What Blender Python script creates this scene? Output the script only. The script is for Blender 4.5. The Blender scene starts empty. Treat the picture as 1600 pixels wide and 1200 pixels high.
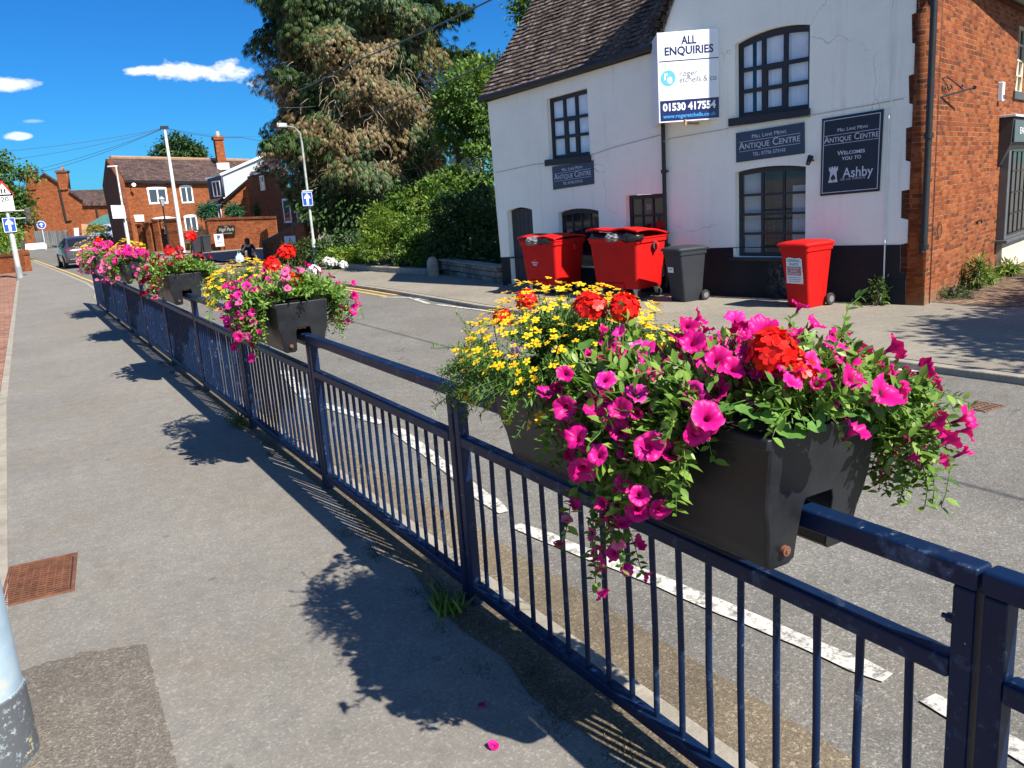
import bpy, bmesh, math, random
import numpy as np
from mathutils import Matrix, Vector
R = math.radians
random.seed(7); rng = np.random.default_rng(11)
S = bpy.context.scene; COL = S.collection
PI = math.pi

# ------------------------------------------------------------------ camera, sky, sun, exposure
CAM_H = 1.9
CR = Matrix(((0.8542, -0.1705, 0.4911), (-0.5156, -0.1563, 0.8424), (-0.0669, -0.9729, -0.2213)))   # columns: right, down, forward
cd = bpy.data.cameras.new("camera"); cam = bpy.data.objects.new("camera", cd); COL.objects.link(cam); S.camera = cam
cd.sensor_width = 36; cd.lens = 36 * 1298 / 1600; cd.clip_end = 3000; cd.clip_start = 0.05
m3 = Matrix((CR.col[0], -CR.col[1], -CR.col[2])).transposed()
cam.matrix_world = Matrix.Translation((0, 0, CAM_H)) @ m3.to_4x4()

SUN_AZ, SUN_EL = 13.2, 45.5            # the sun stands behind the right shoulder, almost along the white front
sd = Vector((math.sin(R(SUN_AZ)) * math.cos(R(SUN_EL)), -math.cos(R(SUN_AZ)) * math.cos(R(SUN_EL)), math.sin(R(SUN_EL))))
sl = bpy.data.lights.new("sun", "SUN"); sl.energy = 4.4; sl.angle = R(0.5); sl.color = (1.0, 0.93, 0.82)
so = bpy.data.objects.new("sun", sl); COL.objects.link(so); so.rotation_euler = sd.to_track_quat('Z', 'Y').to_euler()

W = bpy.data.worlds.new("World"); S.world = W; W.use_nodes = True
nt = W.node_tree; nt.nodes.clear()
def wn(t, **k):
    n = nt.nodes.new(t)
    for a, b in k.items(): setattr(n, a, b)
    return n
sky = wn("ShaderNodeTexSky", sky_type='NISHITA', sun_disc=False, sun_elevation=R(SUN_EL), sun_rotation=R(180 - SUN_AZ), air_density=1.0, dust_density=0.25, ozone_density=3.0)
hs = wn("ShaderNodeHueSaturation"); hs.inputs['Saturation'].default_value = 1.12; hs.inputs['Value'].default_value = 1.0
nt.links.new(sky.outputs[0], hs.inputs['Color'])
# a few small fair-weather clouds, placed by direction in the sky dome
tc = wn("ShaderNodeTexCoord")
def vmath(op, a, b=None):
    n = wn("ShaderNodeVectorMath", operation=op)
    for i, x in enumerate((a, b)):
        if x is None: continue
        if isinstance(x, (tuple, list, Vector)): n.inputs[i].default_value = tuple(x)
        else: nt.links.new(x, n.inputs[i])
    return n
def smath(op, a, b=None, clamp=False):
    n = wn("ShaderNodeMath", operation=op); n.use_clamp = clamp
    for i, x in enumerate((a, b)):
        if x is None: continue
        if isinstance(x, (int, float)): n.inputs[i].default_value = x
        else: nt.links.new(x, n.inputs[i])
    return n.outputs[0]
def ray(px, py):
    return CR @ Vector((px - 800, py - 600, 1298))
def at(px, py, Y):
    r = ray(px, py); t = Y / r.y
    return Vector((r.x * t, Y, CAM_H + r.z * t))
# deep blue away from the sun, paler towards it
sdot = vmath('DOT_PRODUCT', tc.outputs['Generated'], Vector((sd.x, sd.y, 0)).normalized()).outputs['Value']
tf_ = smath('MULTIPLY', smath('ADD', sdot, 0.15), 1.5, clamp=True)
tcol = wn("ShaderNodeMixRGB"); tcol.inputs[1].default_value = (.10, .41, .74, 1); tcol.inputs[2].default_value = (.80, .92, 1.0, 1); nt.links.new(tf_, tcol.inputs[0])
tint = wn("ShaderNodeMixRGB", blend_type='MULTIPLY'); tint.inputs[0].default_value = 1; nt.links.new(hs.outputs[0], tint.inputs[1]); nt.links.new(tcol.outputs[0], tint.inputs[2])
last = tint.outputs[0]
noi = wn("ShaderNodeTexNoise"); noi.inputs['Scale'].default_value = 26; noi.inputs['Detail'].default_value = 7; noi.inputs['Roughness'].default_value = 0.62
stretch = vmath('MULTIPLY', tc.outputs['Generated'], (1, 1, 1.9)); nt.links.new(stretch.outputs[0], noi.inputs['Vector'])
for (px, py, hw, hh, dens) in ((318, 111, 58, 15, 1.0), (235, 110, 48, 7, 0.9), (2, 131, 36, 8, 0.8), (29, 213, 15, 4.5, 0.7), (55, 189, 16, 3, 0.25), (392, 131, 5, 3, .3)):
    c = ray(px, py).normalized(); right = Vector((c.y, -c.x, 0)).normalized(); up = right.cross(c)
    k = 1298.0
    dx = vmath('DOT_PRODUCT', tc.outputs['Generated'], right).outputs['Value']
    dy = vmath('DOT_PRODUCT', tc.outputs['Generated'], up).outputs['Value']
    df = vmath('DOT_PRODUCT', tc.outputs['Generated'], c).outputs['Value']
    ex = smath('DIVIDE', dx, hw / k); ey = smath('DIVIDE', dy, hh / k)
    eyb = smath('SUBTRACT', ey, 0.0)
    r2 = smath('SQRT', smath('ADD', smath('MULTIPLY', ex, ex), smath('MULTIPLY', eyb, eyb)))
    body = smath('SUBTRACT', 1.05, r2)
    nn = smath('MULTIPLY', smath('SUBTRACT', noi.outputs['Fac'], 0.5), 2.6)
    a = smath('MULTIPLY', smath('ADD', body, nn), 1.9, clamp=True)
    a = smath('MULTIPLY', a, smath('GREATER_THAN', df, 0.5)); a = smath('MULTIPLY', a, smath('LESS_THAN', r2, 1.7))
    a = smath('MULTIPLY', a, dens)
    mx = wn("ShaderNodeMixRGB"); mx.inputs[2].default_value = (7.6, 7.7, 8.2, 1)
    nt.links.new(a, mx.inputs[0]); nt.links.new(last, mx.inputs[1]); last = mx.outputs[0]
bg = wn("ShaderNodeBackground"); bg.inputs['Strength'].default_value = 0.075
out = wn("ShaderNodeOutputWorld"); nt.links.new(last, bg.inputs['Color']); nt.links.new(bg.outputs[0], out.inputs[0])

S.view_settings.view_transform = 'Standard'; S.view_settings.look = 'None'; S.view_settings.exposure = 1.17; S.view_settings.gamma = 1
S.render.engine = 'CYCLES'; S.cycles.max_bounces = 6; S.cycles.transparent_max_bounces = 12

# ------------------------------------------------------------------ materials
MATS = {}
def hx(h):
    h = h.lstrip('#'); v = [int(h[i:i + 2], 16) / 255 for i in (0, 2, 4)]
    return tuple(x / 12.92 if x <= 0.04045 else ((x + 0.055) / 1.055) ** 2.4 for x in v)
class NT:
    def __init__(s, name):
        s.m = bpy.data.materials.new(name); s.m.use_nodes = True; s.t = s.m.node_tree
        s.b = s.t.nodes["Principled BSDF"]; s.o = s.t.nodes["Material Output"]
    def n(s, t, ins=None, **k):
        x = s.t.nodes.new(t)
        for a, b in k.items(): setattr(x, a, b)
        for a, b in (ins or {}).items():
            if hasattr(b, 'is_output'): s.t.links.new(b, x.inputs[a])
            else: x.inputs[a].default_value = b
        return x
    def l(s, a, b): s.t.links.new(a, b)
    def mix(s, f, a, b, blend='MIX'):
        x = s.t.nodes.new("ShaderNodeMixRGB"); x.blend_type = blend
        for i, v in enumerate((f, a, b)):
            if hasattr(v, 'is_output'): s.l(v, x.inputs[i])
            elif i == 0: x.inputs[0].default_value = v
            else: x.inputs[i].default_value = (*v[:3], 1)
        return x.outputs[0]
    def ramp(s, f, stops):
        x = s.t.nodes.new("ShaderNodeValToRGB"); e = x.color_ramp.elements
        while len(e) < len(stops): e.new(0.5)
        for q, (p, c) in zip(e, stops):
            q.position = p; q.color = (*c, 1) if len(c) == 3 else c
        s.l(f, x.inputs[0]); return x.outputs[0]
    def noise(s, scale, detail=4, rough=.6, vec=None, dim='3D'):
        x = s.n("ShaderNodeTexNoise", {'Scale': scale, 'Detail': detail, 'Roughness': rough})
        if vec is not None: s.l(vec, x.inputs['Vector'])
        return x.outputs['Fac']
    def bump(s, h, strength=.3, dist=.01):
        x = s.n("ShaderNodeBump", {'Strength': strength, 'Distance': dist, 'Height': h}); s.l(x.outputs[0], s.b.inputs['Normal'])
G3 = lambda v: (v, v, v)
def simple(name, col, rough=.6, var=.25, scale=6, metal=0, bump=0, spec=.5, fine=0):
    """plain surface with a little mottling; positions in object space"""
    if name in MATS: return MATS[name]
    t = NT(name); co = t.n("ShaderNodeTexCoord").outputs['Object']
    f = t.noise(scale, 5, .65, co)
    c0 = tuple(x * (1 - var) for x in col); c1 = tuple(min(1, x * (1 + var)) for x in col)
    c = t.ramp(f, ((.3, c0), (.7, c1)))
    t.l(c, t.b.inputs['Base Color']); t.b.inputs['Roughness'].default_value = rough; t.b.inputs['Metallic'].default_value = metal
    t.b.inputs['Specular IOR Level'].default_value = spec
    if bump: t.bump(t.noise(fine or scale * 8, 4, .6, co), bump, .01)
    MATS[name] = t.m; return t.m
def brick(name, cols, mortar, bw=.225, rh=.075, ms=.011, var=.25, rot=False, bumpv=.6, dirt=None, off=.5):
    """bricks laid in the metric UV map of each wall"""
    if name in MATS: return MATS[name]
    t = NT(name); uv = t.n("ShaderNodeTexCoord").outputs['UV']
    v = uv
    # slightly wandering courses
    wob = t.n("ShaderNodeTexNoise", {'Scale': 1.7, 'Detail': 2.0}); t.l(uv, wob.inputs['Vector'])
    off_ = t.n("ShaderNodeVectorMath", operation='MULTIPLY_ADD'); t.l(wob.outputs['Color'], off_.inputs[0]); off_.inputs[1].default_value = (.02, .02, 0); t.l(uv, off_.inputs[2]); v = off_.outputs[0]
    wb2 = t.n("ShaderNodeTexNoise", {'Scale': 22.0, 'Detail': 3.0}); t.l(uv, wb2.inputs['Vector']); o2_ = t.n("ShaderNodeVectorMath", operation='MULTIPLY_ADD'); t.l(wb2.outputs['Color'], o2_.inputs[0]); o2_.inputs[1].default_value = (bw * .07, bw * .05, 0); t.l(v, o2_.inputs[2]); v = o2_.outputs[0]
    b = t.n("ShaderNodeTexBrick", {'Scale': 1.0, 'Brick Width': bw, 'Row Height': rh, 'Mortar Size': ms, 'Mortar Smooth': .25, 'Bias': 0.0,
        'Color1': (0, 0, 0, 1), 'Color2': (1, 1, 1, 1), 'Mortar': (.5, .5, .5, 1)}, offset=off)
    t.l(v, b.inputs['Vector'])
    big = t.noise(.9, 4, .6, uv); fine = t.noise(38, 4, .7, uv)
    hcol = t.ramp(b.outputs['Color'], tuple((i / (len(cols) - 1), c) for i, c in enumerate(cols)))
    hcol = t.mix(.55, hcol, t.ramp(big, ((.3, G3(.62)), (.7, G3(1.25)))), 'MULTIPLY')
    hcol = t.mix(.6, hcol, t.ramp(fine, ((.3, G3(.5)), (.72, G3(1.4)))), 'MULTIPLY')
    hcol = t.mix(.7, hcol, t.ramp(t.noise(5.5, 6, .75, uv), ((.32, G3(.55)), (.5, G3(1.0)), (.7, G3(1.3)))), 'MULTIPLY')
    mort = t.mix(t.ramp(t.noise(3.2, 6, .8, uv), ((.42, G3(0)), (.6, G3(1)))), tuple(q * .38 for q in mortar), tuple(q * 1.12 for q in mortar))
    c = t.mix(b.outputs['Fac'], hcol, mort)
    if dirt:
        sp = t.n("ShaderNodeSeparateXYZ"); t.l(uv, sp.inputs[0])
        d = t.n("ShaderNodeMath", operation='MULTIPLY_ADD'); t.l(t.noise(2.5, 5, .7, uv), d.inputs[0]); d.inputs[1].default_value = 1.6; t.l(sp.outputs[1], d.inputs[2])
        c = t.mix(t.ramp(d.outputs[0], ((.85, G3(.75)), (1.25, G3(0)))), c, dirt)
    t.l(c, t.b.inputs['Base Color']); t.b.inputs['Roughness'].default_value = .9; t.b.inputs['Specular IOR Level'].default_value = .2
    h = t.n("ShaderNodeMath", operation='MULTIPLY_ADD'); t.l(fine, h.inputs[0]); h.inputs[1].default_value = .35
    inv = t.n("ShaderNodeMath", operation='SUBTRACT'); inv.inputs[0].default_value = 1; t.l(b.outputs['Fac'], inv.inputs[1]); t.l(inv.outputs[0], h.inputs[2])
    t.bump(h.outputs[0], bumpv, .012)
    MATS[name] = t.m; return t.m
def asphalt(name, col, speck=.6, patch=.2, tan=None, fines=240, cracks=False):
    t = NT(name); co = t.n("ShaderNodeNewGeometry").outputs['Position']
    big = t.noise(.55, 6, .65, co); mid = t.noise(9, 5, .7, co); fn_ = t.noise(fines, 3, .75, co)
    vo = t.n("ShaderNodeTexVoronoi", {'Scale': 105.0}); t.l(co, vo.inputs['Vector'])
    gr = t.n("ShaderNodeSeparateColor"); t.l(vo.outputs['Color'], gr.inputs[0])
    c = t.mix(t.ramp(big, ((.35, G3(0)), (.65, G3(1)))), tuple(x * (1 - patch) for x in col), tuple(x * (1 + patch) for x in col))
    if tan: c = t.mix(t.ramp(t.noise(.8, 7, .75, co), ((.5, G3(0)), (.72, G3(.65)))), c, tan)
    c = t.mix(1, c, t.ramp(mid, ((.3, G3(.86)), (.7, G3(1.12)))), 'MULTIPLY')
    c = t.mix(speck, c, t.ramp(fn_, ((.34, G3(.45)), (.52, G3(1)), (.7, G3(1.65)))), 'MULTIPLY')
    c = t.mix(speck * .75, c, t.ramp(gr.outputs[0], ((0, G3(.55)), (.5, G3(.95)), (.86, G3(1.2)), (.95, G3(2.0)))), 'MULTIPLY')
    # gum spots, stains and hairline cracks
    sp_ = t.n("ShaderNodeTexVoronoi", {'Scale': 2.1, 'Randomness': 1.0}); t.l(co, sp_.inputs['Vector'])
    c = t.mix(t.ramp(sp_.outputs['Distance'], ((.035, G3(.55)), (.06, G3(0)))), c, tuple(x * .45 for x in col))
    sp2 = t.n("ShaderNodeTexVoronoi", {'Scale': 4.3, 'Randomness': 1.0}); t.l(co, sp2.inputs['Vector'])
    c = t.mix(t.ramp(sp2.outputs['Distance'], ((.028, G3(.4)), (.04, G3(0)))), c, tuple(min(1, x * 1.9) for x in col))
    st_ = t.noise(1.3, 8, .72, co); c = t.mix(t.ramp(st_, ((.56, G3(0)), (.70, G3(.35)))), c, tuple(x * .62 for x in col))
    if cracks:
        cw = t.n("ShaderNodeTexNoise", {'Scale': 3.0, 'Detail': 6.0}); t.l(co, cw.inputs['Vector']); cv = t.n("ShaderNodeVectorMath", operation='MULTIPLY_ADD'); t.l(cw.outputs['Color'], cv.inputs[0]); cv.inputs[1].default_value = (.5, .5, 0); t.l(co, cv.inputs[2])
        cr = t.n("ShaderNodeTexVoronoi", {'Scale': .45}, feature='DISTANCE_TO_EDGE'); t.l(cv.outputs[0], cr.inputs['Vector'])
        ck = t.mix(1, t.ramp(cr.outputs['Distance'], ((0, G3(1)), (.006, G3(0)))), t.ramp(t.noise(.7, 3, .6, co), ((.52, G3(0)), (.6, G3(.75)))), 'MULTIPLY'); c = t.mix(ck, c, tuple(x * .3 for x in col))
    t.l(c, t.b.inputs['Base Color']); t.b.inputs['Roughness'].default_value = .88; t.b.inputs['Specular IOR Level'].default_value = .3
    h = t.n("ShaderNodeMath", operation='ADD'); t.l(fn_, h.inputs[0]); t.l(gr.outputs[0], h.inputs[1]); t.bump(h.outputs[0], .5, .004)
    MATS[name] = t.m; return t.m
def paintline(name, col, under, wear=.5):
    t = NT(name); co = t.n("ShaderNodeNewGeometry").outputs['Position']
    f = t.noise(13, 10, .85, co)
    k = t.ramp(f, ((wear - .05, G3(1)), (wear + .05, G3(0))))
    fn_ = t.noise(180, 3, .7, co)
    c = t.mix(k, tuple(x for x in col), under)
    c = t.mix(.5, c, t.ramp(fn_, ((.35, G3(.7)), (.7, G3(1.15)))), 'MULTIPLY')
    t.l(c, t.b.inputs['Base Color']); t.b.inputs['Roughness'].default_value = .75; t.bump(fn_, .3, .004)
    MATS[name] = t.m; return t.m
def leafmat(name, cols, trans=.35, rough=.5, uvgrad=None, spec=.4):
    """leaf or petal: colour from a per-leaf random number, part of the light passes through"""
    if name in MATS: return MATS[name]
    t = NT(name); a = t.n("ShaderNodeAttribute", attribute_name='tint').outputs['Fac']
    c = t.ramp(a, tuple((i / (len(cols) - 1), q) for i, q in enumerate(cols)))
    if uvgrad:
        uv = t.n("ShaderNodeTexCoord").outputs['UV']; sp = t.n("ShaderNodeSeparateXYZ"); t.l(uv, sp.inputs[0])
        c = t.mix(t.ramp(sp.outputs[1], ((uvgrad[0], G3(1)), (uvgrad[1], G3(0)))), c, uvgrad[2])
        vein = t.n("ShaderNodeTexWave", {'Scale': 1.0, 'Distortion': 2.0, 'Detail': 1.0}); 
        sc = t.n("ShaderNodeVectorMath", operation='MULTIPLY'); t.l(uv, sc.inputs[0]); sc.inputs[1].default_value = (9, .3, 0); t.l(sc.outputs[0], vein.inputs['Vector'])
        c = t.mix(.35, c, t.ramp(vein.outputs['Fac'], ((0, G3(.62)), (.6, G3(1.1)))), 'MULTIPLY')
    t.l(c, t.b.inputs['Base Color']); t.b.inputs['Roughness'].default_value = rough; t.b.inputs['Specular IOR Level'].default_value = spec
    tr = t.n("ShaderNodeBsdfTranslucent"); t.l(t.mix(1, c, (1.15, 1.1, .7), 'MULTIPLY'), tr.inputs[0])
    mx = t.n("ShaderNodeMixShader", {0: trans}); t.l(t.b.outputs[0], mx.inputs[1]); t.l(tr.outputs[0], mx.inputs[2]); t.l(mx.outputs[0], t.o.inputs[0])
    MATS[name] = t.m; return t.m
def glass(name, col=(.02, .025, .03), rough=.06):
    if name in MATS: return MATS[name]
    t = NT(name); t.b.inputs['Base Color'].default_value = (*col, 1); t.b.inputs['Roughness'].default_value = rough; t.b.inputs['Specular IOR Level'].default_value = .8
    co = t.n("ShaderNodeTexCoord").outputs['Object']; t.bump(t.noise(3, 2, .5, co), .04, .02)
    MATS[name] = t.m; return t.m

NAVY = None
def navy():
    if 'navy' in MATS: return MATS['navy']
    t = NT('navy'); co = t.n("ShaderNodeNewGeometry").outputs['Position']
    f = t.noise(4, 6, .7, co); chips = t.noise(22, 8, .78, co); wx = t.noise(11, 7, .72, co)
    c = t.ramp(f, ((.3, (.0012, .008, .030)), (.7, (.0022, .015, .056))))
    c = t.mix(t.ramp(wx, ((.56, G3(0)), (.70, G3(.5)))), c, (.10, .15, .25))
    c = t.mix(t.ramp(chips, ((.655, G3(0)), (.67, G3(.85)))), c, (.40, .44, .48))
    t.l(c, t.b.inputs['Base Color']); t.b.inputs['Roughness'].default_value = .45; t.b.inputs['Specular IOR Level'].default_value = .28
    t.bump(chips, .15, .004); MATS['navy'] = t.m; return t.m

# ------------------------------------------------------------------ mesh helpers
def box_uv(me):
    n = len(me.loops)
    if n == 0: return
    while me.uv_layers: me.uv_layers.remove(me.uv_layers[0])
    uvl = me.uv_layers.new(name="UVMap")
    co = np.empty(len(me.vertices) * 3, 'f'); me.vertices.foreach_get('co', co); co = co.reshape(-1, 3)
    li = np.empty(n, 'i'); me.loops.foreach_get('vertex_index', li)
    pn = np.empty(len(me.polygons) * 3, 'f'); me.polygons.foreach_get('normal', pn); pn = pn.reshape(-1, 3)
    lt = np.empty(len(me.polygons), 'i'); me.polygons.foreach_get('loop_total', lt)
    nn = np.repeat(pn, lt, axis=0); p = co[li]
    t = np.stack([-nn[:, 1], nn[:, 0], np.zeros(n)], 1); L = np.linalg.norm(t, axis=1)
    flat = L < .2; t[flat] = (1, 0, 0); t /= np.linalg.norm(t, axis=1)[:, None]
    # snap near-equal wall directions so that one wall keeps one map
    b = np.cross(nn, t)
    uv = np.stack([(p * t).sum(1), (p * b).sum(1)], 1)
    vert = np.abs(nn[:, 2]) < .2
    uv[vert, 1] = p[vert, 2]
    uvl.data.foreach_set('uv', uv.astype('f').ravel())
def wmat(o):
    m = o.matrix_basis.copy()
    while o.parent: o = o.parent; m = o.matrix_basis @ m
    return m
def link(name, me, parent=None, world=False):
    o = bpy.data.objects.new(name, me); COL.objects.link(o)
    if parent is not None:
        if world: me.transform(wmat(parent).inverted())
        o.parent = parent
    return o
def tag(o, label=None, cat=None, group=None, kind=None):
    if label: o['label'] = label
    if cat: o['category'] = cat
    if group: o['group'] = group
    if kind: o['kind'] = kind
    return o
def thing(name, label, cat, loc=(0, 0, 0), rz=0, group=None, M=None):
    o = bpy.data.objects.new(name, None); COL.objects.link(o); o.empty_display_size = .1
    if M is not None: o.matrix_basis = M
    else: o.location = loc; o.rotation_euler = (0, 0, rz)
    if M is None: o.matrix_basis = Matrix.Translation(loc) @ Matrix.Rotation(rz, 4, 'Z')
    return tag(o, label, cat, group)
def duptree(o, parent=None):
    c = o.copy(); COL.objects.link(c)
    if parent is not None: c.parent = parent
    for ch in list(o.children): duptree(ch, c)
    return c
class MB:
    def __init__(s): s.v = []; s.f = []; s.mi = []; s.k = 0
    def mat(s, k): s.k = k; return s
    def add(s, vs, fs):
        n = len(s.v); s.v += [tuple(v) for v in vs]; s.f += [tuple(i + n for i in f) for f in fs]; s.mi += [s.k] * len(fs); return s
    def box(s, c, size, M=None):
        x, y, z = (q / 2 for q in size); c = Vector(c)
        vs = [Vector((i * x, j * y, k * z)) for k in (-1, 1) for j in (-1, 1) for i in (-1, 1)]
        vs = [(M @ v if M else v) + c for v in vs]
        return s.add(vs, [(0, 2, 3, 1), (4, 5, 7, 6), (0, 1, 5, 4), (2, 6, 7, 3), (0, 4, 6, 2), (1, 3, 7, 5)])
    def bb(s, a, b):
        return s.box([(p + q) / 2 for p, q in zip(a, b)], [abs(q - p) for p, q in zip(a, b)])
    def cyl(s, p0, p1, r0, r1=None, n=12, caps=True):
        r1 = r0 if r1 is None else r1; p0, p1 = Vector(p0), Vector(p1); d = (p1 - p0).normalized()
        a = d.orthogonal().normalized(); b = d.cross(a); vs = []
        for p, r in ((p0, r0), (p1, r1)):
            vs += [p + (a * math.cos(2 * PI * i / n) + b * math.sin(2 * PI * i / n)) * r for i in range(n)]
        fs = [(i, (i + 1) % n, n + (i + 1) % n, n + i) for i in range(n)]
        if caps: fs += [tuple(range(n - 1, -1, -1)), tuple(range(n, 2 * n))]
        return s.add(vs, fs)
    def tube(s, pts, r, n=8):
        pts = [Vector(p) for p in pts]; vs = []; rs = r if hasattr(r, '__len__') else [r] * len(pts)
        a = None
        for i, p in enumerate(pts):
            d = (pts[min(i + 1, len(pts) - 1)] - pts[max(i - 1, 0)]).normalized()
            a = (d.orthogonal() if a is None else a - d * a.dot(d)).normalized(); b = d.cross(a)
            vs += [p + (a * math.cos(2 * PI * j / n) + b * math.sin(2 * PI * j / n)) * rs[i] for j in range(n)]
        fs = [(i * n + j, i * n + (j + 1) % n, (i + 1) * n + (j + 1) % n, (i + 1) * n + j) for i in range(len(pts) - 1) for j in range(n)]
        fs += [tuple(range(n - 1, -1, -1)), tuple(range(len(vs) - n, len(vs)))]
        return s.add(vs, fs)
    def prism(s, poly, z0, z1, M=None):
        n = len(poly); vs = [Vector((x, y, z0)) for x, y in poly] + [Vector((x, y, z1)) for x, y in poly]
        if M: vs = [M @ v for v in vs]
        return s.add(vs, [tuple(range(n - 1, -1, -1)), tuple(range(n, 2 * n))] + [(i, (i + 1) % n, n + (i + 1) % n, n + i) for i in range(n)])
    def loft(s, rings, cap=True):
        n = len(rings[0]); vs = [v for r in rings for v in r]
        fs = [(i * n + j, i * n + (j + 1) % n, (i + 1) * n + (j + 1) % n, (i + 1) * n + j) for i in range(len(rings) - 1) for j in range(n)]
        if cap: fs += [tuple(range(n - 1, -1, -1)), tuple(range(len(vs) - n, len(vs)))]
        return s.add(vs, fs)
    def lathe(s, prof, n=20, c=(0, 0, 0)):
        c = Vector(c)
        return s.loft([[c + Vector((r * math.cos(2 * PI * i / n), r * math.sin(2 * PI * i / n), z)) for i in range(n)] for r, z in prof])
    def build(s, name, mats, parent=None, world=False, smooth=None, bevel=0, seg=2, fix=True):
        me = bpy.data.meshes.new(name); me.from_pydata(s.v, [], s.f)
        mats = mats if isinstance(mats, (list, tuple)) else [mats]
        for q in mats: me.materials.append(q)
        me.polygons.foreach_set('material_index', s.mi)
        if fix:
            bm = bmesh.new(); bm.from_mesh(me); bmesh.ops.recalc_face_normals(bm, faces=bm.faces); bm.to_mesh(me); bm.free()
        me.update(); box_uv(me)
        if smooth is not None:
            me.polygons.foreach_set('use_smooth', [True] * len(me.polygons)); me.set_sharp_from_angle(angle=R(smooth))
        o = link(name, me, parent, world)
        if bevel:
            b = o.modifiers.new("bevel", 'BEVEL'); b.width = bevel; b.segments = seg; b.limit_method = 'ANGLE'; b.angle_limit = R(40); b.harden_normals = False
        return o
def frame(o, x, y, z):
    m = Matrix((x, y, z)).transposed().to_4x4(); m.translation = o; return m
def curve_mesh(loops, depth, z0=0.0):
    """filled outline with holes, from z0 - depth (back) to z0 (front)"""
    cu = bpy.data.curves.new("outline", 'CURVE'); cu.dimensions = '2D'; cu.fill_mode = 'BOTH'; cu.extrude = depth / 2
    for lp in loops:
        sp = cu.splines.new('POLY'); sp.points.add(len(lp) - 1); sp.use_cyclic_u = True
        for p, (x, y) in zip(sp.points, lp): p.co = (x, y, 0, 1)
    o = bpy.data.objects.new("outline", cu); me = bpy.data.meshes.new_from_object(o)
    bpy.data.objects.remove(o); bpy.data.curves.remove(cu)
    me.transform(Matrix.Translation((0, 0, z0 - depth / 2))); return me
def plate(name, loops, depth, M, mat, parent=None, z0=0.0, world=True, bevel=0):
    me = curve_mesh(loops, depth, z0)
    me.transform(M); bm = bmesh.new(); bm.from_mesh(me); bmesh.ops.remove_doubles(bm, verts=bm.verts, dist=1e-5); bmesh.ops.recalc_face_normals(bm, faces=bm.faces); bm.to_mesh(me); bm.free()
    me.materials.clear(); me.materials.append(mat); me.update(); box_uv(me)
    o = link(name, me, parent, world)
    return o
def rect(x0, y0, x1, y1): return [(x0, y0), (x1, y0), (x1, y1), (x0, y1)]
def arch(x0, y0, x1, y1, rise, n=10, y1b=None):
    y1b = y1 if y1b is None else y1b
    return [(x0, y0), (x1, y0)] + [(x1 + (x0 - x1) * i / n, y1b + (y1 - y1b) * i / n + rise * (1 - (2 * i / n - 1) ** 2)) for i in range(n + 1)]
def textmesh(txt, size, width=None, align='CENTER', small=False, thick=.0012, bold=0.0, shear=0, spacing=1.0):
    cu = bpy.data.curves.new("text", 'FONT'); cu.body = txt; cu.size = size; cu.align_x = align; cu.align_y = 'CENTER'; cu.extrude = thick; cu.offset = bold; cu.resolution_u = 3; cu.shear = shear; cu.space_character = spacing
    if small:
        cu.small_caps_scale = .76
        for i in range(len(txt)): cu.body_format[i].use_small_caps = True
    o = bpy.data.objects.new("text", cu); me = bpy.data.meshes.new_from_object(o)
    bpy.data.objects.remove(o); bpy.data.curves.remove(cu)
    if width and len(me.vertices):
        xs = [v.co.x for v in me.vertices]; w = max(xs) - min(xs)
        me.transform(Matrix.Diagonal((width / w, 1, 1, 1)))
    return me
def lettering(lines, M, mat, parent, name='lettering', z=.003):
    """lines: (text, x, y, size, width, options)"""
    if len(lines) > 1: return [lettering([l], M, mat, parent, name, z) for l in lines][-1]
    bm = bmesh.new()
    for (txt, x, y, size, width, *o) in lines:
        me = textmesh(txt, size, width, **(o[0] if o else {})); me.transform(M @ Matrix.Translation((x, y, z))); bm.from_mesh(me); bpy.data.meshes.remove(me)
    me = bpy.data.meshes.new(name); bm.to_mesh(me); bm.free(); me.materials.clear(); me.materials.append(mat); 
    for p in me.polygons: p.material_index = 0
    return link(name, me, parent, True)

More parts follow.
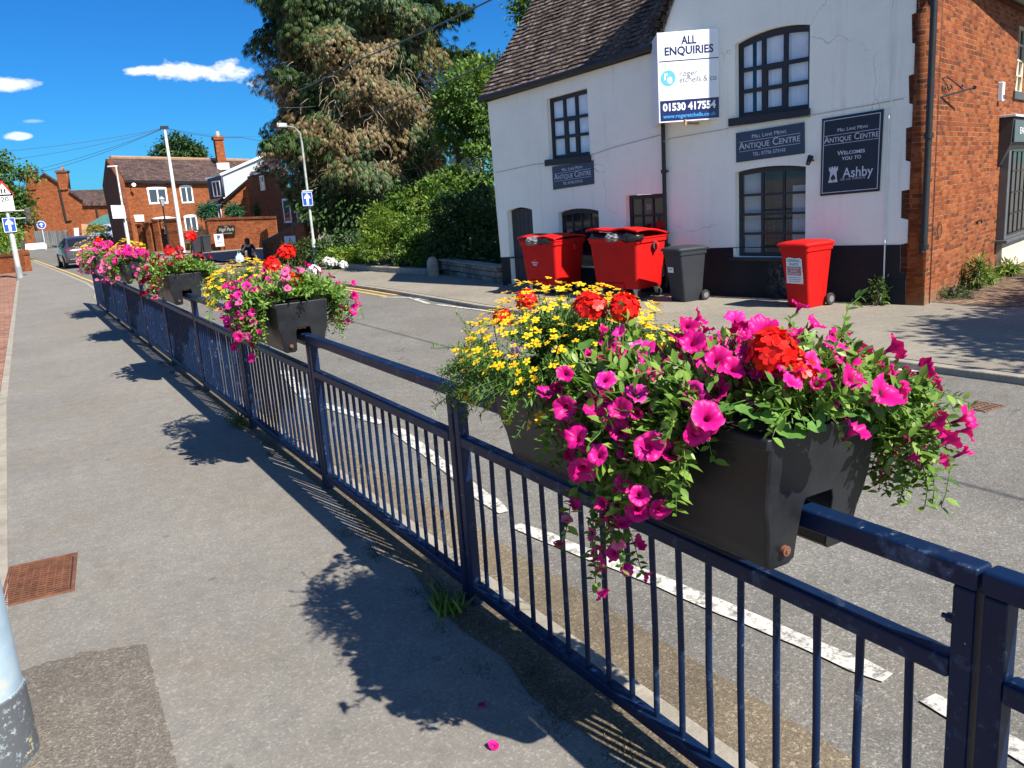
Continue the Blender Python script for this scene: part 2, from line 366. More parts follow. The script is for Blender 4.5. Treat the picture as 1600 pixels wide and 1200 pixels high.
# ---- many small pieces in one mesh (leaves, petals): template copied by numpy
def rotmats(a, n):
    a = a / np.linalg.norm(a, axis=1)[:, None]
    x = np.cross(a, n); L = np.linalg.norm(x, axis=1); bad = L < 1e-4; x[bad] = (1, 0, 0); x /= np.linalg.norm(x, axis=1)[:, None]
    z = np.cross(x, a); return np.stack([x, a, z], 2)
def leaf_mesh(name, tv, tf, pos, rot, scale, mat, parent=None, tint=None, world=False, extra=None, smooth=True, tuv=None):
    tv = np.asarray(tv, 'f'); N = len(pos); k = len(tv)
    sc = np.asarray(scale, 'f'); sc = sc[:, None] if sc.ndim == 1 else sc
    P = np.einsum('nij,nkj->nki', rot, tv[None] * sc[:, None, :]) + pos[:, None, :]
    V = P.reshape(-1, 3); loops = np.concatenate([np.array(f) for f in tf]); lt = np.array([len(f) for f in tf])
    LI = (loops[None] + (np.arange(N) * k)[:, None]).ravel(); LT = np.tile(lt, N)
    tn = np.repeat(tint if tint is not None else rng.random(N), k)
    ev, ef = (extra if extra else (None, None))
    if ev is not None and len(ev):
        base = len(V); V = np.concatenate([V, np.asarray(ev, 'f')]); el = np.concatenate([np.array(f) for f in ef]) + base
        LI = np.concatenate([LI, el]); LT = np.concatenate([LT, [len(f) for f in ef]]); tn = np.concatenate([tn, np.full(len(ev), .45)])
    me = bpy.data.meshes.new(name); me.vertices.add(len(V)); me.vertices.foreach_set('co', V.astype('f').ravel())
    me.loops.add(len(LI)); me.loops.foreach_set('vertex_index', LI.astype('i'))
    me.polygons.add(len(LT)); me.polygons.foreach_set('loop_start', np.concatenate([[0], np.cumsum(LT)[:-1]]).astype('i'))
    if smooth: me.polygons.foreach_set('use_smooth', np.ones(len(LT), bool))
    at_ = me.attributes.new('tint', 'FLOAT', 'POINT'); at_.data.foreach_set('value', tn.astype('f'))
    if tuv is not None:
        u = me.uv_layers.new(name='UVMap'); uvv = np.tile(np.asarray(tuv, 'f')[loops], (N, 1))
        if len(uvv) < len(LI): uvv = np.concatenate([uvv, np.zeros((len(LI) - len(uvv), 2))])
        u.data.foreach_set('uv', uvv.astype('f').ravel())
    me.update(calc_edges=True); me.validate()
    me.materials.append(mat)
    return link(name, me, parent, world)
def unit(a): return a / np.maximum(np.linalg.norm(a, axis=-1, keepdims=True), 1e-9)
def rdir(n): return unit(rng.normal(size=(n, 3)))

# ------------------------------------------------------------------ ground, road, pavements
M_path = asphalt('pavement_asphalt', (.196, .185, .165), .42, .10, (.20, .168, .125))
M_road = asphalt('road_asphalt', (.160, .153, .138), .72, .14, (.18, .16, .13), 190, True)
M_far = asphalt('far_pavement_asphalt', (.235, .212, .172), .4, .12)
M_patch = asphalt('patch_asphalt', (.142, .126, .105), .75, .15, None, 150)
M_gut = asphalt('gutter_dirt', (.165, .135, .095), .8, .25, (.19, .15, .10), 170)
M_white = paintline('white_line', (.58, .56, .50), (.155, .15, .135), .47)
M_yellow = paintline('yellow_line', (.62, .40, .10), (.14, .136, .127), .40)
M_kerb = simple('kerb_stone', (.27, .245, .20), .9, .25, 5, bump=.5)
M_soilg = simple('earth', (.06, .05, .03), .95, .4, 2, bump=.4)
RZ = -.08
def sheet(name, poly, z, mat, kind='structure', label=None, cat=None):
    m = MB(); m.add([(x, y, z) for x, y in poly], [tuple(range(len(poly)))]); o = m.build(name, mat, fix=False); return tag(o, kind=kind)
def slab(name, poly, z0, z1, mat, bevel=0):
    m = MB(); m.prism(poly, z0, z1); return tag(m.build(name, mat, bevel=bevel), kind='structure')
sheet('ground', [(-700, -400), (700, -400), (700, 900), (-700, 900)], -.16, simple('pale_ground', (.22, .20, .16), .95, .3, 1.5))
sheet('road', [(1.5, -14), (9, -14), (9, 20), (26, 36), (60, 60), (60, 140), (-60, 140), (-60, 90), (-2, 60), (1.2, 30)], RZ, M_road)
path_e = [(1.70, -6), (1.70, 24.5), (1.95, 27), (1.98, 31), (1.72, 39), (1.42, 47), (.95, 60), (.4, 75)]
path_w = [(-.40, -6), (-.38, 10.5), (-.12, 24.5), (.10, 36.5), (.28, 46), (.1, 58), (-1.5, 75)]
slab('pavement', path_e + path_w[::-1], -.12, 0, M_path)
kerb = [(x + .004, y) for x, y in path_e]
slab('kerb', kerb + [(x + .13, y) for x, y in kerb[::-1]], -.12, .006, M_kerb, .012)
slab('gutter', [(1.84, -6), (1.84, 24), (2.16, 24), (2.13, 8), (2.2, 2), (2.16, -6)], -.09, RZ + .005, M_gut)
sheet('pavement_patch', [(-.40, 4.0)] + [(-.40 + .635 * i / 24 + random.uniform(-.006, .006), 4.01 - .11 * max(0, i / 24 - .6) / .4 + random.uniform(-.012, .012)) for i in range(1, 24)] + [(.235 - .075 * i / 60 + random.uniform(-.005, .005), 3.9 - 2.3 * i / 60) for i in range(61)] + [(-.40, 1.6)], .004, M_patch)
sheet('dirt_strip', [(1.69, 1), (1.69, 22), (1.63, 22), (1.60, 12), (1.55, 7.5), (1.60, 6.2), (1.58, 5), (1.52, 4.2), (1.55, 3.9), (1.49, 3.5), (1.46, 3.1), (1.50, 2.8), (1.44, 2.5), (1.47, 2.2), (1.53, 1.8), (1.56, 1.4), (1.58, 1)], .004,
      asphalt('fence_dirt', (.125, .10, .068), .9, .3, (.07, .06, .03), 120))
M_pav = brick('red_block_paving', ((.22, .10, .065), (.30, .15, .10), (.36, .21, .15)), (.16, .12, .09), .2, .1, .006, bumpv=.3)
slab('block_paving', [(-.41, -6), (-.39, 10.5), (-.13, 24.5), (.09, 36.5), (.2, 43.5), (-7, 43.5), (-7, -6)], -.12, .004, M_pav)
slab('edging', [(-.405, -6), (-.385, 10.5), (-.125, 24.5), (.095, 36.5), (.175, 36.5), (-.045, 24.5), (-.305, 10.5), (-.325, -6)], -.1, .008, M_kerb)
fk = [(7.72, -8), (7.66, 2.0), (7.62, 3.9), (7.50, 5.6), (7.13, 13.2), (7.22, 18), (7.16, 21.3), (7.30, 23.2), (7.7, 25), (8.3, 28), (8.35, 33), (8.0, 40), (7.4, 50), (7.2, 58), (7.6, 66), (9.2, 78)]
FP = fk + [(30, 90), (60, 60), (60, -8)]
slab('far_pavement', [(x + .13, y) for x, y in fk] + FP[len(fk):], -.12, 0, M_far)
slab('far_kerb', fk + [(x + .126, y) for x, y in fk[::-1]], -.12, -.004, M_kerb, .012)
sheet('red_forecourt', [(7.62, 37), (9.9, 34.2), (11.5, 41), (8.2, 47)], .004, simple('pink_paving', (.30, .17, .14), .9, .2, 3))

def strip(poly): return poly
k = (CAM_H - RZ) / CAM_H
def roadline(name, pts, w, mat):
    """ragged painted band along pts (given at pavement level as measured, dropped to the road)"""
    ps = [Vector((x * k, y * k, 0)) for x, y in pts]; m = MB(); L = []; Rr = []
    dense = []
    for a, b in zip(ps, ps[1:]):
        n = max(2, int((b - a).length / .12)); dense += [a.lerp(b, i / n) for i in range(n)]
    dense.append(ps[-1])
    for i, p in enumerate(dense):
        d = (dense[min(i + 1, len(dense) - 1)] - dense[max(i - 1, 0)]).normalized(); s_ = Vector((-d.y, d.x, 0))
        e = .35 if i in (0, len(dense) - 1) else .5
        L.append(p + s_ * (w * e + random.uniform(-.010, .005))); Rr.append(p - s_ * (w * e + random.uniform(-.010, .005)))
    vs = [(p.x, p.y, RZ + .009) for p in L] + [(p.x, p.y, RZ + .009) for p in Rr]; n = len(dense)
    m.add(vs, [(i, i + 1, n + i + 1, n + i) for i in range(n - 1)])
    return tag(m.build(name, mat, fix=False), kind='structure')
for pts in ([(2.60, 6.5), (2.33, 4.2)], [(2.28, 3.98), (2.46, 2.88), (2.60, 1.76)], [(2.60, 1.6), (2.56, 1.15), (2.5, .3)], [(2.62, 10.0), (2.36, 8.25)], [(2.36, 8.1), (2.58, 6.75)]):
    roadline('road_marking', pts, .115, M_white)
for pts in ([(6.48, 16.35), (6.84, 15.6), (6.62, 14.25)], [(6.66, 14.0), (6.80, 12.5), (6.9, 9)], [(7.05, 6.4), (7.2, 4.58)], [(7.33, 4.1), (7.40, 2.6)]):
    roadline('road_marking', pts, .10, M_white)
roadline('road_marking', [(6.85, 15.55), (6.9, 14.7)], .1, M_white)
roadline('arrow_marking', [(9.12, 5.02), (9.7, 4.72)], .24, M_white)
for dx in (0, .24):
    roadline('yellow_line', [(1.98 + dx, 26), (2.02 + dx, 31), (1.80 + dx, 38), (1.5 + dx, 46), (1.05 + dx, 58), (.6 + dx, 70)], .10, M_yellow)
    roadline('yellow_line', [(6.86 - dx, 16.3), (6.84 - dx, 18.5), (6.72 - dx, 21.5), (7.0 - dx, 25), (7.3 - dx, 30), (7.0 - dx, 40)], .09, M_yellow)

# drain cover in the pavement, gratings in the road
M_rust = simple('rusty_iron', (.16, .065, .035), .8, .45, 14, metal=.2, bump=.4)
M_rustd = simple('dark_rust', (.055, .025, .018), .9, .4, 14)
a, b, c_, d = Vector((-.325, 5.36, 0)), Vector((-.005, 5.33, 0)), Vector((.015, 4.82, 0)), Vector((-.305, 4.77, 0))
t = thing('drain_cover', 'rusty rectangular drain cover with a raised grid set in the pavement', 'drain cover', (-.155, 5.07, 0))
mm = MB(); X_ = (b - a).normalized(); Y_ = Vector((-X_.y, X_.x, 0)); Mc = frame(Vector((-.155, 5.07, 0)), X_, Y_, Vector((0, 0, 1)))
mm.prism([(-.165, -.24), (-.135, -.275), (.135, -.275), (.165, -.24), (.165, .24), (.135, .275), (-.135, .275), (-.165, .24)], -.02, .0015, Mc); mm.build('plate', simple('drain_dark', (.022, .012, .012), .95, .3, 14), t, True, bevel=.002)
mm = MB()
for i in range(9):
    x = -.15 + .30 * i / 8; mm.bb((x - .0035, -.262, .0055), (x + .0035, .262, .0135))
for i in range(17):
    y = -.256 + .512 * i / 16; mm.bb((-.152, y - .0045, .005), (.152, y + .0045, .0115))
mm.v = [tuple(Mc @ Vector(v)) for v in mm.v]; mm.build('grid', M_rust, t, True)
mm = MB()
for q in ((-.178, -.288, -.160, .288), (.160, -.288, .178, .288), (-.160, -.288, .160, -.270), (-.160, .270, .160, .288)): mm.bb((q[0], q[1], -.02), (q[2], q[3], .009))
mm.v = [tuple(Mc @ Vector(v)) for v in mm.v]; mm.build('frame', M_rust, t, True, bevel=.003)
for (x, y, lab) in ((6.72, 3.78, 'small rusty road grating left on its own near the far kerb at right'), (5.4, 4.6, 'rusty road grating half hidden behind the trailing pink flowers')):
    mm = MB()
    for i in range(6):
        for j in range(2): mm.bb((x - .144 + .048 * i, y - .10 + .11 * j, RZ), (x - .114 + .048 * i, y - .01 + .11 * j, RZ + .012))
    mm.bb((x - .16, y - .12, RZ - .02), (x + .15, y + .12, RZ + .004))
    tag(mm.build('road_grating', simple('dusty_iron', (.15, .09, .06), .85, .4, 14)), lab, 'grating')

# ------------------------------------------------------------------ guardrail panels
FX = 1.635; NV = navy()
posts = [-1.25, .89, 3.32, 5.44, 7.5, 9.55, 11.65, 13.75, 15.85, 17.95, 20.05, 22.2]
plabels = ['navy guardrail panel cut off by the right edge, bolted on past the split post', 'navy guardrail panel carrying the front of the nearest black planter',
  'navy guardrail panel with a bare top rail between the two nearest planters', 'navy guardrail panel under the planter with white blossom', 'navy guardrail panel behind the planter with white blossom',
  'navy guardrail panel under the planter with dark red petunias', 'navy guardrail panel behind the dark red petunias', 'navy guardrail panel under the solid magenta flower planter',
  'navy guardrail panel behind the solid magenta flower planter', 'navy guardrail panel under the farthest flower planter', 'last navy guardrail panel at the far end of the fence']
bar_me = None
for i in range(11):
    y0, y1 = posts[i] + .033, posts[i + 1] - .033
    t = thing('guardrail_panel', plabels[i], 'guardrail', (FX, (y0 + y1) / 2, 0), 0, 'guardrail panels along the kerb'); 
    lean = random.uniform(-.006, .006)
    for y in (y0, y1):
        mm = MB(); mm.bb((FX - .025, y - .025, -.1), (FX + .025, y + .025, 1.024 if 1 else 0)); mm.build('post', NV, t, True, bevel=.006)
    for nm, z, hw, hh in (('top_rail', 1.052, .03, .027), ('middle_rail', .822, .027, .026), ('bottom_rail', .095, .027, .026)):
        mm = MB()
        if nm == 'top_rail': mm.bb((FX - hw, y0 - .03, z - hh), (FX + hw, y1 + .03, z + hh))
        else: mm.bb((FX - hw + (0 if 1 else 0), y0 + .0255, z - hh), (FX + hw, y1 - .0255, z + hh))
        mm.build(nm, NV, t, True, bevel=.009, seg=3)
    n = 17
    for j in range(n):
        y = y0 + (y1 - y0) * (j + 1) / (n + 1)
        dx = random.uniform(-.002, .002)
        mm = MB(); mm.tube([(FX + dx, y, .122), (FX + dx + random.uniform(-.004, .004), y + random.uniform(-.004, .004), .45), (FX + dx, y, .795)], .0105, 8); mm.build('bar', NV, t, True, smooth=50)
    if i in (1, 2, 3):
        for z in (.93, .3):
            mm = MB(); mm.cyl((FX, y0 + .02, z), (FX, y0 + .046, z), .012, n=6); mm.cyl((FX, y0 + .046, z), (FX, y0 + .058, z), .006, n=8); mm.build('bolt', simple('bolt_steel', (.05, .055, .08), .45, .3, 20, .6), t, True)

# ------------------------------------------------------------------ planters straddling the rail
def planter_mat():
    t = NT('black_plastic'); co = t.n("ShaderNodeTexCoord").outputs['Object']
    f = t.noise(5, 6, .7, co); sc = t.noise(30, 8, .8, co)
    c = t.ramp(f, ((.35, (.007, .008, .011)), (.65, (.016, .018, .022))))
    c = t.mix(t.ramp(sc, ((.62, G3(0)), (.74, G3(.35)))), c, (.11, .105, .09))
    t.l(c, t.b.inputs['Base Color']); t.l(t.ramp(f, ((.3, G3(.32)), (.7, G3(.52)))), t.b.inputs['Roughness']); t.b.inputs['Specular IOR Level'].default_value = .42
    t.bump(t.noise(60, 4, .6, co), .12, .004); return t.m
M_pl = planter_mat(); M_soil = simple('potting_soil', (.025, .017, .011), .95, .5, 20, bump=.8)
PX = 1.64; PZ = .938
def planter(y0, L, label):
    t = thing('planter', label, 'planter', (PX, y0 + L / 2, PZ), 0, 'black planters straddling the guardrail')
    if y0 > 3: t.matrix_basis = Matrix.Translation((PX - .02, y0 + L / 2, PZ + .022)) @ Matrix.Diagonal((.88, 1, .93, 1))
    h = .365
    half = [(0, h), (.206, h), (.209, h - .028), (.199, h - .032), (.196, .2), (.186, .15), (.172, .105), (.166, .06), (.160, .02), (.142, 0), (.075, 0), (.062, .014), (.058, .150), (.05, .178), (0, .178)]
    prof = half + [(-x, z) for x, z in half[-2:0:-1]]
    def ring(yy, ins):
        out = []
        for x, z in prof:
            x2 = x * (1 - ins * .5) ; z2 = z
            yk = yy * (1 - .075 * (1 - z / h) ** 1.4)
            out.append(Vector((x2, yk, z2)))
        return out
    q = L / 2
    rings = [ring(-q, .07), ring(-q + .004, .025), ring(-q + .016, 0)] + [ring(-q + .016 + (L - .032) * i / 6, 0) for i in range(1, 6)] + [ring(q - .016, 0), ring(q - .004, .025), ring(q, .07)]
    m = MB(); m.loft(rings); m.build('trough', M_pl, t, bevel=.004, smooth=35)
    m = MB(); n = 14; vs = []; 
    for i in range(n):
        for j in range(5): vs.append((-.175 + .35 * j / 4, -q + .05 + (L - .1) * i / (n - 1), h + .005 + random.uniform(0, .006)))
    m.add([(x_, y_, z_ - .003) for x_, y_, z_ in vs], [(i * 5 + j, i * 5 + j + 1, i * 5 + j + 6, i * 5 + j + 5) for i in range(n - 1) for j in range(4)]); m.build('soil', M_soil, t, fix=False)
    yb = -q * (1 - .075 * (.86 ** 1.4))
    for sx, mt in ((-.105, M_rust), (.105, simple('zinc', (.45, .45, .43), .4, .2, 20, .7))):
        m = MB(); m.cyl((sx, yb - .012, .05), (sx, yb + .02, .05), .0135, n=14); m.cyl((sx, yb - .015, .05), (sx, yb - .009, .05), .006, n=8); m.build('bolt', mt, t)
    m = MB()
    for sx in (-.022, .018): m.tube([(sx - .018, yb + .03, .168), (sx, yb + .028, .178), (sx + .015, yb + .03, .165)], .011, 8)
    m.build('wedge', simple('clay_wedge', (.42, .2, .1), .8, .2, 30), t, smooth=60)
    return t
PL = [(1.30, 1.32, 'nearest and largest black planter with black side facing the pavement'), (5.50, 1.3, 'second black planter with white blossom on its road side'), (9.75, 1.3, 'third black planter with dark red petunias'),
      (14.0, 1.3, 'fourth black planter almost buried in magenta flowers'), (18.3, 1.3, 'farthest black planter at the end of the row')]
for p in PL: planter(*p)

# ------------------------------------------------------------------ flowers and foliage templates
LEAF_V = [(0, 0, 0), (.19, .3, .05), (.2, .6, .03), (0, 1, -.10), (-.2, .6, .03), (-.19, .3, .05), (0, .35, -.02), (0, .68, -.03)]   # ovate, folded along the midrib
LEAF_F = [(0, 1, 6), (1, 2, 7, 6), (2, 3, 7), (0, 6, 5), (6, 7, 4, 5), (7, 3, 4)]
QUAD_V = [(-.5, 0, 0), (.5, 0, 0), (.32, 1, -.1), (-.32, 1, -.1)]; QUAD_F = [(0, 1, 2, 3)]
DIA_V = [(0, 0, 0), (.3, .45, .05), (0, 1, -.08), (-.3, .45, .05)]; DIA_F = [(0, 1, 2), (0, 2, 3)]
M_pet = leafmat('petunia_leaf', ((.045, .105, .014), (.10, .21, .03), (.17, .30, .05), (.25, .37, .075)), .32, .45)
M_fern = leafmat('feathery_leaf', ((.03, .085, .012), (.075, .17, .025), (.15, .25, .05)), .3, .5)
M_gerl = leafmat('geranium_leaf', ((.045, .13, .022), (.09, .22, .04), (.14, .28, .06)), .25, .5)
M_stem = M_pet
def petal_mat(nm, cols, throat): return leafmat(nm, cols, .28, .45, (.10, .34, throat), .25)
M_mag = petal_mat('magenta_petal', ((.46, .004, .14), (.60, .007, .21), (.70, .016, .29), (.74, .05, .36)), (.20, .003, .08))
M_pink = petal_mat('pink_petal', ((.56, .04, .19), (.68, .10, .30), (.72, .22, .40)), (.30, .02, .12))
M_dred = petal_mat('dark_red_petal', ((.13, .004, .010), (.24, .006, .02)), (.05, .002, .006))
M_viol = petal_mat('violet_petal', ((.42, .12, .50), (.55, .25, .62)), (.25, .05, .3))
M_red = leafmat('scarlet_petal', ((.55, .006, .005), (.72, .010, .006), (.82, .022, .008)), .22, .45)
M_wht = leafmat('white_petal', ((.70, .68, .70), (.82, .80, .82)), .25, .5)
M_ora = leafmat('orange_petal', ((.78, .13, .01), (.85, .22, .015)), .25, .5)
M_yel = leafmat('yellow_petal', ((.72, .43, .003), (.82, .56, .006), (.86, .65, .02)), .2, .45)
M_yc = simple('yellow_disc', (.55, .25, .01), .8, .3, 200)

def petunia_mesh(nm, mat, seed, rad=.033, half=False):
    r_ = random.Random(seed); curl = r_.uniform(-.9, 1.0); tip = r_.uniform(-1, 1.2); ca = r_.random() * 6; sx_ = r_.uniform(.85, 1.08); sy_ = r_.uniform(.85, 1.08); openr = .5 if half else 1; openz = 1.25 if half else 1
    n = 30; rings = [(.003, -.040), (.0045, -.022), (.009, -.009), (.018, -.001), (.027, .0035), (.033, .003)]
    vs, fs, uv = [], [], []; ph = r_.random() * 6; droop = [r_.uniform(-.006, .005) for _ in range(5)]
    for k, (r, z) in enumerate(rings):
        w = (k / (len(rings) - 1)) ** 2
        for i in range(n):
            th = 2 * PI * i / n; lob = abs(math.cos(2.5 * th + ph)) ; rr = r * (1 - .17 * w * (1 - lob ** .55)) * rad / .033
            zz = z + w * (.0035 * math.sin(10 * th + ph * 2) + .0028 * math.sin(17 * th + ph) + droop[int(((th + ph / 2.5) % (2 * PI)) / (2 * PI) * 5) % 5] * .7 - .004 * (1 - lob) + r_.uniform(-.001, .001))
            zz = zz * openz - w * curl * .010 * math.cos(2 * (th - ca)) - w * tip * .006 * math.cos(th - ca); rr *= openr if k > 1 else 1
            vs.append((rr * math.cos(th) * sx_, rr * math.sin(th) * sy_, zz * rad / .033)); uv.append((i / n, k / (len(rings) - 1)))
    fs = [(k * n + i, k * n + (i + 1) % n, (k + 1) * n + (i + 1) % n, (k + 1) * n + i) for k in range(len(rings) - 1) for i in range(n)]
    me = bpy.data.meshes.new(nm); me.from_pydata(vs, [], fs); me.materials.append(mat)
    u = me.uv_layers.new(name='UVMap'); li = [v for f in fs for v in f]; u.data.foreach_set('uv', np.array([uv[i] for i in li], 'f').ravel())
    a = me.attributes.new('tint', 'FLOAT', 'POINT'); tv = r_.random(); a.data.foreach_set('value', np.clip(tv + rng.normal(0, .06, len(vs)), 0, 1).astype('f'))
    me.polygons.foreach_set('use_smooth', np.ones(len(fs), bool)); return me
def floret(cx, ax, up, r, npet, r_, wid=.55, cup=.25, notch=False):
    """small flower of npet petals round ax; returns verts, faces"""
    ax = ax.normalized(); a = ax.cross(up); a = ax.orthogonal() if a.length < .01 else a; a.normalize(); b = ax.cross(a); vs = []; fs = []
    p0 = r_.random() * 6
    for i in range(npet):
        th = p0 + 2 * PI * i / npet + r_.uniform(-.1, .1); d = a * math.cos(th) + b * math.sin(th); s_ = ax.cross(d); q = r * r_.uniform(.88, 1.1); c = cup + r_.uniform(-.15, .15); k = len(vs)
        vs += [cx, cx + d * q * .55 + s_ * q * wid * .5 + ax * q * c * .5, cx + d * q + s_ * q * wid * .33 + ax * q * c * .55, cx + d * q * (.96 if notch else 1.06) + ax * q * c * .7, cx + d * q - s_ * q * wid * .33 + ax * q * c * .55, cx + d * q * .55 - s_ * q * wid * .5 + ax * q * c * .5]
        fs += [(k, k + 1, k + 2, k + 3), (k, k + 3, k + 4, k + 5)]
    return vs, fs
def pymesh(nm, vs, fs, mats, mi=None, seed=0, per=6, smooth=True):
    me = bpy.data.meshes.new(nm); me.from_pydata([tuple(v) for v in vs], [], fs)
    for m in mats: me.materials.append(m)
    if mi: me.polygons.foreach_set('material_index', mi)
    a = me.attributes.new('tint', 'FLOAT', 'POINT'); tn = np.random.default_rng(seed).random(len(vs) // per + 1); a.data.foreach_set('value', np.repeat(tn, per)[:len(vs)].astype('f'))
    if smooth: me.polygons.foreach_set('use_smooth', np.ones(len(fs), bool))
    return me
def yellow_mesh(seed, mat=None, r=.0165):
    r_ = random.Random(seed); vs, fs = floret(Vector((0, 0, 0)), Vector((0, 0, 1)), Vector((1, 0, 0)), r, 5, r_, .62, .12, True); n = len(fs)
    k = len(vs)
    for i in range(8): vs.append(Vector((.005 * math.cos(i * PI / 4), .005 * math.sin(i * PI / 4), .002)))
    vs.append(Vector((0, 0, .006))); fs += [(k + i, k + (i + 1) % 8, k + 8) for i in range(8)]
    return pymesh('yellow_flower', vs, fs, [mat or M_yel, M_yc], [0] * n + [1] * 8, seed)
def geranium_mesh(nm, mat, seed, R_=.052, nfl=34, fr=.021):
    r_ = random.Random(seed); vs, fs = [], []
    for i in range(nfl):
        z = 1 - 1.45 * (i + .5) / nfl; th = i * 2.39996 + r_.uniform(-.3, .3); s_ = math.sqrt(max(0, 1 - z * z)); d = Vector((s_ * math.cos(th), s_ * math.sin(th), z))
        v, f = floret(d * R_ * r_.uniform(.78, 1.02) * (.82 if z < 0 else 1) , (d + Vector((r_.uniform(-.35, .35), r_.uniform(-.35, .35), r_.uniform(-.1, .4)))), Vector((0, 0, 1)), fr * r_.uniform(.9, 1.15), 5, r_, .85, .22)
        k = len(vs); vs += v; fs += [tuple(q + k for q in g) for g in f]
    return pymesh(nm, vs, fs, [mat], None, seed)
PETM = [petunia_mesh('petunia', M_mag, i, .034) for i in range(11)] + [petunia_mesh('petunia', M_mag, 80 + i, .034, True) for i in range(3)]
PINKM = [petunia_mesh('petunia', M_pink, 20 + i, .030) for i in range(4)]
DREDM = [petunia_mesh('petunia', M_dred, 40 + i, .029) for i in range(3)]
VIOM = [petunia_mesh('violet_flower', M_viol, 60 + i, .018) for i in range(2)]
YELM = [yellow_mesh(i) for i in range(5)]; ORAM = [yellow_mesh(30 + i, M_ora, .02) for i in range(2)]
REDM = [geranium_mesh('geranium_head', M_red, i) for i in range(3)]; DRM = [geranium_mesh('geranium_head', leafmat('deep_red_petal', ((.25, .006, .012), (.4, .01, .02)), .2), 9, .045, 26, .018)]
WHTM = [geranium_mesh('white_head', M_wht, 5, .042, 26, .014)]
def put_flower(name, me, pos, axis, parent, scale=1.0, spin=None):
    o = bpy.data.objects.new(name, me); COL.objects.link(o); o.parent = parent
    q = Vector(axis).to_track_quat('Z', 'Y').to_matrix().to_4x4() @ Matrix.Rotation(random.random() * 6.28 if spin is None else spin, 4, 'Z')
    loc = wmat(parent).inverted() @ Vector(pos); q = wmat(parent).to_3x3().inverted().to_4x4() @ q
    o.matrix_basis = Matrix.Translation(loc) @ q @ Matrix.Scale(scale, 4); return o
SUNV = np.array(sd)
def stem_tube(pts, r0, r1, n=4):
    mb = MB(); mb.tube(pts, [r0 + (r1 - r0) * i / (len(pts) - 1) for i in range(len(pts))], n); return mb.v, mb.f
class Grow:
    def __init__(s): s.pos = []; s.ax = []; s.up = []; s.sc = []; s.tips = []; s.ev = []; s.ef = []
    def stem(s, p, d, L, grav, leaf=.034, step=.012, wig=.3, box=None, dens=1.0, every=1):
        p = np.array(p, float); d = unit(np.array(d, float)); n = max(4, int(L / step)); pts = [p.copy()]; ph = random.random() * 6
        for i in range(n):
            d = unit(d + np.array([0, 0, -grav]) * step * 6 + rng.normal(0, wig * .25, 3)); p = p + d * step
            if box is not None:      # keep off the trough
                y0, y1 = box
                if y0 < p[1] < y1 and abs(p[0] - PX) < .222 and p[2] < 1.325:
                    p[0] = PX + math.copysign(.225 + random.random() * .02, p[0] - PX)
            pts.append(p.copy())
            if i % every == 0 and i > 1 and random.random() < dens:
                for q in range(random.choice((1, 1, 2))):
                    ph += 2.3; o = d.copy(); side = unit(np.cross(d, [math.cos(ph), math.sin(ph), .3])); a = unit(side * .9 + d * .45 + np.array([0, 0, .25]) + rng.normal(0, .2, 3))
                    s.pos.append(p.copy()); s.ax.append(a); s.up.append(unit(np.array([0, 0, 1.]) + rng.normal(0, .45, 3) + .4 * SUNV)); s.sc.append(leaf * random.uniform(.5, 1.45) * (1 - .35 * i / n))
        if len(pts) > 3:
            v, f = stem_tube(pts[::3] + [pts[-1]], .0024, .0012); k = len(s.ev); s.ev += v; s.ef += [tuple(q + k for q in g) for g in f]
        s.tips.append((pts[-1], d, pts)); return pts
    def build(s, name, mat, parent, tv=LEAF_V, tf=LEAF_F, wide=1.0):
        sc = np.array(s.sc); sc3 = np.stack([sc * wide, sc, sc], 1)
        return leaf_mesh(name, tv, tf, np.array(s.pos), rotmats(np.array(s.ax), np.array(s.up)), sc3, mat, parent, None, True, (s.ev, s.ef))
def petunia_plant(label, x, y, group, side=0, n=60, spread=(.3, .5), length=(.2, .5), meshes=PETM, trail=1.0, nf=30, flower='petunia', box=None, top=1.0, sc=1.0, yl=.25, leaf=.041, cat='petunia', fl_sel=None, minz=.5):
    t = thing('petunia_plant', label, cat, (x, y, 1.33), 0, group); g = Grow()
    for i in range(n):
        yy = y + random.uniform(-yl, yl); xx = x + random.uniform(-.12, .12); u = random.random()
        if u < top:
            d = (random.uniform(-.9, .9) + side * .25, random.uniform(-.9, .9), random.uniform(.8, 1.6)); L = random.uniform(.10, .225); gr = 1.4
        else:
            d = (side * random.uniform(.5, 1.2) + random.uniform(-.2, .2), random.uniform(-.6, .6), random.uniform(.25, .9)); L = random.uniform(*length); gr = random.uniform(1.4, 3.0) * trail
        g.stem((xx, yy, 1.325), d, L, gr, leaf, box=box, wig=.3 if u < top else .55)
    g.build('foliage', M_pet, t, wide=1.15)
    tips = [tp for tp in g.tips]; random.shuffle(tips); used = []
    for (p, d, pts) in tips:
        if len(used) >= nf: break
        cand = [p] if random.random() < .65 else [pts[int(len(pts) * random.uniform(.5, .9))]]
        for q in cand:
            if any(np.linalg.norm(q - w) < .032 for w in used): continue
            ax = unit(d * .5 + np.array([0, 0, .45]) + SUNV * .55 + np.array([side * .5, -.3, 0]) + rng.normal(0, .30, 3)); used.append(q)
            put_flower(flower, random.choice(meshes), q + ax * .034 + np.array([side * .02, 0, .006]), ax, t, sc * random.uniform(.70, 1.16))
    return t, g
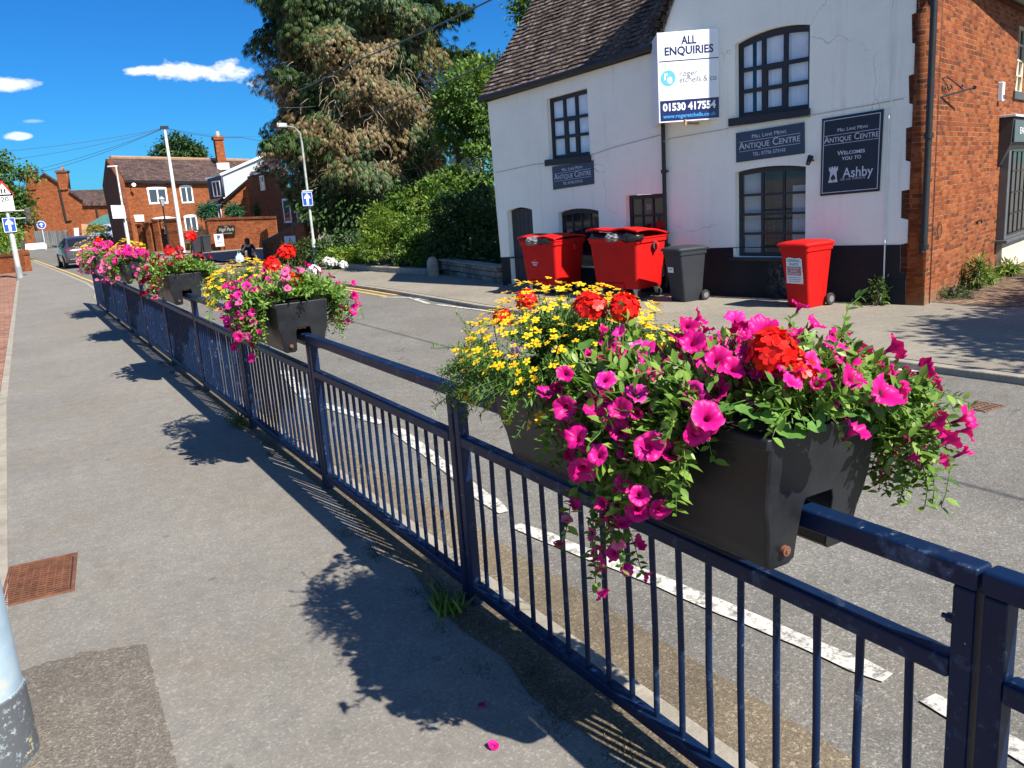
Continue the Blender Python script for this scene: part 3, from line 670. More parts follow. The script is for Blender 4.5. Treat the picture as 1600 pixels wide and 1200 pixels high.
def bidens_plant(label, x, y, group, rx, ry, rz, nst=150, nf=95, extra=70, meshes=YELM, z=1.33, box=None, trail=.15, cat='bidens', fs=1.0):
    t = thing('bidens_plant', label, cat, (x, y, z), 0, group); g = Grow()
    for i in range(nst):
        th = random.random() * 6.28; rr = math.sqrt(random.random()); d = (math.cos(th) * rr * rx, math.sin(th) * rr * ry, rz * (1.12 - rr * rr * (1.0 + trail)))
        L = math.sqrt(d[0] ** 2 + d[1] ** 2 + d[2] ** 2) * random.uniform(.55, .84)
        g.stem((x + math.cos(th) * .06 * rr, y + math.sin(th) * .3 * rr * ry, z - .01), (d[0], d[1] * .75, d[2] + .06), L, .05 + .45 * rr ** 4, .030, step=.010, wig=.28, every=1, box=box)
    g.build('foliage', M_fern, t, DIA_V, DIA_F, wide=.42)
    cand = []; late = []; used = np.zeros((0, 3)); c0 = np.array([x, y, z - .02]); sem = np.array([rx, ry, rz]); md = .0195 * fs
    for _ in range(6000):
        d = rng.normal(size=3); d /= np.linalg.norm(d)
        if d[2] < -.5 or (d[2] < .1 and random.random() < .55): continue
        lump = 1 + .07 * math.sin(d[0] * 7 + x * 9) + .06 * math.sin(d[1] * 9 + d[2] * 5)
        q = c0 + d * sem * lump * random.uniform(.98, 1.12)
        if box is not None and abs(q[0] - PX) < .2 and q[2] < z: continue
        if len(used) and np.min(((used - q) ** 2).sum(1)) < md * md: continue
        used = np.vstack([used, q]); late.append((q, unit(d / sem * sem.mean() * .6 + np.array([0, 0, .7]) + SUNV * .25 + rng.normal(0, .25, 3))))
        if len(late) >= nf + extra: break
    random.shuffle(late)
    for q, ax in late[:nf]: put_flower('flower', random.choice(meshes), q, ax, t, fs * random.uniform(.75, 1.15))
    rest = late[nf:nf + extra]
    if rest:
        vs, fs_, mi = [], [], []
        for q, ax in rest:
            me = random.choice(meshes); M = Matrix.Translation(q) @ Vector(ax).to_track_quat('Z', 'Y').to_matrix().to_4x4() @ Matrix.Rotation(random.random() * 6, 4, 'Z') @ Matrix.Scale(fs * random.uniform(.6, 1), 4); k = len(vs)
            vs += [M @ v.co for v in me.vertices]; fs_ += [tuple(i + k for i in p.vertices) for p in me.polygons]; mi += [p.material_index for p in me.polygons]
        m_ = pymesh('smaller_flowers', vs, fs_, list(meshes[0].materials), mi, 3, 39); tag(link('smaller_flowers', m_, t, True), kind='stuff')
    return t
def scallop_template(n=22):
    vs = [(0, .42, -.06)]; r_ = random.Random(4)
    for k, rr in ((0, .5), (1, 1.0)):
        for i in range(n):
            th = -PI / 2 + .22 + (2 * PI - .44) * i / (n - 1); r = .5 * rr * (1 + (.07 * math.cos(6.5 * (th + PI / 2)) if k else 0)); vs.append((r * math.cos(th), .45 + r * math.sin(th), (.03 * math.sin(5 * th) + .02 if k else 0)))
    fs = [(0, 1 + i, 2 + i) for i in range(n - 1)] + [(1 + i, 1 + n + i, 2 + n + i, 2 + i) for i in range(n - 1)]
    return vs, fs
GL_V, GL_F = scallop_template()
def geranium_plant(label, x, y, z, heads, group, nl=26, meshes=REDM, hs=1.0, rad=.11, ls=.06, cat='geranium'):
    t = thing('geranium_plant', label, cat, (x, y, 1.33), 0, group); P, A, U, Sc = [], [], [], []; ev, ef = [], []
    def st(p0, p1, r):
        pm = (np.array(p0) + np.array(p1)) / 2 + np.array([0, 0, .03]); v, f = stem_tube([p0, pm, p1], r, r * .8, 5); k = len(ev); ev.extend(v); ef.extend([tuple(q + k for q in g_) for g_ in f])
    for i in range(nl):
        th = random.random() * 6.28; rr = rad * math.sqrt(random.random()) * 1.15; p = np.array([x + rr * math.cos(th), y + rr * math.sin(th), z + random.uniform(-.055, .03) - rr * .25])
        P.append(p); A.append(unit(np.array([math.cos(th), math.sin(th), random.uniform(-.5, .15)]))); U.append(unit(np.array([0, 0, 1.0]) + SUNV * .5 + rng.normal(0, .25, 3))); Sc.append(ls * random.uniform(.6, 1.15))
        st((x + rr * .2 * math.cos(th), y + rr * .2 * math.sin(th), 1.32), tuple(p), .0022)
    for (hx_, hy, hz, s_) in heads: st((x, y, 1.33), (hx_, hy, hz - .02), .0028)
    leaf_mesh('foliage', GL_V, GL_F, np.array(P), rotmats(np.array(A), np.array(U)), np.array(Sc), M_gerl, t, None, True, (ev, ef))
    for (hx_, hy, hz, s_) in heads: put_flower('flower_head', random.choice(meshes), (hx_, hy, hz), unit(np.array([0, -.25, 1]) + rng.normal(0, .15, 3)), t, s_ * hs)
    return t

# ---- nearest planter: yellow mound at the far end, scarlet heads, magenta trailing at the near end
def box_of(i): return (PL[i][0] - .01, PL[i][0] + PL[i][1] + .01)
B0_ = box_of(0)
gP = 'plants in the nearest planter'
bidens_plant('big feathery mound of yellow daisies filling the far half of the nearest planter', PX - .02, 2.36, gP, .32, .50, .25, 560, 98, 420, box=B0_, trail=.62, fs=1.22)
petunia_plant('magenta petunia with a dense flowering crown at the near end of the nearest planter', PX + .04, 1.55, gP, 0, 250, top=1.0, nf=95, box=B0_, yl=.26, sc=1.12, leaf=.044)
petunia_plant('magenta petunia trailing over the pavement side of the nearest planter', PX - .10, 1.74, gP, -1, 330, top=.40, length=(.12, .36), nf=90, box=B0_, trail=.9, yl=.21, sc=1.08, leaf=.046)
petunia_plant('magenta petunia trailing over the road side of the nearest planter', PX + .13, 1.45, gP, 1, 260, top=.30, length=(.14, .42), nf=64, box=B0_, trail=.75, yl=.18, sc=1.08)
# one long streamer hanging in front of the rails
t = thing('petunia_streamer', 'long thin petunia streamer hanging lowest in front of the near railings', 'petunia', (1.40, 1.80, 1.1), 0, gP); g = Grow()
for i in range(9): g.stem((1.40 + random.uniform(-.03, .03), 1.82 + random.uniform(-.10, .10), 1.20), (-.3, random.uniform(-.15, .15), -.6), random.uniform(.30, .50), 1.8, .044, wig=.45)
g.build('foliage', M_pet, t, wide=1.1)
for (p, d, pts) in g.tips:
    for q in (pts[-1], pts[-9], pts[int(len(pts) * .6)]): 
        ax = unit(d * .4 + SUNV * .5 + rng.normal(0, .4, 3)); put_flower('petunia', random.choice(PETM + PINKM), q + ax * .02, ax, t, random.uniform(.6, .85))
geranium_plant('scarlet geranium with one big head and round leaves over the end of the nearest planter', PX - .02, 1.40, 1.40, [(PX - .06, 1.42, 1.475, 1.15), (PX - .03, 1.36, 1.43, .85)], gP, 44, rad=.16, ls=.062)
geranium_plant('scarlet geranium with two heads between the yellow and magenta flowers of the nearest planter', PX - .06, 2.02, 1.45, [(PX - .10, 2.12, 1.535, .95), (PX - .03, 2.04, 1.53, .95)], gP, 10)
geranium_plant('scarlet geranium leaning out at the far end of the nearest planter', PX + .1, 2.85, 1.40, [(PX + .16, 2.92, 1.46, .9), (PX + .05, 2.94, 1.41, .8), (PX + .12, 2.86, 1.49, .7)], gP, 12)
t = thing('viola_plant', 'few small violet flowers on the pavement side between yellow and magenta', 'viola', (PX - .18, 2.05, 1.35), 0, gP); g = Grow()
for i in range(12): g.stem((PX - .16, 2.0 + random.uniform(-.22, .22), 1.32), (random.uniform(-.9, -.1), random.uniform(-.6, .6), 1), random.uniform(.08, .2), .8, .028)
g.build('foliage', M_pet, t)
for (p, d, pts) in g.tips[:9]: put_flower('viola', random.choice(VIOM), p, unit(d + SUNV * .6 + np.array([-.4, -.3, 0])), t)

# ---- second planter
B1_ = box_of(1); gP = 'plants in the second planter'; y0 = PL[1][0]
bidens_plant('dense yellow bidens hump at the far end of the second planter', PX - .06, y0 + 1.15, gP, .30, .48, .22, 200, 98, 260, box=B1_, trail=.5, fs=1.45)
petunia_plant('leafy petunia with few pink flowers at the near end of the second planter', PX, y0 + .14, gP, 0, 130, top=1.0, nf=12, box=B1_, yl=.11, meshes=PINKM)
petunia_plant('pink and magenta petunia trailing down the pavement side of the second planter', PX - .12, y0 + .45, gP, -1, 180, top=.45, length=(.2, .45), nf=85, box=B1_, meshes=PETM + PINKM, yl=.28)
petunia_plant('magenta petunia trailing on the road side of the second planter', PX + .15, y0 + .35, gP, 1, 60, top=.3, length=(.2, .42), nf=28, box=B1_, yl=.3, meshes=PETM[:3] + PINKM[:1])
geranium_plant('scarlet geranium with three heads near the end of the second planter', PX + .02, y0 + .3, 1.40, [(PX - .02, y0 + .12, 1.42, 1.25), (PX + .10, y0 + .62, 1.60, 1.2), (PX - .05, y0 + .5, 1.53, 1.1)], gP, 22)
geranium_plant('white flowered plant on the road side of the second planter', PX + .22, y0 + .3, 1.40, [(PX + .17, y0 + .25, 1.47, 1.1), (PX + .40, y0 + .5, 1.50, .9), (PX + .33, y0 + .42, 1.52, .8), (PX + .45, y0 + .42, 1.48, .8)], gP, 22, WHTM, cat='white flower')
# ---- third planter
B2_ = box_of(2); gP = 'plants in the third planter'; y0 = PL[2][0]
petunia_plant('leafy petunia with dark red trumpets trailing on the road side of the third planter', PX + .14, y0 + .35, gP, 1, 90, top=.4, length=(.2, .45), nf=30, box=B2_, meshes=DREDM, yl=.3, sc=1.3)
petunia_plant('leafy petunia with few dark red flowers at the near end of the third planter', PX, y0 + .14, gP, 0, 120, top=1.0, nf=10, box=B2_, yl=.11, meshes=DREDM)
petunia_plant('leafy petunia with pale pink and dark red flowers on the third planter, pavement side', PX - .1, y0 + .6, gP, -1, 80, top=.5, length=(.2, .42), nf=46, box=B2_, meshes=DREDM[:2] + PINKM[:2], yl=.42, sc=1.25)
geranium_plant('scarlet geranium with one head held high above the third planter', PX + .1, y0 + .3, 1.42, [(PX + .16, y0 + .35, 1.68, 1.3), (PX - .06, y0 + .55, 1.53, 1.1)], gP, 18)
geranium_plant('deep red geranium at the near end of the third planter', PX - .02, y0 + .2, 1.42, [(PX - .03, y0 + .15, 1.47, 1.2), (PX + .03, y0 + .4, 1.55, 1.0), (PX - .06, y0 + .55, 1.56, 1.0)], gP, 14, DRM)
# ---- fourth planter
B3_ = box_of(3); gP = 'plants in the fourth planter'; y0 = PL[3][0]
bidens_plant('yellow bidens hump at the far end of the fourth planter', PX + .04, y0 + 1.05, gP, .28, .42, .28, 120, 95, 60, box=B3_, fs=1.6)
bidens_plant('small orange bidens on the pavement side of the fourth planter', PX - .18, y0 + .85, gP, .18, .3, .2, 40, 35, 0, meshes=ORAM, box=B3_, cat='orange flower', fs=1.3)
petunia_plant('solid magenta petunia crown covering the fourth planter', PX, y0 + .45, gP, 0, 130, top=1.0, nf=98, box=B3_, yl=.5, sc=1.45)
petunia_plant('coral pink petunia trailing down the pavement side of the fourth planter', PX - .13, y0 + .55, gP, -1, 120, top=.25, length=(.2, .5), nf=70, box=B3_, meshes=PINKM, yl=.5, sc=1.25)
petunia_plant('green petunia with one magenta bunch on the road side of the fourth planter', PX + .13, y0 + .3, gP, 1, 50, top=.3, length=(.2, .4), nf=18, box=B3_, yl=.3)
# ---- fifth planter
B4_ = box_of(4); gP = 'plants in the fifth planter'; y0 = PL[4][0]
bidens_plant('yellow bidens hump at the far end of the farthest planter', PX - .1, y0 + 1.25, gP, .34, .55, .30, 120, 95, 60, box=B4_, fs=1.7, trail=.4)
petunia_plant('pink petunia trailing down the pavement side of the farthest planter', PX - .13, y0 + .6, gP, -1, 140, top=.35, length=(.25, .55), nf=90, box=B4_, meshes=PINKM, yl=.55, sc=1.35)
petunia_plant('magenta and pink petunia crown on the farthest planter', PX + .05, y0 + .5, gP, 0, 110, top=1.0, nf=80, box=B4_, yl=.55, meshes=PETM + PINKM[:2], sc=1.4)
geranium_plant('red geranium on the pavement side of the farthest planter', PX - .08, y0 + .55, 1.42, [(PX - .1, y0 + .5, 1.5, 1.2), (PX - .02, y0 + .75, 1.56, 1.2)], gP, 14)

# ------------------------------------------------------------------ the white building on the corner
A0 = Vector((10.80, 7.29, 0)); fd = Vector((9.13 - 10.80, 15.71 - 7.29, 0)).normalized(); fn = Vector((-fd.y, fd.x, 0))
UP = Vector((0, 0, 1)); MF = frame(A0, -fd, UP, fn)             # x along the front (to the right), y up, z out of the wall
B0 = A0 - fd * .26; bd = Vector((.9555, .2950, 0)); bn = Vector((bd.y, -bd.x, 0)); MS = frame(B0, bd, UP, bn)
def rendered():
    t = NT('white_render'); co = t.n("ShaderNodeNewGeometry").outputs['Position']
    c = t.ramp(t.noise(.8, 7, .7, co), ((.3, (.82, .825, .74)), (.55, (.90, .90, .81)), (.75, (.85, .85, .75))))
    st = t.noise(7, 8, .8, co); c = t.mix(t.ramp(st, ((.63, G3(0)), (.76, G3(.55)))), c, (.42, .39, .34))
    mp = t.n("ShaderNodeMapping"); t.l(co, mp.inputs[0]); mp.inputs['Scale'].default_value = (6, 6, .5)
    c = t.mix(t.ramp(t.noise(1, 5, .7, mp.outputs[0]), ((.55, G3(0)), (.75, G3(.28)))), c, (.50, .48, .44))
    cr = t.n("ShaderNodeTexVoronoi", {'Scale': .75}, feature='DISTANCE_TO_EDGE')
    wv = t.n("ShaderNodeVectorMath", operation='MULTIPLY_ADD'); nz = t.n("ShaderNodeTexNoise", {'Scale': 2.5, 'Detail': 6.0}); t.l(co, nz.inputs['Vector']); t.l(nz.outputs['Color'], wv.inputs[0]); wv.inputs[1].default_value = (.7, .7, .7); t.l(co, wv.inputs[2]); t.l(wv.outputs[0], cr.inputs['Vector'])
    ck = t.mix(1, t.ramp(cr.outputs['Distance'], ((0, G3(1)), (.008, G3(0)))), t.ramp(t.noise(.6, 2, .5, co), ((.58, G3(0)), (.64, G3(.6)))), 'MULTIPLY')
    c = t.mix(ck, c, (.30, .27, .23)); t.l(c, t.b.inputs['Base Color']); t.b.inputs['Roughness'].default_value = .85; t.b.inputs['Specular IOR Level'].default_value = .25
    t.bump(t.noise(14, 7, .75, co), .55, .02); return t.m
M_wr = rendered()
def plinthm():
    t = NT('black_plinth_paint'); co = t.n("ShaderNodeNewGeometry").outputs['Position']
    c = t.ramp(t.noise(1.5, 5, .7, co), ((.3, (.008, .009, .013)), (.7, (.016, .017, .022))))
    sp = t.n("ShaderNodeSeparateXYZ"); t.l(co, sp.inputs[0])
    # flaked paint patch low under the big window
    dv = t.n("ShaderNodeVectorMath", operation='DISTANCE'); t.l(co, dv.inputs[0]); q = A0 + fd * 1.75 + UP * .33; dv.inputs[1].default_value = q
    k = t.mix(1, t.ramp(t.noise(8, 8, .8, co), ((.5, G3(0)), (.53, G3(1)))), t.ramp(dv.outputs['Value'], ((.1, G3(1)), (.5, G3(0)))), 'MULTIPLY')
    c = t.mix(k, c, (.16, .14, .12)); t.l(c, t.b.inputs['Base Color']); t.b.inputs['Roughness'].default_value = .7; t.b.inputs['Specular IOR Level'].default_value = .3
    t.bump(t.noise(16, 6, .7, co), .5, .015); return t.m
M_plin = plinthm()
BRC = ((.10, .030, .016), (.185, .042, .014), (.235, .056, .017), (.25, .075, .03), (.30, .085, .026))
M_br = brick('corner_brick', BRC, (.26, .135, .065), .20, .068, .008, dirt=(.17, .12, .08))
M_brq = brick('quoin_brick', ((.075, .022, .014), (.11, .03, .016), (.15, .042, .022)), (.12, .07, .045), .20, .068, .008)  # darker copy of the corner brick: shade of the front put into its colour
M_wood = simple('black_joinery', (.012, .014, .022), .5, .25, 10); M_blk = simple('black_iron', (.012, .012, .014), .45, .3, 12)
M_tile = brick('clay_tiles', ((.085, .06, .05), (.13, .10, .085), (.17, .135, .12), (.23, .19, .17)), (.02, .016, .014), .165, .135, .012, bumpv=1.0)
M_gls = glass('window_glass', (.035, .045, .06)); M_glsd = glass('dark_glass', (.012, .014, .018))
M_curt = simple('net_curtain', (.84, .85, .87), .9, .12, 3); M_blind = simple('inner_dark', (.02, .02, .025), .9, .3, 2)
bld = thing('corner_building', 'old white rendered corner building with black plinth, tiled roof and brick side', 'building', A0)

def toothed():
    """right edge of the white paint: toothed like the quoin bricks behind it (bottom to top)"""
    sz = [(-.03, .03), (-.01, .43), (.07, .47), (.08, .85), (-.04, .88), (-.03, 1.19), (.085, 1.22), (.09, 1.59), (-.05, 1.61), (-.04, 1.97), (.05, 2.0), (.06, 2.43), (-.07, 2.45), (-.06, 2.72), (.03, 2.75), (.05, 3.11), (-.08, 3.13), (-.07, 3.48), (.02, 3.52), (.04, 3.88), (-.07, 3.9), (-.07, 4.7)]
    return [(-x, z) for x, z in sz]
TE = toothed()
# openings in the front, (x0, z0, x1, z1, rise, z at the right)
O_UL = arch(-6.97, 2.53, -5.89, 3.68, 0, 1, 3.74); O_DR = arch(-8.33, -.05, -7.56, 1.58, .06); O_LL = arch(-6.81, .42, -5.74, 1.50, .06)
O_LR = rect(-5.06, .30, -4.21, 1.75); O_UR = arch(-2.74, 2.85, -1.485, 3.97, .09, 10, 4.02); O_BR = arch(-2.755, .66, -1.525, 2.02, .05, 10)
# gable head of the right half; the left half stops at the eaves
PK = (-2.05, 7.9)
front = [(-8.60, -.1), (TE[0][0], -.1)] + TE + [(.10, 4.8), PK, (-3.30, 5.95), (-3.72, 5.15), (-3.98, 4.68), (-4.14, 4.36), (-4.20, 4.24), (-8.71, 3.95), (-8.69, 3.2), (-8.66, 1.6)]
plate('front_wall', [front, O_UL, O_DR, O_LL, O_LR, O_UR, O_BR], .32, MF, M_wr, bld)
pl_poly = [(-8.60, -.1), (.025, -.1), (.012, .43), (-.068, .47), (-.078, .85), (-1.3, .835), (-2.755, .815), (-4.1, .775), (-6.0, .70), (-8.62, .60)]
def clip_open(o, z=-.1): return o
plate('plinth', [pl_poly, rect(-8.33, -.05, -7.56, .58), rect(-6.81, .42, -5.74, .665), rect(-5.06, .30, -4.21, .735), rect(-2.80, .655, -1.48, .805)], .012, MF, M_plin, bld, z0=.010)
# brick quoin and side wall
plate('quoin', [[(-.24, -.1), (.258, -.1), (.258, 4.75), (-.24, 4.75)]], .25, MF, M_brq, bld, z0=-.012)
plate('side_wall', [[(.0, -.1), (9, -.1), (9, 4.5), (.0, 4.5)], rect(4.70, 3.06, 5.80, 4.22)], .25, MS, M_br, bld, z0=.02)
mm = MB(); mm.bb((-8.4, .2, -5.2), (-.4, 4.1, -5.0)); mm.v = [tuple(MF @ Vector(v)) for v in mm.v]; mm.build('back_wall', M_br, bld, True)
mm = MB(); mm.bb((-8.6, -.1, -5.0), (-8.35, 4.0, -.33)); mm.v = [tuple(MF @ Vector(v)) for v in mm.v]; mm.build('end_wall', M_wr, bld, True)
# roofs: courses of real lapped tiles
def roof(name, P, U_, V_, nu, nv, mat, parent, th=.05, sag=.02):
    """P eaves corner, U_ along the eaves, V_ up the slope (full vectors)"""
    N = U_.cross(V_).normalized(); N = -N if N.z < 0 else N; mb = MB()
    for j in range(nv):
        a = P + V_ * (j / nv); b = P + V_ * ((j + 1.25) / nv); h0 = N * (.040); h1 = N * (.006); row = []
        for i in range(nu + 1):
            u = U_ * (i / nu); w = N * (sag * math.sin(i * 1.7 + j * .6) * .3 + random.uniform(-.003, .003)) - N * sag * 2 * math.sin(PI * i / nu)
            row.append((a + u + w + h0, b + u + w + h1, a + u + w - N * .004))
        k = len(mb.v); mb.v += [tuple(q) for r_ in row for q in r_]; f = []
        for i in range(nu):
            o = k + i * 3; f += [(o, o + 3, o + 4, o + 1), (o, o + 2, o + 5, o + 3)]
        mb.f += f; mb.mi += [0] * len(f)
    k = len(mb.v); q = [P - N * th, P + U_ - N * th, P + U_ + V_ - N * th, P + V_ - N * th]; mb.add(q, [(0, 3, 2, 1)])
    return mb.build(name, mat, parent, True, fix=False)
def F3(s, z, w=0): return A0 + fd * s + UP * z + fn * w
Pl = F3(8.80, 3.93, .10); Pr = F3(4.16, 4.22, .10); vs_ = (F3(8.70, 6.6, -2.05) - F3(8.80, 3.93, .10))
roof('roof', Pl, Pr - Pl, vs_, 34, 30, M_tile, bld)
roof('rear_roof', F3(8.8, 3.9, -4.4), F3(4.16, 4.2, -4.4) - F3(8.8, 3.9, -4.4), F3(8.7, 6.6, -2.05) - F3(8.8, 3.9, -4.4), 10, 10, M_tile, bld)
roof('gable_roof', F3(-.45, 4.52, .06), F3(-.45, 4.52, -6) - F3(-.45, 4.52, .06), F3(2.05, 8.0, .06) - F3(-.45, 4.52, .06), 20, 22, M_tile, bld)
roof('gable_roof', F3(4.30, 4.35, .06), F3(4.30, 4.35, -6) - F3(4.30, 4.35, .06), F3(2.05, 8.0, .06) - F3(4.30, 4.35, .06), 20, 22, M_tile, bld)
def fbox(mb, u0, v0, w0, u1, v1, w1, M=MF): 
    k = len(mb.v); mb.bb((u0, v0, w0), (u1, v1, w1)); mb.v[k:] = [tuple(M @ Vector(q)) for q in mb.v[k:]]
mm = MB(); mm.tube([F3(8.82, 3.885, .13), F3(6.5, 4.01, .13), F3(4.15, 4.175, .13)], .062, 10); mm.build('gutter', M_blk, bld, True, smooth=50)
mm = MB(); mm.tube([F3(8.72, 3.86, .02), F3(4.2, 4.14, .02)], .055, 4); mm.build('fascia', M_blk, bld, True)
mm = MB(); pts = [F3(4.22, 4.24, .03), F3(4.14, 4.36, .03), F3(3.98, 4.68, .03), F3(3.72, 5.15, .03), F3(3.3, 5.95, .03), F3(2.1, 7.95, .03)]; mm.tube(pts, .03, 6); mm.build('verge', M_tile, bld, True)
mm = MB(); mm.tube([F3(4.13, 4.1, .10), F3(4.12, 3.7, .07), F3(4.125, 2.2, .07), F3(4.13, .12, .07)], .036, 10)
for z in (2.12, .86): mm.cyl(F3(4.13, z - .03, .07), F3(4.13, z + .03, .07), .05); mm.cyl(F3(4.13, z, .0), F3(4.04, z, .06), .012, n=6)
mm.build('drainpipe', M_blk, bld, True, smooth=50)
mm = MB(); mm.tube([F3(-.275, 4.9, .075), F3(-.275, 2.4, .07), F3(-.275, .84, .07), F3(-.265, .74, .10)], .045, 12)
for z in (4.3, 2.30, .82): mm.cyl(F3(-.275, z - .035, .07), F3(-.275, z + .035, .07), .062, n=14)
mm.build('drainpipe', M_blk, bld, True, smooth=50)
mm = MB(); mm.tube([B0 + bd * x + UP * 4.44 + bn * .14 for x in (-.25, 3, 9)], .065, 10); mm.build('gutter', M_blk, bld, True, smooth=50)
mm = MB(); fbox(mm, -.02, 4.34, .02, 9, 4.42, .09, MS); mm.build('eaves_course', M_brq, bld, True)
# the faint pipe and bead down the front near the corner
mm = MB(); mm.tube([F3(.285, .06, .022), F3(.285, 2.72, .022)], .011, 8); 
for z in (.9, 1.75, 2.6): mm.cyl(F3(.285, z - .02, .022), F3(.285, z + .02, .022), .019, n=8)
mm.build('conduit', simple('white_pipe', (.8, .8, .78), .5, .1, 5), bld, True, smooth=60)
mm = MB(); mm.tube([F3(.25, 4.9, .006), F3(.26, 4.1, .010), F3(.25, 3.3, .008), F3(.27, 2.76, .010)], .012, 6); mm.build('render_bead', M_wr, bld, True)
# a thin cable tacked across the front
def cable(pts, r, mat, parent, name='cable'):
    mb = MB(); mb.tube(pts, r, 5); return mb.build(name, mat, parent, True, smooth=80)
cable([F3(8.60, 2.38, .012), F3(7.4, 2.47, .012), F3(6.4, 2.50 - .06, .012), F3(5.3, 2.62, .012), F3(4.18, 2.74, .012), F3(4.10, 2.62, .1), F3(4.0, 2.66, .012), F3(2.95, 2.70, .012), F3(2.80, 2.715, .06), F3(1.46, 2.745, .06), F3(1.40, 2.755, .012), F3(.6, 2.79, .012), F3(.1, 2.82, .012)], .0055, simple('cable_sheath', (.40, .37, .34), .7, .2, 9), bld)

def window(nm, u0, v0, u1, v1, rise, cols, rows, bars, frame_w=.055, depth=.10, casement=None, back=None, glassm=None, M=MF, v1b=None, barw=.024, mat=None, slats=0, label=None, sill=None, sillm=None):
    """window set back in its opening: frame with glazing bars, pane, a curtain or dark room behind it, optional sill"""
    mat = mat or M_wood; v1b = v1 if v1b is None else v1b
    outer = arch(u0, v0, u1, v1, rise, 10, v1b); fw = frame_w; holes = []
    us = [u0 + fw + (u1 - u0 - 2 * fw) * i / cols for i in range(cols + 1)]; bw = barw / 2; top = min(v1, v1b)
    vv = [v0 + fw + (top - fw * 1.2 - v0 - fw) * j / rows for j in range(rows + 1)]
    for i in range(cols):
        for j in range(rows):
            x0 = us[i] + (bw if i else 0); x1 = us[i + 1] - (bw if i < cols - 1 else 0); y0 = vv[j] + (bw if j else 0); y1 = vv[j + 1] - (bw if j < rows - 1 else 0)
            if casement and i == casement[0] and j < casement[1]: x0 += .028; x1 -= .028; y0 += .03 if j == 0 else 0; y1 -= .03 if j == casement[1] - 1 else 0
            if j == rows - 1 and rise > .03: 
                f = lambda x: rise * (1 - (2 * (x - u0) / (u1 - u0) - 1) ** 2) * .85
                sl = lambda x: (v1 + (v1b - v1) * (x - u0) / (u1 - u0)) - top
                holes.append([(x0, y0), (x1, y0), (x1, y1 + f(x1) + sl(x1)), ((x0 + x1) / 2, y1 + f((x0 + x1) / 2) + sl((x0 + x1) / 2)), (x0, y1 + f(x0) + sl(x0))])
            elif v1b != v1 and j == rows - 1:
                sl = lambda x: (v1 + (v1b - v1) * (x - u0) / (u1 - u0)) - top
                holes.append([(x0, y0), (x1, y0), (x1, y1 + sl(x1)), (x0, y1 + sl(x0))])
            else: holes.append(rect(x0, y0, x1, y1))
    w = plate('window', [outer] + holes, .05, M, mat, bld, z0=-depth)
    if label: w['label'] = label
    plate('pane', [arch(u0 + .02, v0 + .02, u1 - .02, v1 - .02, rise, 10, v1b - .02)], .006, M, glassm or M_gls, w, z0=-depth - .022)
    if sill:
        mb = MB(); fbox(mb, sill[0], sill[1], -.10, sill[2], sill[3], .06, M); mb.build('sill', sillm or M_wood, w, True, bevel=.006)
    return w
def thin_glass(name, tintc=(.75, .80, .85), base=.10):
    t = NT(name); tr = t.n("ShaderNodeBsdfTransparent"); tr.inputs[0].default_value = (*tintc, 1); gl = t.n("ShaderNodeBsdfGlossy", {'Roughness': .03}); gl.inputs[0].default_value = (.9, .93, 1, 1)
    fr = t.n("ShaderNodeFresnel", {'IOR': 1.5}); a = t.n("ShaderNodeMath", operation='ADD'); ge = t.n("ShaderNodeNewGeometry"); iv = t.n("ShaderNodeMath", operation='SUBTRACT'); iv.inputs[0].default_value = 1; t.l(ge.outputs['Backfacing'], iv.inputs[1]); fm = t.n("ShaderNodeMath", operation='MULTIPLY'); t.l(fr.outputs[0], fm.inputs[0]); t.l(iv.outputs[0], fm.inputs[1]); t.l(fm.outputs[0], a.inputs[0]); a.inputs[1].default_value = base
    a2 = t.n("ShaderNodeMath", operation='MULTIPLY'); t.l(a.outputs[0], a2.inputs[0]); t.l(iv.outputs[0], a2.inputs[1]); a = a2
    mx = t.n("ShaderNodeMixShader"); t.l(a.outputs[0], mx.inputs[0]); t.l(tr.outputs[0], mx.inputs[1]); t.l(gl.outputs[0], mx.inputs[2]); t.l(mx.outputs[0], t.o.inputs[0]); return t.m
M_thin = thin_glass('clear_pane', (.97, .98, 1.0), .03); M_thind = thin_glass('dusty_pane', (.85, .88, .9), .03)
def slats(parent, u0, v0, u1, v1, n, w, mat, M=MF, gap=None, name='blind'):
    mb = MB()
    for i in range(n):
        a = u0 + (u1 - u0) * i / n; b = u0 + (u1 - u0) * (i + .93) / n
        if gap and i in gap: continue
        q = [(a, v0, w + .008), (b + .01, v0, w - .008), (b + .01, v1, w - .008), (a, v1, w + .008)]; mb.add([M @ Vector(p) for p in q], [(0, 1, 2, 3)])
    mb.build(name, mat, parent, True, fix=False)
def backing(parent, u0, v0, u1, v1, w, mat, M=MF, name='room'):
    mb = MB(); fbox(mb, u0, v0, w - .02, u1, v1, w, M); return mb.build(name, mat, parent, True)
w = window('w', -6.965, 2.54, -5.895, 3.67, 0, 3, 3, 1, .06, .09, (1, 2), glassm=M_thin, v1b=3.73, barw=.055, sill=(-7.06, 2.41, -5.86, 2.53), label='small upper window of nine panes under the eaves')
slats(w, -6.93, 2.56, -5.92, 3.70, 11, -.145, M_curt, gap=(3,)); backing(w, -7.0, 2.4, -5.8, 3.8, -.33, M_blind)
w = window('w', -2.735, 2.86, -1.49, 3.965, .085, 3, 3, 1, .065, .09, (1, 2), glassm=M_thin, v1b=4.01, barw=.06, sill=(-2.84, 2.735, -1.46, 2.855), label='tall upper window of nine panes with a gently arched head')
slats(w, -2.70, 2.88, -1.52, 4.04, 14, -.155, M_curt, gap=(2,)); backing(w, -2.8, 2.8, -1.4, 4.15, -.33, M_blind)
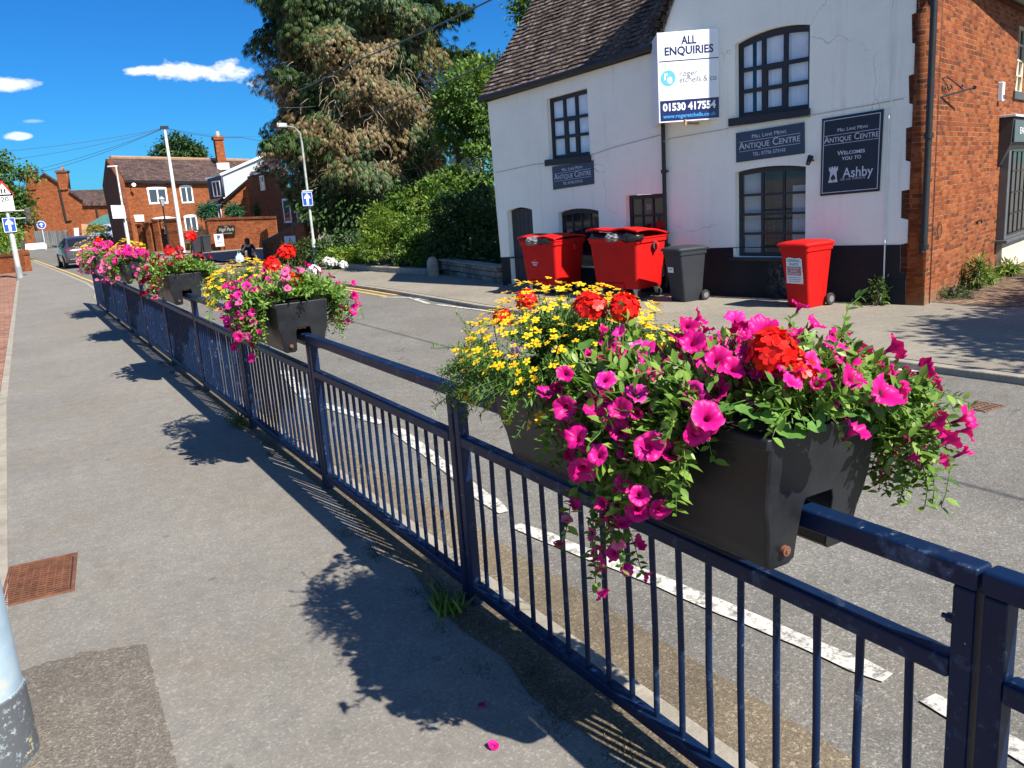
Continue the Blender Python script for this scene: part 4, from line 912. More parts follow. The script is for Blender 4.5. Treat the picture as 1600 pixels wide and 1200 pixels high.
w = window('w', -2.75, .665, -1.53, 2.01, .045, 3, 4, 1, .05, .10, None, glassm=M_thind, barw=.04, sill=(-2.84, .60, -1.45, .655), label='ground floor window with a wire guard and a black frame')
slats(w, -2.70, .68, -2.38, 2.03, 4, -.19, M_curt); slats(w, -1.84, .68, -1.56, 1.75, 4, -.19, M_curt); backing(w, -2.8, .6, -1.5, 2.1, -.45, simple('dim_shop', (.05, .045, .04), .9, .8, 3))
mm = MB()
for i in range(39): mm.tube([MF @ Vector((-2.72 + 1.17 * i / 38, .69, -.075)), MF @ Vector((-2.72 + 1.17 * i / 38, 2.02, -.075))], .0009, 3)
for i in range(52): mm.tube([MF @ Vector((-2.72, .70 + 1.31 * i / 51, -.073)), MF @ Vector((-1.55, .70 + 1.31 * i / 51, -.073))], .0009, 3)
mm.build('wire_guard', simple('galvanised_wire', (.13, .135, .14), .6, .2, 30, .2), w, True)
w = window('w', -6.80, .66, -5.75, 1.48, .055, 4, 3, 1, .05, .09, None, glassm=M_glsd, barw=.026, label='low arched window behind the left large bin')
w = window('w', -5.055, .73, -4.215, 1.745, 0, 3, 3, 1, .06, .09, None, glassm=M_glsd, barw=.026, label='low square window numbered 20 beside the drainpipe')
lettering([("20", -4.62, 1.52, .12, .10)], MF, simple('number_white', (.45, .45, .45), .7, .1, 5), w, 'number', -.108)
# plank door
mm = MB(); n = 6
for i in range(n): fbox(mm, -8.32 + .76 * i / n, -.02, -.16, -8.32 + .76 * (i + .96) / n, 1.56 + .05 * (1 - (2 * (i + .5) / n - 1) ** 2), -.12)
dr = mm.build('door', simple('dark_door_paint', (.028, .030, .036), .6, .25, 8), bld, True, bevel=.004); dr['label'] = 'narrow dark plank door with an arched head'
mm = MB(); fbox(mm, -7.76, .80, -.12, -7.58, .835, -.10); mm.build('handle', M_blk, dr, True)
mm = MB(); fbox(mm, -8.42, -.05, -.30, -7.5, .03, .02); mm.build('step', M_kerb, dr, True)
plate('backing', [arch(-8.35, -.05, -7.54, 1.6, .06)], .02, MF, M_blind, dr, z0=-.2)
# brick side: window, shop bay
w = window('w', 4.71, 3.07, 5.79, 4.21, 0, 3, 4, 1, .05, .10, None, glassm=M_glsd, barw=.03, M=MS, mat=simple('cream_joinery', (.5, .47, .36), .6, .15, 6), sill=(4.52, 2.93, 6.0, 3.06), sillm=simple('grey_sill', (.06, .065, .07), .6, .2, 5), label='multi-paned window high on the brick side')
M_shop = simple('grey_shop_paint', (.085, .09, .098), .5, .2, 6)
bay = thing('shop_window', 'grey shop bay window with hooded fascia on the brick alley wall', 'shop window', B0 + bd * 5.0)
mm = MB(); fbox(mm, 3.92, .58, .02, 6.6, 2.12, .155, MS); mm.build('bay', M_shop, bay, True, bevel=.01)
mm = MB(); fbox(mm, 4.02, .02, .02, 6.6, .52, .11, MS); mm.build('base', simple('cream_render', (.55, .50, .40), .9, .2, 4), bay, True)
mm = MB(); fbox(mm, 3.86, .525, .02, 6.7, .578, .21, MS); mm.build('sill', M_shop, bay, True, bevel=.008)
mm = MB(); mm.prism([(.02, 1.82), (.05, 1.84), (.20, 2.17), (.22, 2.58), (.02, 2.60)], 3.72, 6.7, MS @ Matrix(((0, 0, 1, 0), (0, 1, 0, 0), (1, 0, 0, 0), (0, 0, 0, 1)))); mm.build('hood', simple('dark_hood', (.03, .03, .032), .6, .2, 5), bay, True)
mm = MB(); fbox(mm, 3.68, 2.602, .015, 6.8, 2.64, .26, MS); mm.build('flashing', simple('lead', (.5, .53, .58), .5, .2, 4), bay, True, bevel=.005)
mm = MB(); fbox(mm, 3.78, 2.20, .222, 6.6, 2.55, .24, MS); fa = mm.build('fascia_board', simple('slate_green', (.07, .10, .105), .5, .15, 6), bay, True)
lettering([("EAR", 4.35, 2.38, .15, .42)], MS, simple('sign_white', (.75, .75, .72), .6, .05, 5), fa, 'lettering', .243)
mm = MB()
for i in range(8): fbox(mm, 4.12 + .34 * i, .66, .157, 4.14 + .34 * i, 2.06, .172, MS)
for z in (.66, 1.0, 1.36, 1.72, 2.04): fbox(mm, 4.08, z, .1725, 6.6, z + .018, .184, MS)
mm.build('grille', M_blk, bay, True)
mm = MB(); fbox(mm, 4.06, .64, .1565, 6.58, 2.08, .160, MS); mm.build('pane', M_glsd, bay, True)
# small fittings
t = thing('alarm_box', 'narrow white alarm box with a blue window on the brick side', 'alarm', B0 + bd * 3.53 + UP * 3.0)
mm = MB(); fbox(mm, 3.45, 2.85, .02, 3.58, 3.15, .10, MS); mm.build('case', simple('white_plastic', (.75, .77, .80), .4, .05, 5), t, True, bevel=.012)
mm = MB(); fbox(mm, 3.47, 2.89, .0995, 3.56, 2.95, .106, MS); mm.build('lens', simple('blue_lens', (.03, .05, .25), .3, .1, 5), t, True)
t = thing('sign_bracket', 'empty black wrought iron sign bracket with scrolls on the brick corner', 'bracket', B0 + bd * .9 + UP * 2.85)
def sp(x, y, w=.06): return MS @ Vector((x, y, w))
def bpt(k, v): return B0 + bd * .30 + (bd * .93 + bn * .36).normalized() * (k * .55) + UP * (2.85 + (v - 2.85) * .62)
mm = MB(); mm.tube([bpt(0, 2.76), bpt(.9, 2.90), bpt(1.35, 2.97)], .014, 6); mm.tube([bpt(1.35, 2.97), bpt(1.48, 2.99)], [.03, .002], 6); mm.build('arm', M_blk, t, True)
for cx, r0 in ((.22, .12), (.42, .085), (.85, .06)):
    mm = MB(); mm.tube([bpt(cx + (r0 - .012 * i * r0 * 5) * 1.1 * math.cos(i * .5), 2.80 + cx * .15 + r0 * 1.05 + (r0 - .012 * i * r0 * 5) * math.sin(i * .5)) for i in range(15)], .008, 5); mm.build('scroll', M_blk, t, True)
mm = MB(); mm.tube([bpt(.02, 3.16), bpt(.3, 3.20), bpt(.6, 3.08), bpt(.95, 2.92)], .008, 5); mm.build('stay', M_blk, t, True)
t = thing('wall_lamp', 'small black lamp on the white front between the window and the dark sign', 'lamp', F3(1.39, 2.1, 0))
mm = MB(); mm.cyl(F3(1.40, 2.10, .0), F3(1.40, 2.11, .10), .012, n=8); mm.build('arm', M_blk, t, True)
mm = MB(); mm.cyl(F3(1.40, 2.16, .09), F3(1.41, 2.05, .16), .045, .03, 12); mm.build('head', M_blk, t, True, smooth=40)
mm = MB(); mm.tube([bpt(0, 0) * 0 + sp(.52 + .1 * math.cos(i * .63), 1.0 + .1 * math.sin(i * .63), .04) for i in range(11)], .005, 5); tag(mm.build('wire_hoop', M_blk), 'thin wire hoop hanging on the brick corner wall', 'hoop')
mm = MB(); mm.tube([sp(2.56, .98, .02), sp(2.56, 1.0, .07), sp(2.70, 1.01, .07), sp(2.70, .95, .07)], .012, 6); tag(mm.build('wall_tap', M_blk), 'little black pipe bend fixed low on the brick side', 'pipe')

# ------------------------------------------------------------------ signs on the front
M_sign = simple('slate_blue_sign', (.026, .046, .085), .38, .15, 3); M_signw = simple('pale_letter', (.55, .60, .70), .5, .03, 5); M_navysign = simple('dark_navy_sign', (.006, .009, .026), .35, .2, 3)
def flat_sign(name, label, poly, mat, thick=.02, z0=.025, M=MF):
    cx = sum(p[0] for p in poly) / len(poly); cy = sum(p[1] for p in poly) / len(poly)
    t = thing(name, label, 'sign', M @ Vector((cx, cy, 0))); plate('board', [poly], thick, M, mat, t, z0=z0); return t
def skewM(poly, z):
    """frame that maps a unit square (x right, y up, origin at the middle) onto the slightly tilted board"""
    a, b, c, d = [Vector((p[0], p[1], 0)) for p in poly]; X = ((b - a) + (c - d)) / 2; Y = ((d - a) + (c - b)) / 2; o = (a + b + c + d) / 4
    m = Matrix(((X.x / X.length, Y.x / Y.length, 0, o.x), (X.y / X.length, Y.y / Y.length, 0, o.y), (0, 0, 1, z), (0, 0, 0, 1))); return m, X.length, Y.length
for poly, lab, tel in (([(-2.72, 2.165), (-1.54, 2.215), (-1.55, 2.665), (-2.72, 2.62)], 'slate blue shop name board under the tall upper window', "TEL: 07756 573143"),
                  ([(-6.89, 1.945), (-5.81, 2.00), (-5.80, 2.43), (-6.89, 2.385)], 'slate blue shop name board under the small left upper window', "TEL: 07756 573143")):
    t = flat_sign('name_board', lab, poly, M_sign); m, w, h = skewM(poly, .026); m = MF @ m
    lettering([("Mill Lane Mews", 0, .30 * h, .085, .50 * w, dict(small=True)), ("Antique Centre", 0, .02 * h, .155, .90 * w, dict(small=True)), (tel, 0, -.30 * h, .075, .48 * w)], m, M_signw, t)
    mm = MB()
    for y in (.17, -.155): k_ = len(mm.v); mm.bb((-.45 * w, y * h - .003, 0), (.45 * w, y * h + .003, .004)); mm.v[k_:] = [tuple(m @ Vector(q)) for q in mm.v[k_:]]
    mm.build('rule', M_signw, t, True)
poly = [(-1.275, 1.575), (-.39, 1.605), (-.365, 2.715), (-1.265, 2.68)]
t = flat_sign('welcome_board', 'tall dark navy welcome board with a white castle tower emblem', poly, M_navysign); m, w, h = skewM(poly, .026); m = MF @ m
lettering([("Mill Lane Mews", .02, .325 * h, .07, .50 * w, dict(small=True)), ("Antique Centre", 0, .215 * h, .13, .90 * w, dict(small=True)), ("Welcomes", .01, .03 * h, .088, .46 * w, dict(small=True, bold=.001)), ("you to", .02, -.04 * h, .088, .32 * w, dict(small=True, bold=.001)),
           ("Ashby", .12, -.235 * h, .20, .50 * w, dict(bold=.001)), ("DE LA ZOUCH", .05, -.31 * h, .040, .40 * w, dict(spacing=1.3))], m, M_signw, t)
mm = MB()
def onb(x0, y0, x1, y1): k_ = len(mm.v); mm.bb((x0, y0, 0), (x1, y1, .004)); mm.v[k_:] = [tuple(m @ Vector(q)) for q in mm.v[k_:]]
for y in (.27, .155): onb(-.45 * w, y * h - .003, .45 * w, y * h + .003)
e = .468
for q in ((-e * w, -e * h, -e * w + .009, e * h), (e * w - .009, -e * h, e * w, e * h), (-e * w + .009, e * h - .009, e * w - .009, e * h), (-e * w + .009, -e * h, e * w - .009, -e * h + .009)): onb(*q)
mm.build('border', M_signw, t, True)
tw = [(-.36, -.335), (-.20, -.335), (-.20, -.325), (-.212, -.30), (-.222, -.20), (-.20, -.18), (-.20, -.135), (-.222, -.135), (-.222, -.155), (-.240, -.155), (-.240, -.13), (-.265, -.13), (-.265, -.15), (-.285, -.15), (-.285, -.13), (-.31, -.13), (-.31, -.155), (-.33, -.155), (-.33, -.135), (-.352, -.135), (-.352, -.18), (-.33, -.20), (-.342, -.30), (-.36, -.325)]
sc_ = lambda p: (p[0] * w * 1.0, p[1] * h)
hole = [(-.288, -.335 + .012), (-.270, -.335 + .012), (-.270, -.30), (-.240, -.302), (-.236, -.272), (-.279, -.225), (-.322, -.272), (-.318, -.302), (-.288, -.30)]
plate('tower_emblem', [[sc_(p) for p in tw], [sc_(p) for p in hole]], .004, m, M_signw, t, z0=.004)

# ------------------------------------------------------------------ agent's V board
bs = 3.02; vdir = (fn * .71 + fd * .70).normalized(); vdir2 = (fn * -.71 + fd * .70).normalized(); bw_, zb, zt = .96, 2.875, 4.245
o0 = F3(bs, 0, .03)
t = thing('agent_board', 'white and blue estate agent board angled out from the white front', 'sign', o0)
Mb = frame(o0 + vdir * (bw_ / 2) + UP * ((zb + zt) / 2), -vdir, UP, (-vdir).cross(UP)); hh_ = (zt - zb)
M_bw = simple('board_white', (.78, .80, .84), .4, .03, 3); M_bblue = simple('board_blue', (.006, .014, .10), .35, .1, 3); M_cyan = simple('board_cyan', (.05, .32, .72), .4, .05, 3); M_grey_t = simple('thin_grey_letter', (.12, .13, .16), .5, .05, 3)
plate('panel', [rect(-bw_ / 2, -hh_ / 2, bw_ / 2, hh_ / 2)], .012, Mb, M_bw, t, z0=0)
e2 = o0 + vdir * bw_; Mb2 = frame(e2 + vdir2 * (bw_ / 2 + .012) + UP * ((zb + zt) / 2), -vdir2, UP, (-vdir2).cross(UP))
plate('panel', [rect(-bw_ / 2 + .02, -hh_ / 2, bw_ / 2 - .005, hh_ / 2)], .012, Mb2, M_bw, t, z0=0)
mm = MB(); mm.cyl(e2 + UP * (zb - .0), e2 + UP * (zt + .0), .012, n=8); mm.build('edge_strip', M_bw, t, True)
mm = MB(); c_ = o0 + vdir * .55 + UP * (zb - .03); mm.tube([F3(3.45, zb - .03, 0), c_], .018, 6); mm.tube([c_ - UP * .04, c_ + UP * .06], .02, 6); mm.build('bracket', simple('batten', (.35, .24, .14), .8, .2, 9), t, True)
def bp(x, y): return (x * bw_, y * hh_)
plate('blue_band', [rect(-.485 * bw_, -.485 * hh_, .495 * bw_, -.255 * hh_)], .002, Mb, M_bblue, t, z0=.0025)
plate('rule', [rect(-.49 * bw_, .176 * hh_, .495 * bw_, .187 * hh_)], .002, Mb, M_bblue, t, z0=.0025)
lettering([("ALL", .015 * bw_, .395 * hh_, .17, .25 * bw_, dict(bold=.004)), ("ENQUIRIES", .01 * bw_, .285 * hh_, .17, .80 * bw_, dict(bold=.004))], Mb, M_bblue, t, 'heading', .002)
lettering([("01530 417554", -.0 * bw_, -.335 * hh_, .16, .88 * bw_, dict(bold=.006))], Mb, M_bw, t, 'phone_number', .004)
lettering([("www.rogeretchells.co.uk", -.0 * bw_, -.435 * hh_, .085, .88 * bw_, dict(bold=.002))], Mb, M_cyan, t, 'web_address', .004)
lettering([("roger", -.155 * bw_, .035 * hh_, .13, .29 * bw_, dict(align='LEFT', bold=-.0005)), ("etchells & co", -.155 * bw_, -.035 * hh_, .13, .61 * bw_, dict(align='LEFT', bold=-.0005))], Mb, M_grey_t, t, 'firm_name', .002)
lettering([("chartered surveyors", -.13 * bw_, -.093 * hh_, .035, .33 * bw_, dict(align='LEFT'))], Mb, simple('pale_blue_letter', (.45, .6, .8), .5, .05, 3), t, 'strapline', .002)
def logo_blue():
    tm = NT('logo_blue'); uv = tm.n("ShaderNodeTexCoord").outputs['UV']; co = tm.n("ShaderNodeTexCoord").outputs['Generated']
    sp_ = tm.n("ShaderNodeSeparateXYZ"); tm.l(co, sp_.inputs[0]); tm.l(tm.ramp(sp_.outputs[2], ((.1, (.005, .02, .16)), (.6, (.01, .10, .42)), (1, (.12, .45, .78)))), tm.b.inputs['Base Color']); tm.b.inputs['Roughness'].default_value = .4; return tm.m
plate('logo_disc', [[(-.34 * bw_ + .125 * bw_ * math.cos(i * PI / 18), -.005 * hh_ + .125 * bw_ * math.sin(i * PI / 18)) for i in range(36)]], .002, Mb, logo_blue(), t, z0=.0025)
lettering([("r", -.378 * bw_, .022 * hh_, .2, .06 * bw_, dict(bold=.005)), ("e", -.315 * bw_, -.018 * hh_, .2, .085 * bw_, dict(bold=.005))], Mb, M_bw, t, 'logo_letters', .0035)

# ------------------------------------------------------------------ bins
def redm(nm, col, rough=.38):
    t = NT(nm); co = t.n("ShaderNodeTexCoord").outputs['Object']
    c = t.ramp(t.noise(3, 6, .7, co), ((.3, tuple(x * .82 for x in col)), (.7, tuple(min(1, x * 1.08) for x in col)))); sc = t.noise(18, 8, .8, co)
    c = t.mix(t.ramp(sc, ((.66, G3(0)), (.76, G3(.4)))), c, tuple(x * .5 + .10 for x in col)); t.l(c, t.b.inputs['Base Color']); t.l(t.ramp(sc, ((.3, G3(rough)), (.7, G3(rough + .25)))), t.b.inputs['Roughness']); t.b.inputs['Specular IOR Level'].default_value = .28; t.bump(t.noise(30, 4, .6, co), .06, .004); return t.m
M_redb = redm('red_plastic', (.52, .004, .003), .55); M_greyb = redm('grey_plastic', (.030, .034, .042), .45); M_tyre = simple('rubber', (.02, .02, .022), .8, .3, 20); M_zinc = simple('zinc', (.45, .45, .43), .4, .2, 20, .7); M_lab = simple('label_white', (.70, .73, .76), .5, .06, 12)
def rr(w, d, r, n=4, z=0, cy=0):
    pts = []
    for sx, sy, a0 in ((1, 1, 0), (-1, 1, 90), (-1, -1, 180), (1, -1, 270)):
        for i in range(n + 1): a = R(a0 + 90 * i / n); pts.append(Vector((sx * (w / 2 - r) + r * math.cos(a), cy + sy * (d / 2 - r) + r * math.sin(a), z)))
    return pts
def facing(s, w, turn=0):
    """local frame of a thing standing before the front: x along the front to the right, -y out to the road"""
    return Matrix.Translation(A0 + fd * s + fn * w) @ Matrix.Rotation(math.atan2(-fd.y, -fd.x) + R(turn), 4, 'Z')
M_rub = simple('bin_bag', (.012, .012, .014), .3, .4, 6); M_rubl = simple('clear_bag', (.16, .16, .165), .35, .6, 12)
def waste(parent_label, M, w, d, z, seed):
    r_ = random.Random(seed); t = thing('rubbish_bags', parent_label, 'rubbish', M=M); 
    for i in range(6):
        bm = bmesh.new(); bmesh.ops.create_icosphere(bm, subdivisions=3, radius=1); cx, cy = r_.uniform(-w * .36, w * .36), r_.uniform(-d * .44, -d * .1); rs = (r_.uniform(.16, .26), r_.uniform(.12, .2), r_.uniform(.05, .09)); ph = r_.random() * 9
        for v in bm.verts:
            q = v.co.copy(); nz_ = 1 + .12 * math.sin(q.x * 7 + ph) * math.sin(q.y * 6 + ph) + .09 * math.sin(q.z * 13 + q.x * 9 + ph) + r_.uniform(-.03, .03); v.co = Vector((q.x * rs[0] * nz_ + cx, q.y * rs[1] * nz_ + cy, q.z * rs[2] * nz_ + z + r_.uniform(-.002, .002) + .02))
        me = bpy.data.meshes.new('bag'); bm.to_mesh(me); bm.free(); me.materials.append(M_rubl if i in (4,) else M_rub); 
        if i not in (4,): me.polygons.foreach_set('use_smooth', np.ones(len(me.polygons), bool))
        link('bag', me, t)
def big_bin(label, s, wout, W_, D_, zb, zr, lid_open, turn=0, group='large red four wheeled bins', chute=True):
    """four wheeled container; s is the right edge of its front face, wout its distance from the wall"""
    M = facing(s, wout, turn) @ Matrix.Translation((-W_ / 2, D_ / 2, 0)); t = thing('large_bin', label, 'bin', M=M, group=group)
    prof = [(zb, .86, .80, .05), (zb + .03, .875, .82, .06), (zb + .22, .90, .86, .06), (zr - .20, .965, .95, .06), (zr - .10, .98, .97, .06), (zr - .095, 1.02, 1.01, .06), (zr - .03, 1.03, 1.03, .06), (zr - .02, 1.05, 1.05, .06), (zr, 1.05, 1.05, .06), (zr, .97, .95, .05), (zr - .25, .93, .90, .05)]
    mb = MB(); mb.loft([rr(W_ * a, D_ * b, r, 4, z) for z, a, b, r in prof]); mb.build('body', M_redb, t, smooth=35)
    mb = MB()
    for i in range(1): mb.bb((-W_ * .30, -D_ * .445, zb + .0), (W_ * .18, -D_ * .40, zb + .10))
    mb.build('foot_panel', M_redb, t, bevel=.02)
    if lid_open is not None:
        n = 12; vs = []; fs = []; hy = D_ * .52
        for j in range(9):
            for i in range(n + 1):
                x = (i / n - .5) * W_ * 1.06; v = j / 8; y = hy - v * D_ * 1.06 * math.cos(lid_open); z = zr + .03 + v * D_ * 1.06 * math.sin(lid_open) + .05 * math.sin(PI * v) + .012 * math.sin(i * PI / n) + .02 * math.sin(i * .9) * v
                vs.append((x, y, z))
        k = len(vs); vs += [(x, y, z - .035) for x, y, z in vs]; w1 = n + 1
        for j in range(8):
            for i in range(n): a = j * w1 + i; fs += [(a, a + 1, a + w1 + 1, a + w1), (k + a, k + a + w1, k + a + w1 + 1, k + a + 1)]
        for i in range(n): fs += [(i, k + i, k + i + 1, i + 1), (8 * w1 + i, 8 * w1 + i + 1, k + 8 * w1 + i + 1, k + 8 * w1 + i)]
        for j in range(8): a, b = j * w1, (j + 1) * w1; fs += [(a, b, k + b, k + a), (a + n, k + a + n, k + b + n, b + n)]
        mb = MB(); mb.add(vs, fs); mb.build('lid', M_redb, t, bevel=.008, smooth=45)
        if chute: mb = MB(); mb.cyl((W_ * .525, .05, zr - .16), (W_ * .535, .05, zr - .16), .075, n=20); mb.build('trunnion', simple('dark_plastic', (.05, .05, .055), .5, .3, 9), t)
        mb = MB(); mb.tube([(W_ * .53, .05, zr - .12), (W_ * .57, .05, zr - .14), (W_ * .57, .05, zr - .2)], .03, 10); mb.build('lifting_pin', M_redb, t, smooth=50)
    for sx in (-1, 1):
        for sy in (-1, 1):
            x, y = sx * W_ * .36, sy * D_ * .33; mb = MB(); mb.loft([[Vector((x + dx - .05 * q, y - .035, z)), Vector((x + dx + .05 * q, y - .035, z)), Vector((x + dx + .05 * q, y + .035, z)), Vector((x + dx - .05 * q, y + .035, z))] for dx, z, q in ((0, zb + .02, 1.2), (.01, .13, .8), (.03, .06, .5))]); c_ = mb.build('castor', M_zinc, t); mb = MB(); mb.cyl((x + .03, y - .024, .075), (x + .03, y + .024, .075), .075, n=18); mb.build('wheel', M_tyre, c_, bevel=.006)
    return t, M
t, Mbin = big_bin('large red bin with a nearly closed lid and a white emblem on the front', 5.97, 1.0, .95, .84, .18, 1.03, .03, chute=False)
# lid flopped down behind, emblem
Me_ = Mbin @ frame(Vector((-.06, -.415, .0)), Vector((1, 0, 0)), Vector((0, .065, 1)).normalized(), Vector((0, -1, .065)).normalized())
plate('emblem', [[(-.045 + .035 * math.cos(i * PI / 8), .70 + .045 * math.sin(i * PI / 8) + (.02 if i == 4 else 0)) for i in range(16)], [(-.045 + .012 * math.cos(i * PI / 5), .695 + .016 * math.sin(i * PI / 5)) for i in range(10)]], .004, Me_, M_lab, t, z0=.012)
lettering([("Business", -.045, .615, .05, .16, dict(bold=.001)), ("Waste", -.045, .57, .05, .11, dict(bold=.001))], Me_, M_lab, t, 'lettering', .012)
waste('dark rubbish bags showing under the lid of the red bin with the emblem', Mbin, .95, .84, 1.0, 3)
t, Mbin = big_bin('large red bin with its lid propped up by bulging bags', 4.02, 1.0, 1.10, .84, .18, 1.06, .13)
waste('black and clear rubbish bags bulging under the propped red lid', Mbin, 1.10, .84, 1.045, 8)
def wheelie(name, label, s, wout, turn, mat, H_=.93):
    M = facing(s, wout, turn); t = thing(name, label, 'bin', M=M, group='wheelie bins by the white front'); k_ = H_ / 1.06
    prof = [(.0, .40, .44, .04, .03), (.02, .42, .46, .05, .03), (.30, .45, .50, .05, .02), (.86, .52, .62, .05, 0), (.90, .53, .63, .05, 0), (.905, .56, .66, .05, 0), (.98, .57, .67, .05, 0)]
    mb = MB(); mb.loft([rr(w * k_, d * k_, r * k_, 4, z * k_, cy * k_) for z, w, d, r, cy in prof]); mb.build('body', mat, t, smooth=35)
    mb = MB(); mb.loft([rr(w * k_, d * k_, r * k_, 4, z * k_, cy * k_) for z, w, d, r, cy in ((.982, .59, .72, .05, -.01), (1.01, .60, .73, .05, -.01), (1.035, .57, .70, .06, -.01), (1.055, .46, .58, .08, 0), (1.06, .40, .5, .08, 0))]); l_ = mb.build('lid', mat, t, smooth=35)
    mb = MB(); mb.tube([(-.24 * k_, .40 * k_, .99 * k_), (.24 * k_, .40 * k_, .99 * k_)], .016, 8); mb.tube([(-.2 * k_, .32 * k_, .97 * k_), (-.2 * k_, .40 * k_, .99 * k_)], .014, 6); mb.tube([(.2 * k_, .32 * k_, .97 * k_), (.2 * k_, .40 * k_, .99 * k_)], .014, 6); mb.build('handle', mat, t, smooth=60)
    for sx in (-1, 1):
        mb = MB(); mb.cyl((sx * .24 * k_, .27 * k_, .10 * k_), (sx * .29 * k_, .27 * k_, .10 * k_), .10 * k_, n=24); wl = mb.build('wheel', M_tyre, t, bevel=.012); mb = MB(); mb.cyl((sx * .27 * k_, .27 * k_, .10 * k_), (sx * .293 * k_, .27 * k_, .10 * k_), .055 * k_, n=16); mb.build('hub', simple('grey_hub', (.16, .16, .17), .6, .2, 12), wl)
    mb = MB(); mb.cyl((-.28 * k_, .27 * k_, .10 * k_), (.28 * k_, .27 * k_, .10 * k_), .012, n=8); mb.build('axle', M_blk, t)
    fy = lambda z: (-(.46 + (.62 - .46) * z / .86) / 2 + .03 * (1 - z / .86)) * k_
    Mf = M @ frame(Vector((0, 0, 0)), Vector((1, 0, 0)), UP, Vector((0, -1, 0)))
    return t, Mf, fy, k_
t, Mf, fy, k_ = wheelie('wheelie_bin', 'dark grey wheelie bin with a small white label beside the red bins', 3.28, .68, -14, M_greyb, .90)
z = .62 * k_; Ml = Mf @ frame(Vector((-.06, z, -fy(.62) + .012)), Vector((1, 0, 0)), Vector((0, 1, .10)).normalized(), Vector((0, -.10, 1)).normalized())
plate('label', [rect(-.07, -.045, .07, .045)], .003, Ml, M_lab, t); lettering([("No", -.02, .01, .035, .035), ("8a", .025, .01, .035, .035)], Ml, M_bblue, t, 'label_text', .001)
t, Mf, fy, k_ = wheelie('wheelie_bin', 'red wheelie bin with a worn notice on its front, alone at right', 1.20, .56, -9, M_redb, .97)
z = .60 * k_; Ml = Mf @ frame(Vector((.0, z, -fy(.60) + .012)), Vector((1, 0, 0)), Vector((0, 1, .10)).normalized(), Vector((0, -.10, 1)).normalized())
plate('notice', [[(-.145, -.19), (.145, -.19), (.14, .17), (.10, .19), (.02, .18), (-.08, .195), (-.13, .18)]], .003, Ml, M_lab, t)
plate('notice_band', [rect(-.12, -.07, .12, .06)], .002, Ml, simple('faded_red', (.42, .16, .20), .6, .3, 18), t, z0=.002)
lettering([("GENERAL", 0, .145, .055, .22, dict(bold=.001)), ("WASTE", 0, .09, .055, .17, dict(bold=.001))], Ml, simple('faded_green', (.10, .36, .38), .6, .2, 12), t, 'notice_heading', .002)
lettering([("NO FOOD", 0, .035, .035, .17), ("WASTE", 0, -.005, .035, .12), ("NO LIQUIDS", 0, -.045, .035, .19)], Ml, M_lab, t, 'notice_text', .004)
lettering([("PLEASE KEEP THIS", 0, -.10, .022, .21), ("LID CLOSED AFTER", 0, -.13, .022, .21), ("USE THANK YOU", 0, -.16, .022, .18)], Ml, simple('faded_violet', (.35, .27, .42), .6, .2, 12), t, 'notice_small_print', .002)

# ------------------------------------------------------------------ trees, shrubs and hedges
M_bark = simple('bark', (.09, .065, .045), .95, .4, 6, bump=.6)
def leafy(cols, nm, tr=.3): return leafmat(nm, cols, tr, .55)
L_decid = leafy(((.025, .065, .010), (.06, .13, .02), (.11, .20, .035), (.16, .25, .05)), 'broad_leaf')
L_lime = leafy(((.045, .10, .010), (.095, .185, .018), (.165, .27, .03), (.26, .34, .055)), 'lime_leaf')
L_mid = leafy(((.025, .065, .008), (.06, .135, .015), (.115, .20, .025), (.19, .27, .045)), 'mid_leaf')
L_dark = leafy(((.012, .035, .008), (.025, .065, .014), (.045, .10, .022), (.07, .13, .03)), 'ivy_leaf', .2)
L_conf = leafy(((.012, .032, .007), (.026, .058, .013), (.046, .088, .022), (.075, .12, .032)), 'conifer_spray', .2)
L_dead = leafy(((.065, .042, .015), (.13, .092, .036), (.20, .15, .065), (.28, .225, .11)), 'dead_spray', .2)
L_olive = leafy(((.04, .06, .02), (.08, .11, .03), (.13, .15, .05)), 'olive_spray', .2)
L_gold = leafy(((.16, .17, .02), (.28, .27, .03)), 'golden_spray', .25)
LEAF6_V = [(0, 0, 0), (.28, .35, .04), (.22, .72, .02), (0, 1, -.12), (-.22, .72, .02), (-.28, .35, .04)]; LEAF6_F = [(0, 1, 2, 3), (0, 3, 4, 5)]
def blob_pts(blobs, nclump, nper, spread, rmin=.72):
    """clumps of leaves on the skins of overlapping blobs: position, outward direction"""
    vol = np.array([(r[0] * r[1] + r[0] * r[2] + r[1] * r[2]) for c, r in blobs]); w = vol / vol.sum(); P = []; O = []
    C = np.array([c for c, r in blobs], float); RR = np.array([r for c, r in blobs], float)
    idx = rng.choice(len(blobs), nclump, p=w); d = rdir(nclump); rad = rmin + (1.08 - rmin) * rng.random(nclump) ** .7
    cc = C[idx] + d * RR[idx] * rad[:, None]
    k = rng.integers(int(nper * .4), int(nper * 1.7), nclump)
    ii = np.repeat(np.arange(nclump), k)
    g = rng.normal(size=(len(ii), 3)) * spread * rng.uniform(.5, 1.3, nclump)[ii][:, None]; g[:, 2] *= .75
    return cc[ii] + g, unit(d[ii] + unit(g) * .7), ii
